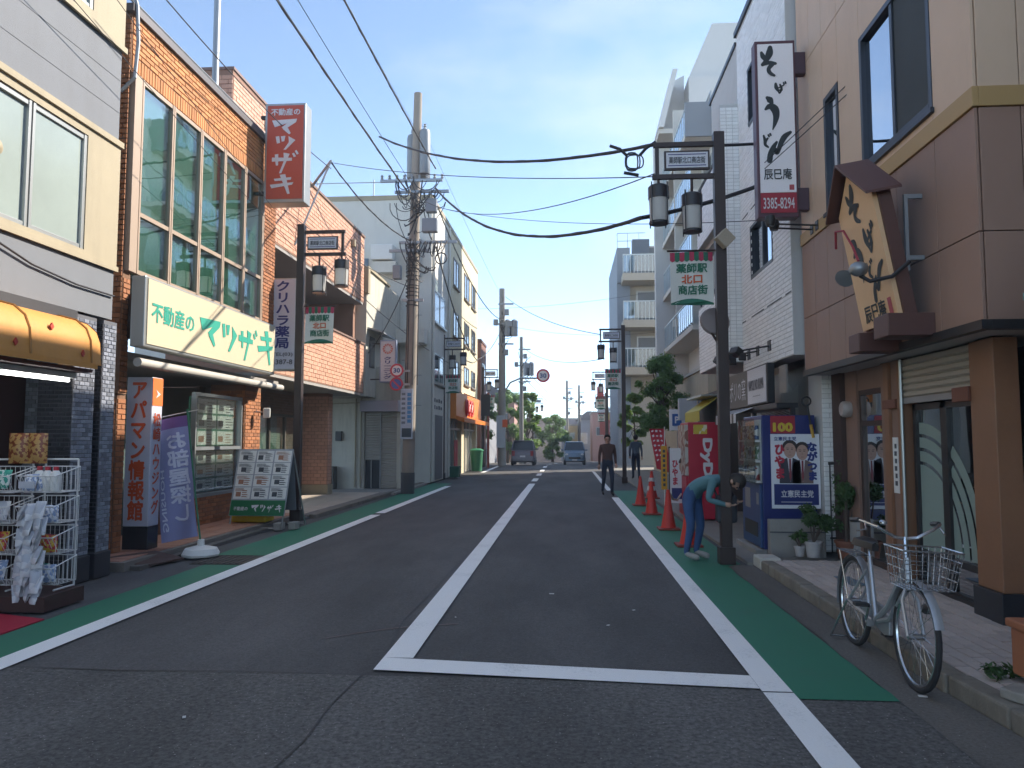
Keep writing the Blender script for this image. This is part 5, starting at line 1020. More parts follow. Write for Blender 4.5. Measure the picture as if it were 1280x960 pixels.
text('立憲民主党', (px0+.12, 10.656, pz0+.15), X_, Z_, .43, .10, M_sw, po, bold=.02); G().box((px0+.12, 10.6545, pz0+.085), (px1-.12, 10.656, pz0+.093)).obj('fine_print', M_sw, po)
M_pnavy = mat('print_navy', '202c70', .5); M_pred = mat('print_red', 'b02438', .5)
text('立憲民主党', (px0+.04, 10.66, pz1-.09), X_, Z_, .30, .055, M_pnavy, po, bold=.02); text('ひやま', (px0+.04, 10.651, pz0+.40), X_, Z_, .14, .47, M_pred, po, bold=.06, vert=True); text('ながつま', (px1-.175, 10.651, pz0+.38), X_, Z_, .14, .52, M_pnavy, po, bold=.06, vert=True)
def bust(cx, zt, hair_m, skin_m, suit_m, s):
    def ell(cz, rx, rz, y, m, n=18, nm='portrait'): G().prism([(cx+math.cos(2*math.pi*k/n)*rx, y, cz+math.sin(2*math.pi*k/n)*rz) for k in range(n)], (0,-.0015,0)).obj(nm, m, po)
    G().prism([(cx-.13*s, 10.6585, pz0+.34), (cx+.13*s, 10.6585, pz0+.34), (cx+.12*s, 10.6585, zt-.27), (cx+.045, 10.6585, zt-.225), (cx-.045, 10.6585, zt-.225), (cx-.12*s, 10.6585, zt-.27)], (0,-.0015,0)).obj('suit', suit_m, po)
    G().prism([(cx-.035, 10.6565, zt-.225), (cx+.035, 10.6565, zt-.225), (cx, 10.6565, pz0+.36)], (0,-.0015,0)).obj('shirt', M_sw, po)
    ell(zt-.07, .088*s, .09, 10.6565, hair_m); ell(zt-.125, .072*s, .105, 10.655, skin_m)
    for q in (-1, 1): G().box((cx+q*.028-.013, 10.6525, zt-.112), (cx+q*.028+.013, 10.6535, zt-.104)).box((cx+q*.03-.016, 10.6525, zt-.092), (cx+q*.03+.016, 10.6535, zt-.086)).obj('print_eye', hair_m, po)
    G().box((cx-.02, 10.6525, zt-.19), (cx+.02, 10.6535, zt-.184)).obj('print_mouth', mat('print_lip', '8a5048', .6), po); G().prism([(cx-.012, 10.6535, zt-.155), (cx+.012, 10.6535, zt-.155), (cx, 10.6535, zt-.12)], (0,-.001,0)).obj('print_nose', mat('print_skin2', 'a37a68', .6), po); G().prism([(cx-.012, 10.6545, zt-.235), (cx+.012, 10.6545, zt-.235), (cx+.014, 10.6545, pz0+.42), (cx, 10.6545, pz0+.37), (cx-.014, 10.6545, pz0+.42)], (0,-.001,0)).obj('print_tie', mat('print_tie', '7a2c34', .6), po)
M_skinp = mat('print_skin', 'b58d7c', .6); M_hairp = mat('print_hair', '2e2827', .6); M_suitp = mat('print_suit', '30303a', .6); M_suitp2 = mat('print_suit_grey', '6e5a54', .6)
bust(px0+.25, pz1-.10, M_hairp, M_skinp, M_suitp, 1.12); bust(px0+.415, pz1-.125, M_hairp, M_skinp, M_suitp2, 1.08)
cw = thing('block_wall', 'low grey concrete wall before the blue vending machine', 'wall', (3.1, 10.5, 0)); G().box((2.70, 10.45, 0), (3.42, 10.60, .53)).obj('block', M_conc, cw, bevel=.01); G().box((2.695, 10.44, .36), (3.42, 10.449, .375)).obj('joint', M_ink, cw)
pt = thing('reacher_tool', 'yellow and black ring tool leaning behind the vending machine', 'tool', (3.3, 10.68, 1.6)); g = G().tube([(3.28+math.cos(a)*.06, 10.66, 2.12+math.sin(a)*.06) for a in [k*math.pi/7 for k in range(14)]], .012, 5, closed=True); g.tube([(3.29, 10.66, 2.06), (3.33, 10.66, 1.8)], .014, 6); g.obj('ring', M_black, pt); G().tube([(3.33, 10.66, 1.80), (3.36, 10.66, 1.62)], .022, 6).obj('grip', mat('grip_yellow', 'b98a2a', .5), pt)
# ---- foliage
def leafmat(n, c, per=.45):
    m = mat(n, c, .5, var=.15, per=per, scale=4); t = m.node_tree; b = t.nodes['Principled BSDF']; out = [q for q in t.nodes if q.type == 'OUTPUT_MATERIAL'][0]; tr = t.nodes.new('ShaderNodeBsdfTranslucent'); tr.inputs[0].default_value = (c[0]*1.8, c[1]*1.8, c[2]*1.2, 1); mxs = t.nodes.new('ShaderNodeMixShader'); mxs.inputs[0].default_value = .4; t.links.new(b.outputs[0], mxs.inputs[1]); t.links.new(tr.outputs[0], mxs.inputs[2]); t.links.new(mxs.outputs[0], out.inputs[0]); return m
M_leaf = leafmat('leaf_green', (.115,.205,.065)); M_leaf2 = leafmat('leaf_light', (.13,.22,.05)); M_leafd = leafmat('leaf_dark', (.065,.125,.045)); M_bark = mat('bark', '4a4038', .9, var=.3, scale=10, bump=.4)
def leaves(g, clumps, n, size, rnd):
    tot = sum(c[1]**2 for c in clumps)
    for c, r in clumps:
        c = V(c)
        for _ in range(max(3, int(n*r*r/tot))):
            d = V((rnd.gauss(0,1), rnd.gauss(0,1), rnd.gauss(0,1))).normalized() * r * (rnd.random()**.5) * rnd.uniform(.8, 1.15)
            p = c + V((d.x, d.y, d.z*.75)); s = size*rnd.uniform(.6, 1.3)
            nv = (d.normalized() + V((rnd.gauss(0,.5), rnd.gauss(0,.5), rnd.gauss(.4,.5)))).normalized(); t = nv.orthogonal().normalized(); t = Matrix.Rotation(rnd.random()*6.28, 3, nv) @ t; b = nv.cross(t)
            g.add([p-t*s, p+b*s*.42-nv*s*.1, p+t*s, p-b*s*.42-nv*s*.1], [(0,1,2,3)])
def tree(name, label, loc, h, cr, ch, n, size, m, seed, trunk=.07, lean=0, group=None, n_cl=26):
    rnd = random.Random(seed); t = thing(name, label, 'tree', loc, group); L0 = V(loc); top = L0 + V((lean, 0, h-ch*.35)); g = G()
    fork = L0 + V((lean*.4, 0, h-ch*.95)); g.tube([L0, L0.lerp(fork, .5)+V((rnd.uniform(-.03,.03),0,0)), fork, fork.lerp(top,.5), top], [trunk, trunk*.85, trunk*.7, trunk*.45, trunk*.15], 8)
    cl = []
    for k in range(n_cl):
        a = rnd.random()*6.28; zz = rnd.random(); rr = cr*(.35+.75*math.sin(math.pi*min(.98, zz*.85+.12)))*rnd.uniform(.45, 1); c = L0 + V((lean+math.cos(a)*rr, math.sin(a)*rr, h-ch+zz*ch*.92)); cl.append((c, cr*rnd.uniform(.28, .48)))
        if k % 2 == 0: s = fork.lerp(top, rnd.uniform(0,.7)); g.tube([s, s.lerp(c,.5)+V((0,0,rnd.uniform(0,.1)*h*.2)), c], [trunk*.35, trunk*.22, trunk*.06], 5)
    g.obj('trunk', M_bark, t, smooth=True); q = G(); leaves(q, cl, n, size, rnd); q.obj('crown', m, t); return t
def pot_plant(label, loc, pr, ph, h, r, n, m_leaf, m_pot, seed, size=.05):
    rnd = random.Random(seed); t = thing('potted_plant', label, 'potted plant', loc, 'potted plants by the restaurant'); L0 = V(loc)
    G().lathe([(.0,0),(pr*.72,0),(pr*.95,ph*.85),(pr*1.06,ph*.86),(pr*1.06,ph),(pr*.9,ph),(pr*.88,ph*.88),(.001,ph*.88)], loc, 16).obj('pot', m_pot, t, smooth=True)
    g = G(); cl = []
    for k in range(7):
        a = rnd.random()*6.28; e = L0 + V((math.cos(a)*r*rnd.uniform(.2,.8), math.sin(a)*r*rnd.uniform(.2,.8), ph+(h-ph)*rnd.uniform(.45,.95))); g.tube([L0+V((0,0,ph*.85)), (L0+e)/2+V((0,0,ph*.5)), e], [.010,.008,.004], 5); cl.append((e, r*rnd.uniform(.35,.55)))
    g.obj('stem', M_bark, t); q = G(); leaves(q, cl, n, size, rnd); q.obj('foliage', m_leaf, t); return t
M_potw = mat('pot_white', 'a9a5a4', .5, var=.06); M_pott = mat('pot_terracotta', '6d4130', .7, var=.12)
pot_plant('small white pot at the foot of the concrete wall', (2.98, 10.12, .105), .07, .13, .34, .12, 120, M_leafd, M_potw, 1, .04)
pot_plant('bushy green plant in a white pot before the poster', (3.13, 10.05, .105), .11, .20, .62, .22, 1300, M_leafd, M_potw, 2, .034)
pot_plant('tall leafy plant in a brown pot beside the iron fence', (3.52, 9.98, .105), .14, .22, 1.0, .24, 2200, M_leafd, M_pott, 3, .036)
t = thing('climbing_vine', 'green vine climbing the black iron fence', 'plant', (3.5, 10.25, .3)); q = G(); leaves(q, [((3.64+RND.uniform(-.10,.12), 10.22, .5+k*.1), .13) for k in range(9)], 1500, .034, RND); q.obj('foliage', M_leafd, t); G().tube([(3.62, 10.24, .1), (3.6, 10.24, .7), (3.66, 10.24, 1.4)], .01, 5).obj('stem', M_bark, t)
pl_ = thing('planter_box', 'terracotta trough planter with leafy plants at the right edge', 'planter', (3.05, 4.75, .12)); M_tc = mat('terracotta_bright', '9a5838', .7, var=.12)
G().prism([(2.70, 4.55, .18), (3.15, 4.55, .18), (3.15, 4.95, .18), (2.70, 4.95, .18)], (0,0,.28)).obj('trough', M_tc, pl_, bevel=.015); G().box((2.68, 4.53, .46), (3.17, 4.97, .51)).obj('rim', M_tc, pl_, bevel=.01); G().lathe([(.0,0),(.10,0),(.14,.18),(.15,.19),(.15,.22),(.12,.22)], (2.88, 4.78, .51), 14).obj('pot', M_tc, pl_, smooth=True); q = G(); leaves(q, [((2.84, 4.78, .78), .12), ((2.94, 4.82, .82), .10), ((2.77, 4.72, .70), .08)], 200, .05, RND); q.obj('foliage', M_leaf, pl_)
t = thing('low_weeds', 'low green weeds growing behind the flat kerb stones', 'plant', (2.8, 4.95, .12)); q = G(); leaves(q, [((2.62+k*.08, 5.02+.03*(k % 2), .17), .07) for k in range(5)], 240, .03, RND); q.obj('foliage', M_leafd, t)
# ================================================================ beyond: red vending machine, boards, cones
rv = thing('vending_machine', 'red drinks vending machine with white side lettering', 'vending machine', (2.7, 15.4, .05)); M_vr = mat('vending_red', 'a8142a', .4, var=.05)
G().box((2.36, 15.0, .06), (3.02, 16.0, 1.93)).obj('cabinet', M_vr, rv, bevel=.012); G().box((2.30, 15.02, .9), (2.359, 15.98, 1.88)).obj('display', packmat('display_mix', 'b9b7ae', '8a5a4c', 12), rv); G().box((2.31, 15.02, .10), (2.359, 15.98, .88)).obj('lower_door', M_vr, rv, bevel=.01)
text('DyDo', (2.58, 15.0, 1.62), (0,0,-1), (1,0,0), .98, .24, M_sw, rv, bold=.05); G().box((2.46, 14.994, 1.70), (2.72, 15.0, 1.88)).obj('yellow_sticker', packmat('sticker_yellow', 'c9b23a', 'd8d4b8', 14), rv)
pb = thing('poster_stand', 'framed election poster stand left of the red vending machine', 'poster', (2.15, 15.8, .03)); G().box((2.08, 15.6, .32), (2.60, 15.63, 1.42)).obj('panel', M_sw, pb); G().box((2.11, 15.594, .40), (2.56, 15.6, .62)).obj('navy_field', MATS['poster_navy'], pb); text('ひやま', (2.12, 15.596, .68), X_, Z_, .12, .5, M_pred, pb, bold=.05, vert=True)
G().prism([(2.37+math.cos(k*.35)*.11, 15.598, 1.06+math.sin(k*.35)*.15) for k in range(18)], (0,-.002,0)).obj('portrait', M_skinp, pb); G().prism([(2.37+math.cos(k*.2)*.12, 15.5955, 1.10+math.sin(k*.2)*.15) for k in range(16)], (0,-.0015,0)).obj('hair', M_hairp, pb); G().box((2.06, 15.61, .03), (2.09, 15.65, 1.45)).box((2.60, 15.61, .03), (2.63, 15.65, 1.45)).obj('post', M_dark, pb)
yb2 = thing('caution_post', 'narrow yellow and black caution strip on a red cone post', 'sign', (2.06, 16.2, .03)); G().box((1.98, 16.2, .55), (2.10, 16.24, 1.46)).obj('strip', mat('caution_yellow', 'c78d1c', .6), yb2); boxes('strip_print', M_ink, yb2, [((2.015, 16.195, .62+k*.1), (2.065, 16.199, .68+k*.1)) for k in range(8)])
rbn = thing('red_banner', 'red vertical banner flag with white lettering under the street tree', 'banner', (2.2, 18.5, .05)); vs = []
def rbp(u, v): return V((1.98+.34*u+.16*v, 18.4+.04*math.sin(v*6), 1.85-.95*v+(-.1*u if v > .9 else 0)))
G().add([rbp(i/4, j/10) for j in range(11) for i in range(5)], [(j*5+i, (j+1)*5+i, (j+1)*5+i+1, j*5+i+1) for j in range(10) for i in range(4)]).obj('cloth', mat('banner_red', 'b32334', .8, var=.06), rbn, smooth=True)
mk = G()
for k in range(7):
    for j in range(3): p = rbp(.18+.27*j, .06+.12*k) + V((0,-.03,0)); mk.obox(p, (.05, .003, .03+.02*((k+j) % 2)), rot(0,0,.6*(j-1)))
mk.obj('cloth_print', M_sw, rbn)
G().tube([(2.32, 18.42, .03), (2.34, 18.42, 1.9)], .012, 6).obj('pole', M_white, rbn)
M_cone = mat('cone_red', 'c42a22', .5, var=.08); M_coneb = mat('cone_base', '7a2a1e', .6, var=.1); M_conw = mat('cone_white', 'c7c4c0', .5)
def cone(label, loc, h=.70, r=.135, stripes=False):
    t = thing('traffic_cone', label, 'traffic cone', loc, 'traffic cones along the green strip'); x, y, z = loc
    G().box((x-.19, y-.19, z), (x+.19, y+.19, z+.035)).obj('base', M_coneb, t, bevel=.01)
    G().lathe([(r,.035),(r*.62,h*.42),(r*.35,h*.78),(r*.2,h),(.001,h+.005)], loc, 16).obj('body', M_cone, t, smooth=True)
    if stripes:
        for a, b in ((.30,.45), (.62,.76)): ra = r*(1-.75*a)+.014; rb_ = r*(1-.78*b)+.012; G().lathe([(ra, h*a), (rb_, h*b)], loc, 16).obj('band', M_conw, t, smooth=True)
for i, (x, y, l) in enumerate([(1.82, 11.7, 'orange traffic cone nearest the camera, beside the stooping person'), (1.80, 13.8, 'red traffic cone with a chain hook, second from the front'), (1.80, 16.5, 'red traffic cone third from the front along the green strip'), (1.78, 18.7, 'red traffic cone farthest along the green strip')]): cone(l, (x, y, .004 if x < 2 else .03))
cone('red and white banded cone behind the row of plain cones', (2.25, 20.5, .036), .72, .15, True)
ch_ = G(); P = [(1.82, 13.8, .66), (1.95, 14.3, .50), (2.1, 14.8, .44), (2.25, 15.3, .52)]; ch_.tube(P, .02, 6); solo(ch_, 'chain_bar', mat('chain_yellow', 'b9a89a', .5), 'pale plastic chain from the cone to the red machine', 'chain')
ya = thing('yellow_awning', 'small yellow awning beyond the tall lamp post', 'awning', (3.3, 17.5, 2.1)); G().prism([(3.4, 17.2, 2.55), (3.4, 19.2, 2.55), (2.95, 19.2, 2.22), (2.95, 17.2, 2.22)], (0,0,.02)).prism([(2.95, 17.2, 2.219), (2.95, 19.2, 2.219), (2.95, 19.2, 2.0), (2.95, 17.2, 2.0)], (.012,0,0)).obj('cloth', mat('awning_yellow', 'b3a426', .6, var=.08), ya); G().box((3.0, 17.18, 2.56), (3.42, 19.22, 2.60)).obj('frame', M_alu, ya)
wb = thing('blank_sign', 'blank pale grey sign box beside the yellow awning', 'sign', (3.1, 20.5, 2.0)); G().box((2.98, 20.4, 2.1), (3.45, 20.6, 2.68)).obj('case', mat('sign_blank', 'a0a4aa', .5, var=.04), wb, bevel=.01); G().box((3.18, 20.46, .036), (3.26, 20.54, 2.1)).obj('post', M_steel, wb)
pk_ = thing('parking_sign', 'blue and white square parking sign behind the street tree', 'sign', (3.1, 22, 1.8)); G().box((2.95, 22, 1.85), (3.45, 22.15, 2.45)).obj('case', M_sw, pk_, bevel=.01); G().box((3.02, 21.99, 1.98), (3.28, 22.0, 2.32)).obj('blue_panel', mat('parking_blue', '1f4a94', .5), pk_); text('P', (3.09, 21.99, 2.05), X_, Z_, .12, .2, M_sw, pk_, bold=.03); G().box((3.16, 22.05, .036), (3.24, 22.12, 1.849)).obj('post', M_steel, pk_)
G2 = G().box((2.72, 18.0, .036), (3.1, 18.5, 1.95)); solo(G2, 'steel_cabinet', mat('cabinet_grey', '9096a4', .5, .2, var=.06), 'pale grey steel cabinet behind the poster stand', 'cabinet', bevel=.01)
# R2c: block behind R2, unseen, added and sized to shade the street
RC = thing('shade_building', 'plain building behind the yellow awning, its unseen main block added to shade the street', 'building', (8, 20, 0)); G().box((4.75, 16.05, .0), (12, 26, 10.2)).box((5.9, 26.01, 0), (12, 30.4, 10.2)).obj('wall', mat('plain_beige', '8f877b', .8, var=.06), RC); G().box((3.4, 17.0, .036), (4.74, 20, 2.7)).obj('shop_lobby', mat('lobby_dark', '4f4a45', .8, var=.1), RC)
# ================================================================ R3: apartment block with balconies
M_r3 = mat('taupe_render', 'c2bfbc', .8, var=.05, bump=.05); M_r3b = mat('soffit_beige', 'b8b1a8', .85, var=.04); M_r3t = mat('grey_brick_tile', '70747c', .6, var=.1, per=.12); M_rail = mat('rail_white', 'c2cdd0', .4, var=.05); M_gb = glass('balcony_glass', (.72,.82,.84), .35)
R3 = thing('apartment_block', 'tall taupe apartment block with stacked glass balconies', 'building', (9, 35, 0))
boxes('wall', M_r3, R3, [((6.3, 31.0, 3.9), (9.6, 38.0, 15.6)), ((6.3, 38.001, 3.9), (9.6, 40, 20.0))])
G().prism([(4.68, 39.5, 3.9), (6.299, 39.5, 3.9), (6.299, 39.5, 20.8), (5.5, 39.5, 20.4), (4.68, 39.5, 17.2)], (0, .5, 0)).obj('end_fin', M_r3, R3)
G().prism([(4.72, 37.6, 17.25), (4.72, 39.49, 17.25), (5.45, 39.49, 20.25), (5.45, 37.6, 20.25)], (.25, 0, 0)).obj('sloping_roof', M_r3, R3)
G().prism([(6.3, 38.4, 20.001), (9.6, 38.4, 20.001), (9.6, 38.4, 23), (7.6, 38.4, 23)], (0, 1.6, 0)).obj('upper_roof', M_r3, R3)
G().box((4.74, 37.8, 17.0), (6.29, 39.49, 17.24)).obj('top_canopy', M_r3b, R3)
for i, z in enumerate((6.2, 8.95, 11.7, 14.45)):
    ya_ = 31.5 if i == 3 else 30.6
    G().box((5.05, ya_, z-.22), (6.299, 39.49, z)).obj('balcony_slab', M_r3b, R3)
    if i == 3: G().box((5.02, ya_-.12, z-.22), (6.299, ya_-.001, z+1.25)).obj('balcony_end', M_r3t, R3)
    for (q0, q1) in ((ya_+.05, 35.0), (35.3, 39.4)):
        g = G(); g.box((5.06, q0, z+1.08), (5.12, q1, z+1.13)); k = q0
        while k < q1: g.box((5.065, k, z+.05), (5.105, k+.05, z+1.08)); k += .55
        r_ = g.obj('railing', M_rail, R3); G().box((5.08, q0, z+.12), (5.09, q1, z+1.06)).obj('pane', M_gb, r_)
    for yw in (32.2, 36.6): f = G().box((6.24, yw, z+.02), (6.29, yw+1.9, z+2.1)).obj('window', M_alu, R3); G().box((6.23, yw+.08, z+.08), (6.239, yw+1.82, z+2.02)).obj('pane', M_dgl, f)
    G().box((5.06, 35.0, z), (6.29, 35.2, z+2.5)).obj('partition', M_r3b, R3)
P0 = thing('terrace_wall', 'beige ground storey with sloping parapet behind the street tree', 'building', (7, 29, 0)); G().box((4.5, 24.5, .03), (6.28, 39.9, 3.899)).obj('wall', mat('beige_render', 'b5a78d', .85, var=.08, bump=.1, dirt=.25), P0); G().box((4.45, 24.45, 3.9), (4.6, 39.95, 4.0)).obj('coping', M_r3b, P0)
# R4: facade facing the camera farther on
R4 = thing('terraced_flats', 'grey and beige flats with facing balconies far down the right side', 'building', (6, 48, 0)); M_r4 = mat('beige_flats', 'a29a8c', .85, var=.05); M_r4g = mat('blue_grey_clad', '737b86', .7, var=.05)
G().box((4.0, 47.5, -.5), (12, 56, 13.2)).obj('wall', M_r4, R4); G().box((3.2, 47, 11.3), (4.0, 56, 13.5)).box((3.2, 47.2, -.5), (3.999, 56, 11.29)).obj('side_block', M_r4g, R4); G().box((4.15, 46.9, 11.7), (5.2, 47.49, 14.0)).obj('roof_box', mat('slate_clad', '4a535f', .7), R4)
for z in (11.6, 8.75, 5.9):
    G().box((3.45, 45.6, z-.45), (8, 47.49, z)).obj('balcony_slab', M_r4, R4)
    g = G(); g.box((3.45, 45.6, z+1.1), (8, 45.66, z+1.16)); k = 3.45
    while k < 6: g.box((k, 45.61, z), (k+.03, 45.65, z+1.1)); k += .22
    r_ = g.obj('railing', M_rail, R4); G().box((3.5, 45.63, z+.1), (8, 45.635, z+1.08)).obj('pane', M_gb, r_); f = G().box((4.4, 47.44, z+.05), (6.2, 47.499, z+2.1)).obj('window', M_alu, R4); G().box((4.5, 47.43, z+.1), (6.1, 47.439, z+2.0)).obj('pane', M_dgl, f)
g = G()
for x in (3.25, 3.9, 4.6): g.tube([(x, 47.3, 13.5), (x, 47.3, 14.5)], .02, 5)
for z in (14.0, 14.5): g.tube([(3.25, 47.3, z), (5.0, 47.3, z)], .02, 5)
g.obj('roof_rail', M_steel, R4)
tree('street_tree', 'bushy green street tree before the beige wall on the right', (3.55, 28.3, .036), 4.75, .76, 2.75, 13000, .058, M_leaf, 21, .075, -.1, 'street trees on the right', n_cl=58)
tree('street_tree', 'smaller lighter street tree behind the right lamp post', (3.45, 39, .036), 4.2, .62, 2.9, 7000, .085, M_leaf2, 22, .06, 0, 'street trees on the right')
# ================================================================ lamp posts of the shopping street
M_post = mat('post_brown', '2e2422', .45, .2, var=.12, dirt=.1); M_lampw = translucent('lamp_frosted', 'eeeeea'); M_lampk = mat('lamp_cap', '1e1e24', .4)
M_nplate = mat('name_plate', 'd0d3dc', .5, var=.05); M_flag = mat('flag_cloth', 'd2d4cc', .8, var=.05); M_fred = mat('flag_red', 'a8304a', .8); M_fgrn = mat('flag_green', '23604a', .8); M_fyel = mat('flag_yellow', 'c2a02c', .8); M_for = mat('flag_orange', 'c4502a', .8)
def lamp_post(label, side):
    """side -1: arms reach towards -x (right-hand kerb), +1: towards +x"""
    t = thing('lamp_post', label, 'lamp post', (0,0,0), 'lamp posts of the shopping street'); s = side
    G().box((-.07, -.07, 0), (.07, .07, 5.70)).obj('pole', M_post, t, bevel=.008); G().box((-.10, -.10, 0), (.10, .10, .22)).obj('pole_base', M_post, t, bevel=.01)
    g = G(); e = s*.86
    g.box((s*.071, -.03, 5.52), (e, .03, 5.58)); g.box((s*.071, -.03, 5.08), (e+s*.02, .03, 5.14)); g.box((e-s*.07, -.025, 5.141), (e-s*.02, .025, 5.519)); g.obj('arm', M_post, t)
    g = G(); fr = (s*.12, s*.72); lo, hi = min(fr), max(fr)
    G().box((lo, -.022, 5.20), (hi, .022, 5.46)).obj('plate_frame', M_post, t); nf = G().box((lo+.025, -.030, 5.225), (hi-.025, .030, 5.435)).obj('name_plate', M_nplate, t)
    G().box((lo+.05, -.0315, 5.40), (hi-.05, -.0302, 5.412)).box((lo+.05, -.0315, 5.248), (hi-.05, -.0302, 5.26)).obj('plate_rule', M_navy, nf)
    text('薬師駅北口商店街', (lo+.06, -.0302, 5.28), X_, Z_, hi-lo-.12, .095, M_ink, nf, bold=.02, lift=.001, ext=.0005)
    for x, z in ((s*.80, 4.47), (s*.36, 4.35)):
        l = G().lathe([(.0,.0),(.095,.0),(.115,.02),(.13,.34),(.001,.34)], (x, 0, z+.02), 16).obj('lantern', M_lampw, t, smooth=True)
        G().lathe([(.14,.34),(.14,.50),(.12,.52),(.03,.53),(.001,.53)], (x, 0, z), 16).obj('cap', M_lampk, l, smooth=True); G().lathe([(.105,0),(.13,0),(.13,.03),(.105,.03)], (x, 0, z), 16).obj('ring', M_lampk, l, smooth=True)
        b = G()
        for k in range(4): a = math.pi/4+k*math.pi/2; b.tube([(x+math.cos(a)*.145, math.sin(a)*.145, z-.03), (x+math.cos(a)*.145, math.sin(a)*.145, z+.55)], .009, 5)
        b.obj('bar', M_lampk, l); zt = 5.08
        G().tube([(x, 0, z+.52), (x, 0, zt)], .02, 6).obj('hanger', M_post, l)
    if True:                                         # hanging cloth flag
        lo, hi = (min(s*.10, s*.66), max(s*.10, s*.66)); G().tube([(s*.071, 0, 4.10), (s*.70, 0, 4.10)], .014, 6).obj('flag_arm', M_post, t)
        fg = []
        def fp(u, z): return V((lo+(hi-lo)*u, .02*math.sin(u*6+z*5), z))
        n = 8; zs = [4.07-.67*j/8 for j in range(9)]
        q = G().add([fp(i/n, z if j < 8 else 3.36+.13*(i/n if s < 0 else 1-i/n)*0+.05*math.sin(i/n*3.1)) for j, z in enumerate(zs) for i in range(n+1)], [(j*(n+1)+i, (j+1)*(n+1)+i, (j+1)*(n+1)+i+1, j*(n+1)+i+1) for j in range(8) for i in range(n)])
        f = q.obj('flag', M_flag, t, smooth=True)
        sc = {0: G(), 1: G()}
        for i in range(9): u0, u1 = i/9, (i+1)/9; sc[i % 2].add([fp(u0, 4.08)+V((0,-.006,0)), fp(u1, 4.08)+V((0,-.006,0)), fp(u1, 3.97)+V((0,-.006,0)), fp((u0+u1)/2, 3.95)+V((0,-.006,0)), fp(u0, 3.97)+V((0,-.006,0))], [(0,4,3,2,1)])
        sc[0].obj('red_scallop', M_fred, f); sc[1].obj('green_scallop', M_fgrn, f)
        def ft(body, u0, u1, z0, z1, m): text(body, (0,0,0), X_, Z_, 1, 1, m, f, bold=.03, flat=lambda u, z, k: fp(u0+(u1-u0)*u, z0+(z1-z0)*z)+V((0,-.008-k,0)))
        ft('薬師駅', .14, .86, 3.80, 3.93, M_fgrn); ft('北口', .26, .74, 3.66, 3.78, M_for); ft('商店街', .18, .86, 3.51, 3.64, M_fgrn)
        G().add([fp(k/8, 3.39+.07*math.sin(k/8*3.1))+V((0,-.008,0)) for k in range(9)] + [fp(1-k/8, 3.39-.02)+V((0,-.008,0)) for k in range(9)], [tuple(range(18))]).obj('leaf_print', M_fgrn, f)
    return t
def ctree(o, parent=None):
    c = o.copy(); COL.objects.link(c); c.parent = parent
    for ch in list(o.children): ctree(ch, c)
    return c
LR = lamp_post('dark lamp post with two lanterns beside the blue vending machine', -1); LL_ = lamp_post('dark lamp post with two lanterns before the pharmacy sign', 1)
LR.location = (2.05, 10.1, 0); LL_.location = (-5.11, 14.2, .06)
for src, lst in ((LR, [((2.07, 27.6, .03), 'second lamp post on the right, before the small street trees'), ((2.4, 45, .0), 'third lamp post on the right, past the balconied block'), ((3.2, 62, zg(62)), 'fourth lamp post on the right in the distance'), ((4.6, 78, zg(78)), 'farthest lamp post on the right')]),
                 (LL_, [((-4.86, 29.8, .05), 'second lamp post on the left, before the orange shop'), ((-4.75, 43.2, .02), 'third lamp post on the left with a flag beside the far utility pole'), ((-2.9, 66, zg(66)), 'farthest lamp post on the left by the round tree')])):
    for loc, lab in lst: c = ctree(src); c.location = loc; c['label'] = lab
# accessories on the right lamp post
mi = thing('traffic_mirror', 'round traffic mirror seen from behind on the lamp post', 'mirror', (2.05, 10.15, 3.1)); G().lathe([(.0,0),(.19,.0),(.20,.02),(.18,.05),(.001,.08)], (1.98, 10.23, 3.16), 20, rot(0,math.pi/2-.25,.3)).obj('back', mat('mirror_back', '6d6260', .5, var=.1), mi, smooth=True); G().tube([(2.05, 10.15, 3.16), (1.99, 10.2, 3.16)], .03, 8).tube([(1.92, 10.16, 3.02), (2.03, 10.14, 2.82)], .018, 6).obj('bracket', M_post, mi)
db = thing('speaker_box', 'small beige diamond shaped box on the right lamp post', 'speaker', (2.1, 10.0, 4.2)); G().obox((2.08, 9.96, 4.22), (.19, .12, .19), rot(.2, 0, math.pi/4)).obj('box', mat('box_beige', 'a09480', .6, var=.05), db, bevel=.01)
# ================================================================ utility poles
M_pole = mat('concrete_pole', '857a6f', .85, var=.15, scale=4, bump=.1, dirt=.25); M_tr = mat('transformer_grey', '767c82', .5, .2, var=.1); M_ins = mat('insulator', '8a8d90', .4, var=.1)
up_ = thing('utility_pole', 'tall concrete utility pole with transformer and tangled cables on the left', 'utility pole', (-4.62, 22.3, 0)); PX, PY = -4.58, 22.3
G().tube([(-4.68, PY, 0), (-4.58, PY, 6), (-4.47, PY, 12.15)], [.19, .165, .125], 16).obj('pole', M_pole, up_, smooth=True); G().tube([(-4.68, PY, 0), (-4.675, PY, .62)], .205, 16).obj('pole_wrap', mat('pole_wrap', '3b3c3e', .7, var=.2), up_, smooth=True)
for dx, dy in ((.20, .22), (-.20, .22), (.26, -.16)): tr = G().lathe([(.0,0),(.15,0),(.165,.03),(.165,1.25),(.14,1.36),(.06,1.40),(.001,1.42)], (-4.50+dx, PY+dy+.1, 9.6), 14).obj('transformer', M_tr, up_, smooth=True); G().lathe([(.05,0),(.03,.05),(.055,.08),(.03,.12),(.05,.15),(.001,.18)], (-4.50+dx, PY+dy+.1, 11.0), 8).obj('bushing', M_ins, tr, smooth=True)
for z, a, b in ((9.35, -1.0, .9), (9.0, -.55, 1.1), (7.45, -.4, 1.35), (7.2, -.7, .5), (5.7, -.3, .35)): G().box((PX+a, PY-.16, z), (PX+b, PY-.08, z+.08)).obj('crossarm', M_steel, up_)
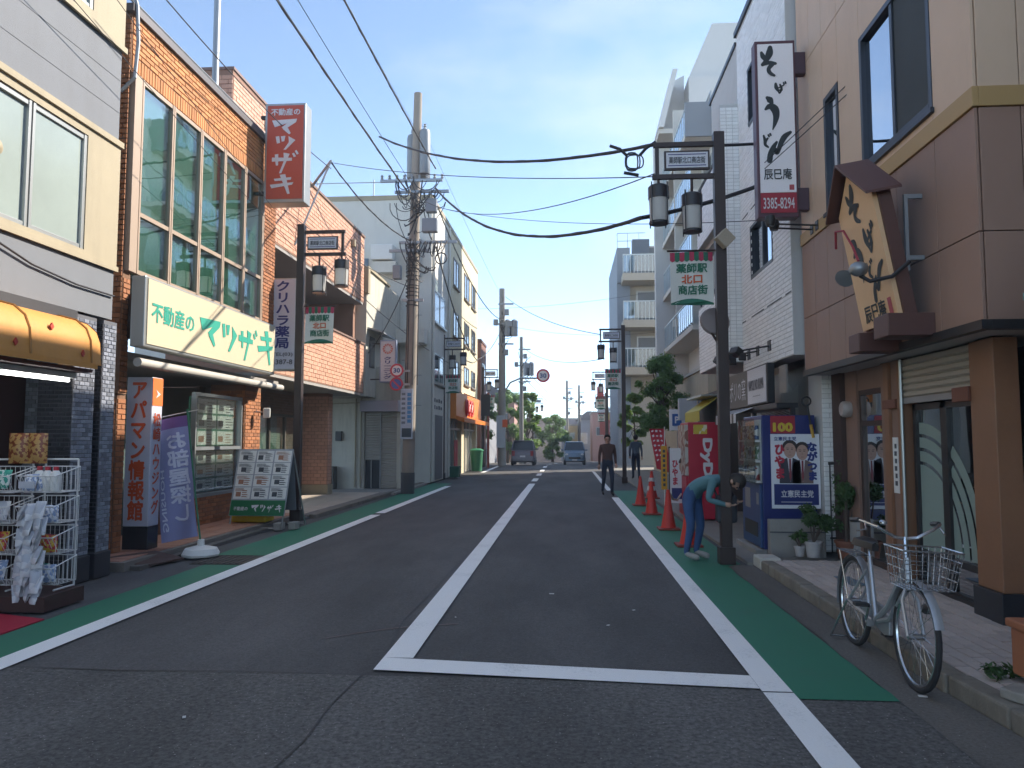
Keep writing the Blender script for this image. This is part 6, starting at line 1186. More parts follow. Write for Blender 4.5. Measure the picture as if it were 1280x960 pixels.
for k in range(9): x = PX-.95+k*.23; G().lathe([(.03,0),(.05,.04),(.03,.07),(.05,.11),(.02,.15)], (x, PY-.12, 9.43), 8).obj('insulator', M_ins, up_, smooth=True)
g = G(); rr = random.Random(5)
for k in range(40):                                  # the tangle of jumper leads hanging in loops
    xa = rr.uniform(-.75, 1.05); za = rr.choice([9.4, 9.38, 9.05, 8.7, 7.5]); xb_ = rr.uniform(-.3, .75) if k % 3 else rr.uniform(-.12, .12); zb_ = za-rr.uniform(-.1, 1.3); sg_ = rr.uniform(.2, .65); yv = PY-.16-rr.random()*.3
    m_ = [(PX+xa, PY-.14, za), (PX+xa+rr.uniform(-.08,.08), yv, za-sg_), (PX+xb_+rr.uniform(-.08,.08), yv, zb_-sg_), (PX+xb_, PY-.17, zb_)]
    P = []
    for t in range(9): u = t/8; P.append(V(m_[0])*(1-u)**3+V(m_[1])*3*u*(1-u)**2+V(m_[2])*3*u*u*(1-u)+V(m_[3])*u**3)
    g.tube(P, rr.choice([.012, .016, .022]), 5)
g.obj('jumper_leads', M_cable, up_, kind='stuff')
g = G()
for k in range(16): z = 5.6+k*.12+rr.uniform(-.03,.03); g.tube([(PX-.02+math.cos(a)*.185, PY+math.sin(a)*.185, z+a*.004) for a in [q*math.pi/6 for q in range(13)]], .016, 5)
for k in range(5): a = rr.uniform(3.4, 6); g.tube([(PX+math.cos(a)*.2, PY+math.sin(a)*.2, 3.2), (PX+math.cos(a)*.2+.02, PY+math.sin(a)*.2, 5.5), (PX+math.cos(a)*.19+.05, PY+math.sin(a)*.19, 7.6)], .016, 5)
g.obj('wound_cables', M_cable, up_)
for z, x0_, w_ in ((8.35, .42, .34), (7.75, .32, .46), (6.35, -.55, .25)): G().box((PX+x0_, PY-.35, z), (PX+x0_+w_, PY-.12, z+.42)).obj('junction_box', M_tr, up_, bevel=.03)
g = G()
for k in range(7): g.tube([(PX+.1+k*.16, PY-.2, 7.5), (PX+.1+k*.14, PY-.42, 7.1-.05*(k % 3)), (PX+.3+k*.1, PY-.3, 7.45)], .02, 5)
g.tube([(PX+.9+math.cos(a)*.17, PY-.3, 6.95+math.sin(a)*.17) for a in [q*math.pi/6 for q in range(12)]], .02, 5, closed=True); g.obj('coiled_cable', M_cable, up_)
g = G()
for k in range(7): z = 2.6+k*.45; s = (-1)**k; g.tube([(PX, PY-.05, z), (PX+s*.30, PY-.05, z)], .012, 5)
g.obj('step_bolt', M_steel, up_)
ad_ = G().box((-4.86, PY-.24, 1.60), (-4.50, PY-.205, 3.08)).obj('advert_panel', mat('advert_white', 'a3afc0', .5, var=.05), up_, bevel=.01); G().box((-4.82, PY-.244, 1.66), (-4.54, PY-.2405, 1.92)).obj('advert_foot', mat('advert_dark', '2b3a44', .5), ad_)
mk = G(); mk2 = G()
for k in range(7): mk.box((-4.66, PY-.244, 2.08+k*.13), (-4.55, PY-.2405, 2.18+k*.13)); mk2.box((-4.83, PY-.244, 2.05+k*.14), (-4.72, PY-.2405, 2.12+k*.14))
mk.obj('advert_print', mat('advert_blue', '3a79b0', .5), ad_); mk2.obj('advert_print', mat('advert_ink', '5a6472', .5), ad_)
def round_sign(t, c, r, kind):
    x, y, z = c; ring = G().lathe([(r*.74,.0),(r*.74,.012),(r,.012),(r,0)], (x, y, z), 28, rot(0, math.pi/2)); ring.obj('red_ring', mat('sign_ring_red', 'b0283a', .5), t, smooth=False)
    G().lathe([(.001,0),(r*.745,0),(r*.745,.008),(.001,.008)], (x, y, z), 28, rot(0, math.pi/2)).obj('disc', M_sw if kind == 30 else mat('sign_blue', '31488c', .5), t)
    if kind == 30: text('30', (x-r*.5, y-.008, z-r*.36), X_, Z_, r*1.0, r*.72, mat('sign_digit_blue', '25457e', .5), t, bold=.04)
    else: G().obox((x, y-.014, z), (r*1.5, .004, r*.22), rot(0,0,math.pi/4)).obj('red_bar', MATS['sign_ring_red'], t)
    G().lathe([(.001,0),(r*.98,0),(r*.98,.01),(.001,.01)], (x, y+.012, z), 24, rot(0, math.pi/2)).obj('back_plate', M_steel, t)
s1 = thing('speed_sign', 'round thirty speed limit sign on the near utility pole', 'traffic sign', (-4.9, 22, 3.6)); round_sign(s1, (-4.97, 22.0, 3.62), .20, 30); G().box((-4.95, 22.03, 3.58), (-4.6, 22.07, 3.64)).obj('bracket', M_steel, s1)
s2 = thing('no_parking_sign', 'round blue no parking sign under the near speed sign', 'traffic sign', (-4.9, 22, 3.2)); round_sign(s2, (-4.98, 22.0, 3.22), .20, 0); G().box((-4.95, 22.03, 3.18), (-4.6, 22.07, 3.24)).obj('bracket', M_steel, s2)
def far_pole(label, x, y, h, r=.16, tr=True, lean=0):
    z0 = zg(y); t = thing('utility_pole', label, 'utility pole', (x, y, z0), 'far utility poles'); G().tube([(x, y, z0), (x+lean, y, z0+h)], r, 12, r*.7).obj('pole', mat('far_pole_concrete', '7d7c78', .85, var=.12), t, smooth=True)
    for z, w in ((h-1.0, .7), (h-2.2, .9), (h-3.4, .7)): G().box((x-w*.3, y-.2, z0+z), (x+w, y-.12, z0+z+.09)).obj('crossarm', M_steel, t)
    if tr:
        for d in (.35, .75): G().lathe([(.0,0),(.2,0),(.2,.9),(.1,1.0),(.001,1.02)], (x+d, y-.2, z0+h-2.9), 10).obj('transformer', M_tr, t, smooth=True)
    g = G(); q = random.Random(int(x*100+y))
    for k in range(14): a = q.uniform(-.3,.9); zz = z0+h-1-q.random()*2.4; g.tube([(x+a, y-.2, zz), (x+a*.6, y-.35, zz-q.uniform(.2,.5)), (x+.05, y-.18, zz-q.uniform(.3,.8))], .02, 4)
    g.obj('jumper_leads', M_cable, t)
    for dx, dz in ((.3, 1.3), (-.35, 1.9), (.5, 2.0), (.25, 3.7)): G().box((x+dx-.14, y-.4, z0+h-dz-.35), (x+dx+.14, y-.16, z0+h-dz)).obj('junction_box', M_tr, t, bevel=.02)
    return t
u2 = far_pole('far utility pole on the left carrying a thirty sign on an arm', -3.8, 44.9, 10.6, .24)
G().box((-4.1, 44.6, 1.1), (-3.6, 44.64, 3.0)).obj('advert_panel', mat('far_advert', '9aa6b4', .6), u2); G().box((-3.75, 44.55, 2.3), (-3.45, 44.6, 2.75)).obj('orange_notice', M_for, u2)
s3 = thing('speed_sign', 'round thirty speed limit sign on a long curved arm over the road', 'traffic sign', (-1.35, 44.8, 5.3)); round_sign(s3, (-1.35, 44.7, 5.34), .40, 30); G().tube([(-3.75, 44.8, 4.2), (-3.3, 44.8, 4.95), (-2.7, 44.8, 5.2), (-1.3, 44.8, 5.2)], .05, 8).obj('arm', M_steel, s3, smooth=True)
far_pole('slim utility pole with drum transformer beyond the thirty sign', -3.3, 56, 9.4, .17); far_pole('thin utility pole left of the yellow house in the distance', .1, 90, 9.5, .2, False); far_pole('thin utility pole right of the yellow house in the distance', 1.6, 95, 9.4, .2, False)
sgp = thing('signal_post', 'rust red post with sign plates beside the far left lamp post', 'post', (-4.36, 42.4, 0)); G().tube([(-4.36, 42.4, 0), (-4.36, 42.4, 4.2)], .07, 10).obj('pole', mat('rust_post', '7a2f22', .6, var=.15), sgp, smooth=True); G().box((-4.75, 42.3, 2.9), (-4.25, 42.36, 4.1)).obj('sign_back', M_black, sgp)
# ================================================================ overhead cables
NW = [0]
def wire(label, a, b, sag, r, n=22, group='overhead cables', twist=0, mid=None):
    a, b = V(a), V(b); P = []
    for i in range(n+1):
        t = i/n; p = a.lerp(b, t); p.z -= sag*4*t*(1-t); P.append(p)
    r *= .68; g = G(); g.tube(P, r, 6)
    if twist:
        Q = [];  m = n*7
        for i in range(m+1):
            t = i/m; p = a.lerp(b, t); p.z -= sag*4*t*(1-t); an = t*twist; Q.append(p + V((math.cos(an)*r*.75, math.sin(an)*r*.4, math.sin(an)*r*.75)))
        g.tube(Q, r*.62, 5)
    return solo(g, 'overhead_cable', M_cable, label, 'cable', group, smooth=True)

wire('thick cable bundle running overhead along the left side to the utility pole', (-4.75, 22.1, 9.05), (-4.65, -9, 9.3), .35, .035, twist=90)
wire('slim messenger wire just above the thick left cable bundle', (-4.6, 22.1, 9.25), (-4.5, -9, 9.7), .3, .012)
wire('twisted black cable overhead nearest the middle of the street', (-3.9, 22.2, 9.75), (-4.25, -9, 10.2), .35, .03, twist=160)
wire('thin bare wire with a small ball above the left lane', (-4.3, 22.2, 10.6), (-4.45, -9, 10.6), .4, .008)
wire('thick cable crossing from the left bundle to the right lamp post arm', (-4.72, 18.6, 9.30), (1.2, 10.1, 5.56), .42, .035, twist=40)
wire('short thick cable joining the lamp post arm to the tiled building', (1.2, 10.1, 5.56), (3.1, 10.6, 5.75), .03, .03)
wire('upper thin wire crossing the street from the pink roof strut', (-5.45, 17.0, 8.05), (1.2, 10.1, 5.12), .15, .011)
wire('lower thin wire crossing the street towards the right lanterns', (-4.5, 22.2, 8.9), (1.2, 10.1, 5.16), .55, .012)
wire('third thin wire crossing the street below the lanterns line', (-4.0, 22.2, 8.6), (3.1, 11.5, 4.9), .25, .010)
wire('thick sagging cable crossing low from the utility pole to the lantern', (-3.9, 22.2, 9.15), (1.05, 10.3, 4.62), .75, .04, twist=40)
wire('thick cable end rising from the lantern to the tiled wall', (1.05, 10.3, 4.62), (3.08, 10.9, 5.35), .06, .045)
wire('two core drop wire from the white sign up to the far left', (2.6, 9.9, 5.2), (6.0, 3.0, 8.0), .12, .008)
wire('second drop wire beside the white soba sign', (2.6, 9.9, 5.12), (6.0, 2.8, 7.8), .14, .008)
wire('drop cable from the pink roof strut down to the utility pole', (-5.45, 17.0, 8.05), (-4.65, 22.2, 7.55), .25, .025, twist=40)
wire('service wire along the brick building roof edge', (-5.45, 17.0, 7.9), (-5.35, 3, 8.2), .5, .014)
wire('thin wire slanting across the grey building and green windows', (-5.25, 15.4, 5.35), (-5.0, 3.5, 7.6), .15, .007)
wire('thin wire strung from the lamp post to the grey building', (-5.15, 14.2, 5.2), (-5.1, 3.5, 6.9), .12, .007)
wire('cable from the utility pole down to the pharmacy corner', (-4.8, 22.2, 6.2), (-6.0, 15.5, 6.5), .15, .015)
wire('black cable dropping to the cleaning shop from the utility pole', (-4.75, 22.2, 6.3), (-6.0, 22.6, 4.2), .2, .022)
wire('long cable running down from the pharmacy front to the cream block', (-5.7, 16, 5.9), (-4.5, 33, 4.6), .3, .015)
wire('twisted cable sagging from the near to the far utility pole', (-4.0, 22.4, 9.0), (-3.7, 44.8, 8.7), .9, .03, twist=120)
wire('lower heavy cable from the utility pole towards the cream block', (-3.9, 22.4, 7.4), (-4.5, 38, 5.6), .55, .035)
wire('cable from the cream block corner to the far utility pole', (-4.5, 38, 5.6), (-3.8, 44.8, 8.2), .35, .025)
wire('hairline wire from the pole top into the distance', (-4.45, 22.4, 11.4), (-3.7, 44.8, 9.9), .2, .008)
wire('cable sagging from the far utility pole to the second right lamp post', (-3.6, 44.8, 10.1), (1.25, 27.6, 5.4), .35, .022)
wire('second cable from the far pole to the right lanterns', (-3.2, 55.8, 8.4), (1.3, 27.6, 4.5), .5, .022)
wire('thin wire crossing high over the far junction', (-6, 46, 9.6), (5.0, 40, 9.4), .25, .012)
wire('thin wire crossing below it at the far junction', (-3.7, 44.8, 8.4), (4.7, 40, 7.2), .35, .012)
wire('cable from the slim far pole into the distance', (-3.3, 56, 7.3), (.1, 90, 6.2), .8, .03)
wire('paired cable between the two distant poles', (.1, 90, 6.6), (1.6, 95, 6.0), .4, .03)
wire('cable from the slim far pole dropping behind the trees', (-3.2, 56, 6.3), (1.0, 92, 4.3), .6, .03)
sc_ = thing('cable_loop', 'looped cable splice hanging from the wire before the right lanterns', 'cable', (.95, 10.2, 5.3)); g = G()
for dx, dr in ((0, 0), (.03, .015), (-.01, -.02)): g.tube([(.92+dx+math.copysign(abs(math.cos(a))**.6, math.cos(a))*(.10+dr), 10.2+.02*dx, 5.37+math.copysign(abs(math.sin(a))**.7, math.sin(a))*(.11-dr)) for a in [k*math.pi/8 for k in range(16)]], .010, 5, closed=True)
g.tube([(.80, 10.2, 5.22), (1.0, 10.2, 5.18)], .022, 6); g.tube([(.62, 10.25, 5.62), (.75, 10.2, 5.55), (.84, 10.2, 5.46)], .022, 6); g.tube([(1.02, 10.2, 5.46), (1.1, 10.2, 5.55), (1.22, 10.1, 5.6)], .022, 6); g.obj('loop', M_cable, sc_)
st_ = thing('roof_strut', 'thin leaning steel strut holding wires over the pink building', 'strut', (-5.7, 16.2, 6)); G().tube([(-5.98, 16.2, 5.9), (-5.45, 17.0, 8.1)], .022, 6).tube([(-5.45, 17.0, 8.1), (-5.98, 17.2, 7.55)], .03, 6).obj('pole', M_steel, st_)
# ================================================================ bicycle
def bicycle():
    t = thing('bicycle', 'silver city bicycle with wire basket parked against the kerb', 'bicycle', (0,0,0)); M_ch = mat('chrome', 'b4b6ba', .22, .9, var=.05); M_fr = mat('bike_frame_silver', 'a3a5aa', .35, .5, var=.05); M_ty = mat('tyre', '1d1d1f', .8, var=.15)
    Rw = .325
    def wheel(y):
        c = V((0, y, Rw+.005)); w = G().tube([c+V((0, math.cos(a)*Rw, math.sin(a)*Rw)) for a in [k*math.pi/20 for k in range(40)]], .019, 8, closed=True).obj('tyre', M_ty, t, smooth=True)
        G().tube([c+V((0, math.cos(a)*(Rw-.025), math.sin(a)*(Rw-.025))) for a in [k*math.pi/20 for k in range(40)]], .012, 6, closed=True).obj('rim', M_ch, w, smooth=True)
        g = G()
        for k in range(28): a = k*math.pi/14; g.tube([c+V(((-1)**k*.03, math.cos(a+.5*(-1)**(k//2))*.02, math.sin(a+.5*(-1)**(k//2))*.02)), c+V((0, math.cos(a)*(Rw-.03), math.sin(a)*(Rw-.03)))], .0016, 4)
        g.obj('spokes', M_ch, w); G().tube([c+V((-.05,0,0)), c+V((.05,0,0))], .02, 10).obj('hub', M_ch, w, smooth=True)
        for s_, e_ in ((-.0, 0),): pass
        return c
    f = wheel(-.56); r = wheel(.56); bb = V((0, .12, .28)); hd = V((0, -.40, .78)); hb = V((0, -.435, .62)); st = V((0, .26, .72))
    G().tube([hd, hd+V((0,.12,-.16)), bb+V((0,-.22,.14)), bb], .021, 8).tube([hb, bb+V((0,-.25,.06)), bb+V((0,-.05,-.0))], .019, 8).tube([bb, st], .018, 8).tube([bb+V((.03,0,0)), r+V((.05,0,0))], .010, 6).tube([bb+V((-.03,0,0)), r+V((-.05,0,0))], .010, 6).tube([st+V((.02,0,-.1)), r+V((.05,0,0))], .010, 6).tube([st+V((-.02,0,-.1)), r+V((-.05,0,0))], .010, 6).tube([hd+V((0,-.01,.03)), hb+V((0,.0,-.01))], .024, 8).obj('frame', M_fr, t, smooth=True)
    for s in (-1, 1): G().tube([hb+V((s*.02,0,-.02)), hb+V((s*.05,-.03,-.08)), f+V((s*.05,0,0))], .012, 6).obj('fork_blade', M_fr, t, smooth=True)
    G().tube([hd, hd+V((0,.03,.16))], .014, 8).obj('stem', M_ch, t, smooth=True); b0 = hd+V((0,.03,.15))
    G().tube([b0+V((-.27,.20,.09)), b0+V((-.26,.08,.10)), b0+V((-.18,-.01,.07)), b0+V((-.07,-.02,.01)), b0, b0+V((.07,-.02,.01)), b0+V((.18,-.01,.07)), b0+V((.26,.08,.10)), b0+V((.27,.20,.09))], .0115, 8).obj('handlebar', M_ch, t, smooth=True)
    for s in (-1, 1): G().tube([b0+V((s*.262,.10,.10)), b0+V((s*.27,.22,.088))], .017, 8).obj('grip', M_black, t, smooth=True); G().tube([b0+V((s*.24,.05,.09)), b0+V((s*.25,.0,.05)), b0+V((s*.29,.06,.03))], .006, 5).obj('brake_lever', M_ch, t)
    G().ball(b0+V((-.14,.0,.10)), .028, 10, (1,1,.7)).obj('bell', M_ch, t, smooth=True)
    g = G(); z0, z1, y0, y1 = .66, .90, -.80, -.50
    for u in range(10):
        x = -.18+.36*u/9; xb = x*.82; g.tube([(x, y0, z1), (xb, y0+.04, z0), (xb, y1-.03, z0), (x, y1, z1)], .0028, 4)
    for u in range(7): y = y0+(y1-y0)*u/6; yb_ = y0+.04+(y1-y0-.07)*u/6; g.tube([(-.18, y, z1), (-.148, yb_, z0), (.148, yb_, z0), (.18, y, z1)], .0028, 4)
    for v in range(5): k = v/4; w_ = .148+.032*k; g.tube([(-w_, y0+.04*(1-k), z0+(z1-z0)*k), (w_, y0+.04*(1-k), z0+(z1-z0)*k), (w_, y1-.03*(1-k), z0+(z1-z0)*k), (-w_, y1-.03*(1-k), z0+(z1-z0)*k)], .0028 if v < 4 else .006, 4, closed=True)
    g.obj('basket', M_ch, t)
    sd = G(); prof = [(-.12,.025,.0),(-.05,.045,.01),(.03,.085,.015),(.10,.10,.02),(.14,.06,.01)]
    vs = []; 
    for y, w_, z in prof: vs += [(-w_, .27+y, .80+z-.03), (-w_*.8, .27+y, .80+z+.02), (0, .27+y, .80+z+.035), (w_*.8, .27+y, .80+z+.02), (w_, .27+y, .80+z-.03)]
    sd.add(vs, [(i*5+k, i*5+k+1, (i+1)*5+k+1, (i+1)*5+k) for i in range(4) for k in range(4)] + [(0,1,2,3,4), (20,24,23,22,21)]); sd.obj('saddle', M_black, t, smooth=True); G().tube([st, V((0,.28,.79))], .013, 8).obj('seat_post', M_ch, t, smooth=True)
    for c, a0_, a1_, nm in ((f, 20, 175, 'front_mudguard'), (r, -15, 200, 'rear_mudguard')):
        g = G(); A_ = [math.radians(180-(a0_+(a1_-a0_)*k/14)) if c is f else math.radians(a0_+(a1_-a0_)*k/14) for k in range(15)]; vs = []
        for a in A_: vs += [c+V((s, math.cos(a)*(Rw+.035-abs(s)*.3), math.sin(a)*(Rw+.035-abs(s)*.3))) for s in (-.028, 0, .028)]
        g.add(vs, [(i*3+k, i*3+k+1, (i+1)*3+k+1, (i+1)*3+k) for i in range(14) for k in range(2)]); g.obj(nm, M_fr, t, smooth=True)
    g = G(); 
    for s in (-1, 1): g.tube([(s*.06, .36, .70), (s*.065, .80, .70)], .007, 5); g.tube([(s*.065, .74, .70), (s*.05, .57, .34)], .006, 5)
    for k in range(4): g.tube([(-.06, .42+k*.11, .70), (.06, .42+k*.11, .70)], .006, 5)
    g.obj('carrier', M_ch, t)
    G().prism([(.045, .0, .20), (.045, .10, .18), (.045, .58, .27), (.045, .62, .33), (.045, .56, .38), (.045, .10, .38), (.045, .0, .33)], (.03,0,0)).obj('chain_case', M_fr, t, bevel=.008)
    for s, a in ((1, -.9), (-1, 2.24)): e = bb+V((s*.08, math.cos(a)*.16, math.sin(a)*.16)); G().tube([bb+V((s*.07,0,0)), e], .010, 6).obj('crank', M_ch, t, smooth=True); G().obox(e+V((s*.06,0,0)), (.10,.07,.025)).obj('pedal', M_black, t, bevel=.005)
    for s in (-1, 1): G().tube([r+V((s*.06,.0,0)), r+V((s*.13, .14, -.30)), r+V((s*.13,.16,-.322))], .009, 6).obj('stand_leg', M_ch, t, smooth=True)
    G().tube([r+V((-.13,.15,-.315)), r+V((.13,.15,-.315))], .009, 6).obj('stand_bar', M_ch, t); G().tube([f+V((.06,0,.18)), f+V((.06,-.09,.2))], .035, 10).obj('lamp', M_black, t, smooth=True); return t
bk = bicycle(); bk.location = (2.235, 5.72, .004); bk.rotation_euler = (0, math.radians(2.5), math.radians(-1.5))
# ================================================================ people
M_skin = mat('skin', 'b58a74', .55, var=.04); M_hair = mat('hair_black', '1d1917', .6, var=.2)
def limb(g, pts): g.tube([p[0] for p in pts], [p[1] for p in pts], 12)
def person(label, pose, mats, loc, rz, h=1.7):
    """pose: dict of joints in metres (x right, y back, z up), a continuous skinned body"""
    t = thing('person', label, 'person', (0,0,0)); J = {k: V(v) for k, v in pose.items()}
    import bpy as _b
    order = ['pelvis','belly','chest','neck','headb','head','headt','shL','elL','wrL','hdL','shR','elR','wrR','hdR','hipL','knL','anL','heL','toL','hipR','knR','anR','heR','toR']
    edges = [('pelvis','belly'),('belly','chest'),('chest','neck'),('neck','headb'),('headb','head'),('head','headt'),('chest','shL'),('shL','elL'),('elL','wrL'),('wrL','hdL'),('chest','shR'),('shR','elR'),('elR','wrR'),('wrR','hdR'),('pelvis','hipL'),('hipL','knL'),('knL','anL'),('anL','toL'),('pelvis','hipR'),('hipR','knR'),('knR','anR'),('anR','toR')]
    rad = dict(pelvis=(.145,.11), belly=(.14,.105), chest=(.165,.115), neck=(.055,.058), headb=(.062,.075), head=(.078,.095), headt=(.06,.075), shL=(.062,.062), elL=(.045,.045), wrL=(.032,.032), hdL=(.04,.025), hipL=(.092,.095), knL=(.06,.062), anL=(.042,.045), toL=(.042,.03))
    for k in list(rad):
        if k.endswith('L') : rad[k[:-1]+'R'] = rad[k]
    names = [k for k in order if k in J]; ix = {k: i for i, k in enumerate(names)}
    me = bpy.data.meshes.new('body'); me.from_pydata([J[k] for k in names], [(ix[a], ix[b]) for a, b in edges], []); o = bpy.data.objects.new('body', me); COL.objects.link(o); o.parent = t
    md = o.modifiers.new('skin', 'SKIN'); 
    if not me.skin_vertices:
        bpy.context.view_layer.objects.active = o; bpy.ops.mesh.customdata_skin_add()
    for k in names: me.skin_vertices[0].data[ix[k]].radius = rad[k]
    me.skin_vertices[0].data[ix['pelvis']].use_root = True
    sb_ = o.modifiers.new('sub', 'SUBSURF'); sb_.levels = 2; sb_.render_levels = 2
    dg = bpy.context.evaluated_depsgraph_get(); m2 = bpy.data.meshes.new_from_object(o.evaluated_get(dg)); o.modifiers.clear(); o.data = m2
    for m in mats: m2.materials.append(m)              # 0 skin, 1 top, 2 trousers, 3 shoes
    up_dir = (J['chest']-J['pelvis']).normalized()
    for p in m2.polygons:
        c = V(p.center); p.use_smooth = True
        def near(a, b): A_, B_ = J[a], J[b]; d = B_-A_; u = max(0, min(1, (c-A_).dot(d)/d.length_squared)); return (c-A_-d*u).length
        segs = {s: near(*s) for s in edges}; s = min(segs, key=segs.get)
        if s in (('neck','headb'),('headb','head'),('head','headt'),('wrL','hdL'),('wrR','hdR')): i = 0
        elif s in (('elL','wrL'),('elR','wrR')): i = pose.get('_fore', 1) if isinstance(pose.get('_fore', 1), int) else 1
        elif s in (('anL','toL'),('anR','toR')): i = 3
        elif s[0].startswith(('hip','kn')) or s[1].startswith('hip'): i = 2
        elif s == ('pelvis','belly') and (c-J['pelvis']).dot(up_dir) < .06: i = 2
        else: i = 1
        p.material_index = i
    hd_ = J['head']; axis = (J['headt']-J['headb']).normalized(); q = axis.to_track_quat('Z', 'Y').to_matrix().to_4x4(); g = G(); fwd = J['_fwd'].normalized() if '_fwd' in J else V((0,-1,0))
    g.ball((0,0,0), .112, 14, (.86,.98,1.02)); g.v = [tuple(hd_ + axis*.035 - fwd*.022 + q @ V(v)) for v in g.v]; keep = []
    for f_ in g.f:
        c = sum((V(g.v[i]) for i in f_), V())/len(f_) - hd_
        if c.dot(fwd) < .035 or c.dot(axis) > .085: keep.append(f_)
    g.f = keep; g.obj('hair', M_hair, t, smooth=True, local=True)
    side = axis.cross(fwd).normalized(); g = G()
    for s in (-1, 1): g.ball(hd_ + side*s*.034 + fwd*.082 + axis*.0, .011, 8)
    g.obj('eyes', M_black, t, local=True); g = G(); g.ball(hd_ + fwd*.098 - axis*.03, .018, 8, (.8,1,1.2)); 
    for s in (-1, 1): g.ball(hd_ + side*s*.088 - axis*.01, .022, 8, (.6,1,1.4))
    g.obj('nose_and_ears', M_skin, t, smooth=True, local=True); G().tube([hd_ + fwd*.086 - axis*.065 - side*.02, hd_ + fwd*.09 - axis*.067, hd_ + fwd*.086 - axis*.065 + side*.02], .006, 5).obj('mouth', mat('lips', '8e5a50', .6), t, local=True)
    g = G()                                         # fingers rooted in the palm
    for sd_ in 'LR':
        w_, h_ = J['wr'+sd_], J['hd'+sd_]; d = (h_-w_).normalized(); a = d.cross(V((0,0,1)) if abs(d.z) < .9 else V((0,1,0))).normalized(); b = a.cross(d)
        for k in range(4): r_ = h_ + a*(-.027+.018*k); ln = (.062,.072,.068,.052)[k]; g.tube([r_-d*.01, r_+d*ln*.5+b*.006, r_+d*ln*.9+b*.022], [.0095,.009,.007], 6)
        r_ = w_.lerp(h_, .45)+a*-.028; g.tube([r_, r_+d*.03-a*.028+b*.01, r_+d*.058-a*.03+b*.02], [.012,.0105,.008], 6)
    g.obj('fingers', M_skin, t, smooth=True, local=True)
    t.location = loc; t.rotation_euler = (0,0,rz); return t
CLO = dict(bump=.5, bscale=14); M_teal = mat('shirt_teal', '47707a', .85, var=.14, **CLO); M_jean = mat('denim_blue', '2a4470', .85, var=.2, scale=12, **CLO); M_shoe = mat('shoe_grey', '8d8a86', .7); M_rust = mat('top_rust', '4a3530', .85, **CLO); M_nvy = mat('trouser_navy', '1e2638', .85, **CLO); M_slate = mat('top_slate', '46505e', .85, **CLO); M_shoek = mat('shoe_black', '1a1a1c', .6)
bend_pose = dict(pelvis=(0,.10,.86), belly=(0,-.02,.98), chest=(0,-.28,1.08), neck=(0,-.42,1.09), headb=(0,-.47,1.08), head=(0,-.55,1.05), headt=(0,-.62,1.03), shL=(.17,-.32,1.06), elL=(.23,-.30,.82), wrL=(.12,-.48,.78), hdL=(.08,-.54,.78), shR=(-.17,-.32,1.06), elR=(-.24,-.28,.82), wrR=(-.12,-.46,.76), hdR=(-.07,-.52,.75), hipL=(.10,.10,.82), knL=(.12,.02,.46), anL=(.12,.10,.08), toL=(.13,-.10,.04), hipR=(-.10,.10,.82), knR=(-.11,.04,.46), anR=(-.11,.12,.08), toR=(-.12,-.08,.04))
bend_pose['_fwd'] = (0,-.4,-.9)
stand = dict(pelvis=(0,0,.95), belly=(0,0,1.10), chest=(0,-.01,1.32), neck=(0,0,1.47), headb=(0,-.01,1.53), head=(0,-.02,1.60), headt=(0,-.015,1.67), shL=(.18,0,1.40), elL=(.23,.04,1.12), wrL=(.22,-.08,.90), hdL=(.21,-.12,.83), shR=(-.18,0,1.40), elR=(-.23,.0,1.12), wrR=(-.23,.04,.88), hdR=(-.23,.04,.80), hipL=(.09,0,.90), knL=(.10,-.14,.50), anL=(.10,-.10,.09), toL=(.11,-.27,.04), hipR=(-.09,0,.90), knR=(-.10,.04,.49), anR=(-.10,.24,.12), toR=(-.10,.10,.04))
pr1 = person('person in teal top and blue jeans stooping by the lamp post', bend_pose, [M_skin, M_teal, M_jean, M_shoe], (1.74, 10.38, .004), math.radians(52))
bg_ = thing('shoulder_bag', 'dark shoulder bag hanging at the stooping person', 'bag', (2.02, 10.22, .5)); G().box((1.93, 10.06, .52), (2.20, 10.20, .88)).obj('body', mat('bag_dark', '23262d', .7, var=.1), bg_, bevel=.04); G().tube([(1.95, 10.12, .86), (1.88, 10.2, 1.06), (2.05, 10.25, 1.16), (2.16, 10.14, .87)], .014, 6).obj('strap', MATS['bag_dark'], bg_)
person('pedestrian in dark clothes walking on the right edge line', stand, [M_skin, M_rust, M_nvy, M_shoek], (1.16, 21.8, .004), math.radians(8))
person('distant pedestrian in slate clothes near the street trees', stand, [M_skin, M_slate, M_nvy, M_shoek], (2.72, 30.3, .036), math.radians(180))
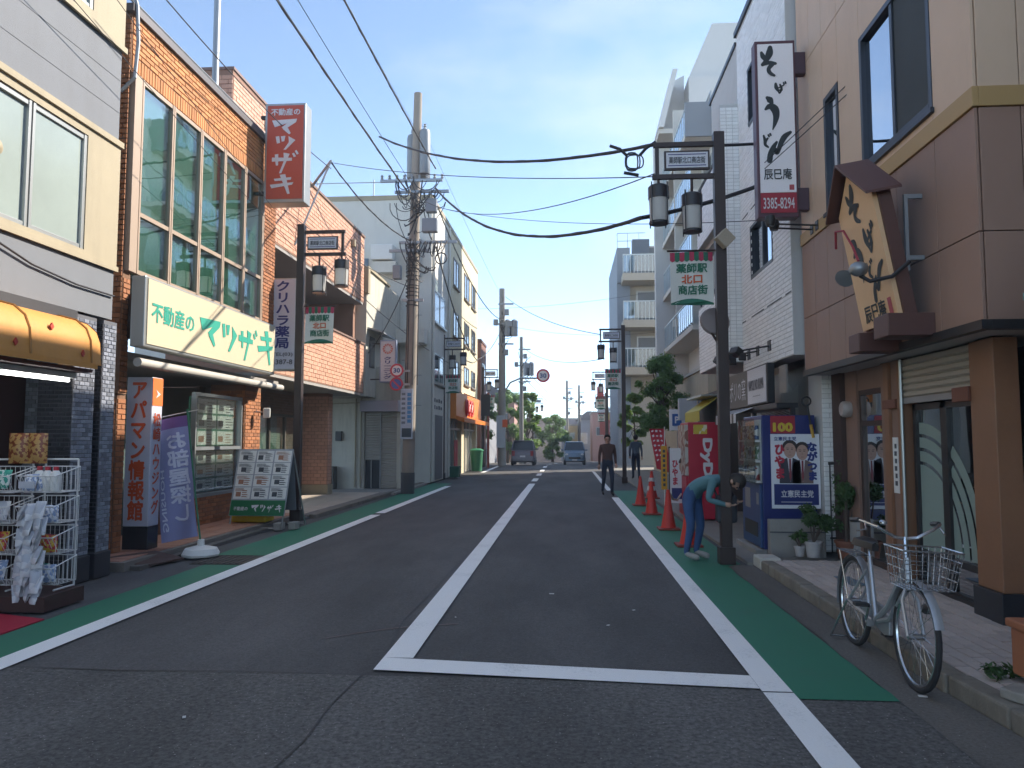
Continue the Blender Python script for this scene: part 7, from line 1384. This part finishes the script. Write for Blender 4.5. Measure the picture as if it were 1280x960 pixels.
# ================================================================ cars
def car(label, loc, rz, body_m):
    t = thing('car', label, 'car', (0,0,0)); W_, Ln = .74, 3.4
    sec = [(-1.70, .30, .62, .60), (-1.62, .25, .86, .68), (-1.0, .22, .98, .74), (-.55, .22, 1.02, .74), (1.3, .22, 1.02, .74), (1.60, .24, .98, .72), (1.70, .32, .80, .66)]
    vs = []; fs = []
    for y, z0, z1, w in sec: vs += [(-w*.9, y, z0), (-w, y, z0+.15), (-w, y, z1-.14), (-w*.93, y, z1), (w*.93, y, z1), (w, y, z1-.14), (w, y, z0+.15), (w*.9, y, z0)]
    for i in range(len(sec)-1): fs += [(i*8+k, i*8+(k+1) % 8, (i+1)*8+(k+1) % 8, (i+1)*8+k)[::-1] for k in range(8)]
    fs += [tuple(range(8)), tuple(range(48, 56))[::-1]]; G().add(vs, fs).obj('body', body_m, t, smooth=True)
    cab = [(-.75, .98, .70), (-.20, 1.52, .58), (1.25, 1.56, .58), (1.62, .98, .68)]; lo = [(-.75,.70),(1.62,.68)]
    c = [(-.70,-.72,1.0),(.70,-.72,1.0),(.70,1.6,1.0),(-.70,1.6,1.0),(-.58,-.15,1.53),(.58,-.15,1.53),(.58,1.30,1.55),(-.58,1.30,1.55)]
    G().add(c, [(0,1,5,4),(1,2,6,5),(2,3,7,6),(3,0,4,7),(4,5,6,7)]).obj('glasshouse', mat('car_glass', '1c2329', .08, var=.05, spec=.8), t); G().prism([(-.60,-.17,1.54),(.60,-.17,1.54),(.60,1.32,1.555),(-.60,1.32,1.555)], (0,0,.05)).obj('roof', body_m, t, bevel=.03)
    g = G()
    for s in (-1, 1): g.tube([(s*.71,-.74,1.0),(s*.59,-.16,1.54)], .035, 6); g.tube([(s*.71,1.62,1.0),(s*.59,1.31,1.55)], .04, 6); g.tube([(s*.705,.45,1.0),(s*.59,.42,1.55)], .03, 6)
    g.obj('pillar', body_m, t)
    for s in (-1, 1):
        G().ball((s*.52,-1.63,.72), .13, 10, (1,.4,.75)).obj('headlight', mat('lamp_clear', 'c9ccd0', .15, var=.02), t, smooth=True); G().box((s*.58-.09, 1.66, .62), (s*.58+.09, 1.71, .95)).obj('tail_light', mat('tail_red', '8e1a1e', .3), t, bevel=.015); G().ball((s*.84,-.55,1.03), .09, 8, (1,.6,.7)).obj('wing_mirror', body_m, t, smooth=True)
        for y in (-1.12, 1.12): w = G().lathe([(.0,-.09),(.24,-.09),(.28,-.06),(.28,.06),(.24,.09),(.001,.09)], (s*.66, y, .28), 18, rot(0,0,math.pi/2)).obj('wheel', MATS['tyre'], t, smooth=True); G().lathe([(.001,.0),(.16,.0),(.16,.02),(.001,.03)], (s*.755, y, .28), 14, rot(0,0,s*math.pi/2)).obj('hubcap', M_alu, w, smooth=True)
    G().box((-.4,-1.72,.42), (.4,-1.68,.56)).obj('grille', M_black, t); G().box((-.17,-1.73,.32), (.17,-1.715,.41)).obj('number_plate', M_sw, t); G().box((-.17,1.705,.55), (.17,1.72,.66)).obj('number_plate', M_sw, t); G().box((-.68,-1.71,.22), (.68,-1.66,.31)).box((-.68,1.66,.22), (.68,1.715,.31)).obj('bumper', M_black, t)
    t.location = loc; t.rotation_euler = (0,0,rz); return t
car('blue grey small car coming down the right lane far ahead', (.55, 54, zg(54)), 0, mat('car_blue', '5d7690', .3, .3, var=.03)); car('dark grey small car heading away in the left lane', (-2.75, 49.5, zg(49.5)), math.pi, mat('car_grey', '5f5c66', .3, .3, var=.03))
# ================================================================ far background
tree('round_tree', 'leafy green tree behind the far utility pole on the left', (-3.2, 58, zg(58)), 5.6, 1.0, 4.6, 7000, .13, M_leaf2, 31, .14, .3, 'far left trees'); tree('round_tree', 'tall green tree left of the round far tree', (-4.9, 64, zg(64)), 6.6, 1.3, 5.6, 7000, .14, M_leaf, 32, .15, 0, 'far left trees'); tree('round_tree', 'round dark green tree standing at the far road bend', (-1.35, 74, zg(74)), 5.2, 1.35, 4.7, 7000, .14, M_leaf, 33, .16, 0, 'far left trees'); tree('round_tree', 'green tree beside the red post at the junction', (-6.0, 50, 0), 5.0, 1.1, 4.0, 5000, .13, M_leaf, 34, .12, 0, 'far left trees')
def house(label, x0, x1, y0, y1, z1, m, roof=None, wins=(), name='far_house'):
    t = thing(name, label, 'building', ((x0+x1)/2, y0, zg(y0)-.5)); zb_ = zg(y1)-.6; G().box((x0, y0, zb_), (x1, y1, z1)).obj('wall', m, t)
    if roof: G().prism([(x0-.3, y0-.3, z1+.001), (x1+.3, y0-.3, z1+.001), ((x0+x1)/2+.3, y0-.3, z1+roof[0]), ((x0+x1)/2-.3, y0-.3, z1+roof[0])], (0, y1-y0+.6, 0)).obj('roof', roof[1], t)
    else: G().box((x0-.08, y0-.08, z1), (x1+.08, y1+.08, z1+.2)).obj('parapet', M_conc, t)
    for wx, wz, ww, wh in wins: f = G().box((wx, y0-.06, wz), (wx+ww, y0-.001, wz+wh)).obj('window', M_alu, t); G().box((wx+.08, y0-.07, wz+.08), (wx+ww-.08, y0-.061, wz+wh-.08)).obj('pane', M_dgl, f)
    return t
M_yel = mat('yellow_render', 'b09a6c', .85, var=.06); M_roofg = mat('slate_roof', '4c4b52', .8, var=.15); M_fb = mat('far_beige', '9b958a', .85, var=.06); M_fg = mat('far_grey', '7c7f86', .85, var=.06); M_fp = mat('far_pale', 'b5b4ae', .85, var=.05); M_pinkf = mat('far_pink', 'a0776c', .85, var=.06)
house('small yellow house between the distant poles', .2, 1.35, 92, 100, 3.2, M_yel, None, [(.4, 1.6, .6, .8), (.4, .2, .6, .8)])
M_viol = mat('violet_grey_clad', '5a525c', .8, var=.12)
house('long dark violet grey hall closing the far end of the street', -10, 11, 130, 142, 5.0, M_viol, None, [(-8+k*1.7, 3.3, .9, .8) for k in range(10)])
far_specs = [('dark roofed cottage just left of the yellow house', -2.6, -.4, 101, 107, 2.0, M_fg, .9), ('pale cottage just right of the yellow house', 1.8, 3.2, 106, 111, 2.4, M_fp, 1.0), ('blue grey shed low beyond the round tree', -.6, .6, 112, 117, 2.2, M_fg, .8), ('cream house half hidden behind the far lamp posts', 4.4, 7.2, 112, 118, 3.0, M_fb, 1.3), ('pink walled house left of the far hall', -6.5, -3.4, 112, 119, 3.2, M_pinkf, 1.2), ('white walled house before the far hall', 1.0, 4.0, 120, 126, 3.0, M_fp, 1.2), ('grey gabled house before the far hall on the left', -4.0, -.8, 121, 127, 2.8, M_fb, 1.3)]
for lab, x0_, x1_, y0_, y1_, zt_, m_, rh in far_specs: house(lab, x0_, x1_, y0_, y1_, zt_, m_, (rh, M_roofg), [(x0_+.3, zt_-1.2, .6, .8), (x1_-.9, zt_-1.2, .6, .8)])
house('pale house with green awning beyond the round tree', -4.4, -.6, 84, 92, 3.6, M_fp, None, [(-3.6, 1.6, 1.0, 1.0), (-2.2, 1.6, 1.0, 1.0)])
house('grey house left of the far road', -10.5, -6.6, 62, 72, 5.2, M_fg, (1.4, M_roofg), [(-9.5, 2.6, 1.2, 1.1), (-8, 2.6, 1.0, 1.1)])
house('beige shop house right of the far road', 4.3, 9.5, 60, 68, 5.6, M_fb, None, [(4.7, 3.6, 1.0, 1.1), (6.0, 3.6, 1.0, 1.1)]); house('pale narrow shop house after the beige one', 5.6, 11, 72, 80, 6.4, M_fp, None, [(5.9, 3.8, .9, 1.1), (7.1, 3.8, .9, 1.1)]); house('pinkish shop house where the road bends away', 3.0, 8.5, 88, 96, 4.6, M_pinkf, None, [(3.4, 2.0, .8, 1.0), (4.7, 2.0, .8, 1.0), (6, 2.0, .8, 1.0)]); house('grey shop house at the end of the bend', 1.6, 4.6, 104, 112, 4.2, M_fg, (1.2, M_roofg), [(2.0, 1.4, .7, .9), (3.2, 1.4, .7, .9)]); house('tall pale block on the skyline behind the hall', -16, -10, 150, 160, 9, M_fp, None, [(-15+k*1.5, 5.5, .8, 1.1) for k in range(4)])
house('brown roofed house peeping over the left trees', -11, -5.2, 76, 84, 5.4, M_pinkf, (1.8, M_roofg), [(-8.5, 3.2, 1.0, 1.0), (-6.8, 3.2, 1.0, 1.0)])
house('low shop row behind the far left pavement', -12, -6.2, 47.2, 56, 4.2, M_fb, None, [(-7.6, 2.4, 1.0, 1.0)])
fn = thing('rail_fence', 'low dark rail fence at the far left junction corner', 'fence', (-5.2, 42.6, .05)); 
for k in range(10): G().tube([(-6.0+k*.16, 42.7, .05), (-6.0+k*.16, 42.7, 1.0)], .02, 5).obj('bar', M_black, fn)
G().tube([(-6.05, 42.7, 1.0), (-4.5, 42.7, 1.0)], .025, 6).obj('rail', M_black, fn)
for i, (x, y, z, w, h, m) in enumerate([(3.15, 64, 3.2, .9, .6, 'c2b44a'), (3.5, 70, 2.0, .9, 1.4, '9a4a44'), (4.6, 84, 2.4, 1.1, .8, '7d8fb5'), (2.6, 58, 4.2, .5, 1.4, 'a83c38'), (3.4, 74, 4.0, .8, .8, 'b8bac0'), (2.2, 98, 1.0, 1.0, 1.4, '9db0c6')]):
    G2 = G().box((x-w/2, y, z), (x+w/2, y+.15, z+h)); sgn = solo(G2, 'shop_sign', mat('far_sign_%d' % i, m, .6, var=.05), ['yellow shop sign among the distant right lamp posts', 'dull red shop board low in the distance', 'pale blue shop sign at the far bend', 'narrow red vertical sign past the third right lamp post', 'pale square sign high in the distance', 'light blue board at the end of the street'][i], 'sign', 'distant shop signs', bevel=.02)
    G().box((-w*.3, -.01, h*.3), (w*.3, -.002, h*.7)).obj('sign_panel', M_sw, sgn, local=True); G().box((w/2, .04, h*.4), (w/2+.9, .10, h*.5)).obj('bracket', M_steel, sgn, local=True)
# ================================================================ the air
g = G().box((-160, -90, -4.2), (160, 330, 24.5)); hz_ = g.obj('haze', M_conc); hz_.data.materials.clear(); hz_['kind'] = 'stuff'
mh = bpy.data.materials.new('haze_air'); mh.use_nodes = True; t = mh.node_tree; t.nodes.clear(); oo = t.nodes.new('ShaderNodeOutputMaterial'); pv = t.nodes.new('ShaderNodeVolumePrincipled'); pv.inputs['Color'].default_value = (.92, .96, 1, 1); pv.inputs['Density'].default_value = .0022
t.links.new(pv.outputs[0], oo.inputs['Volume']); hz_.data.materials.append(mh)
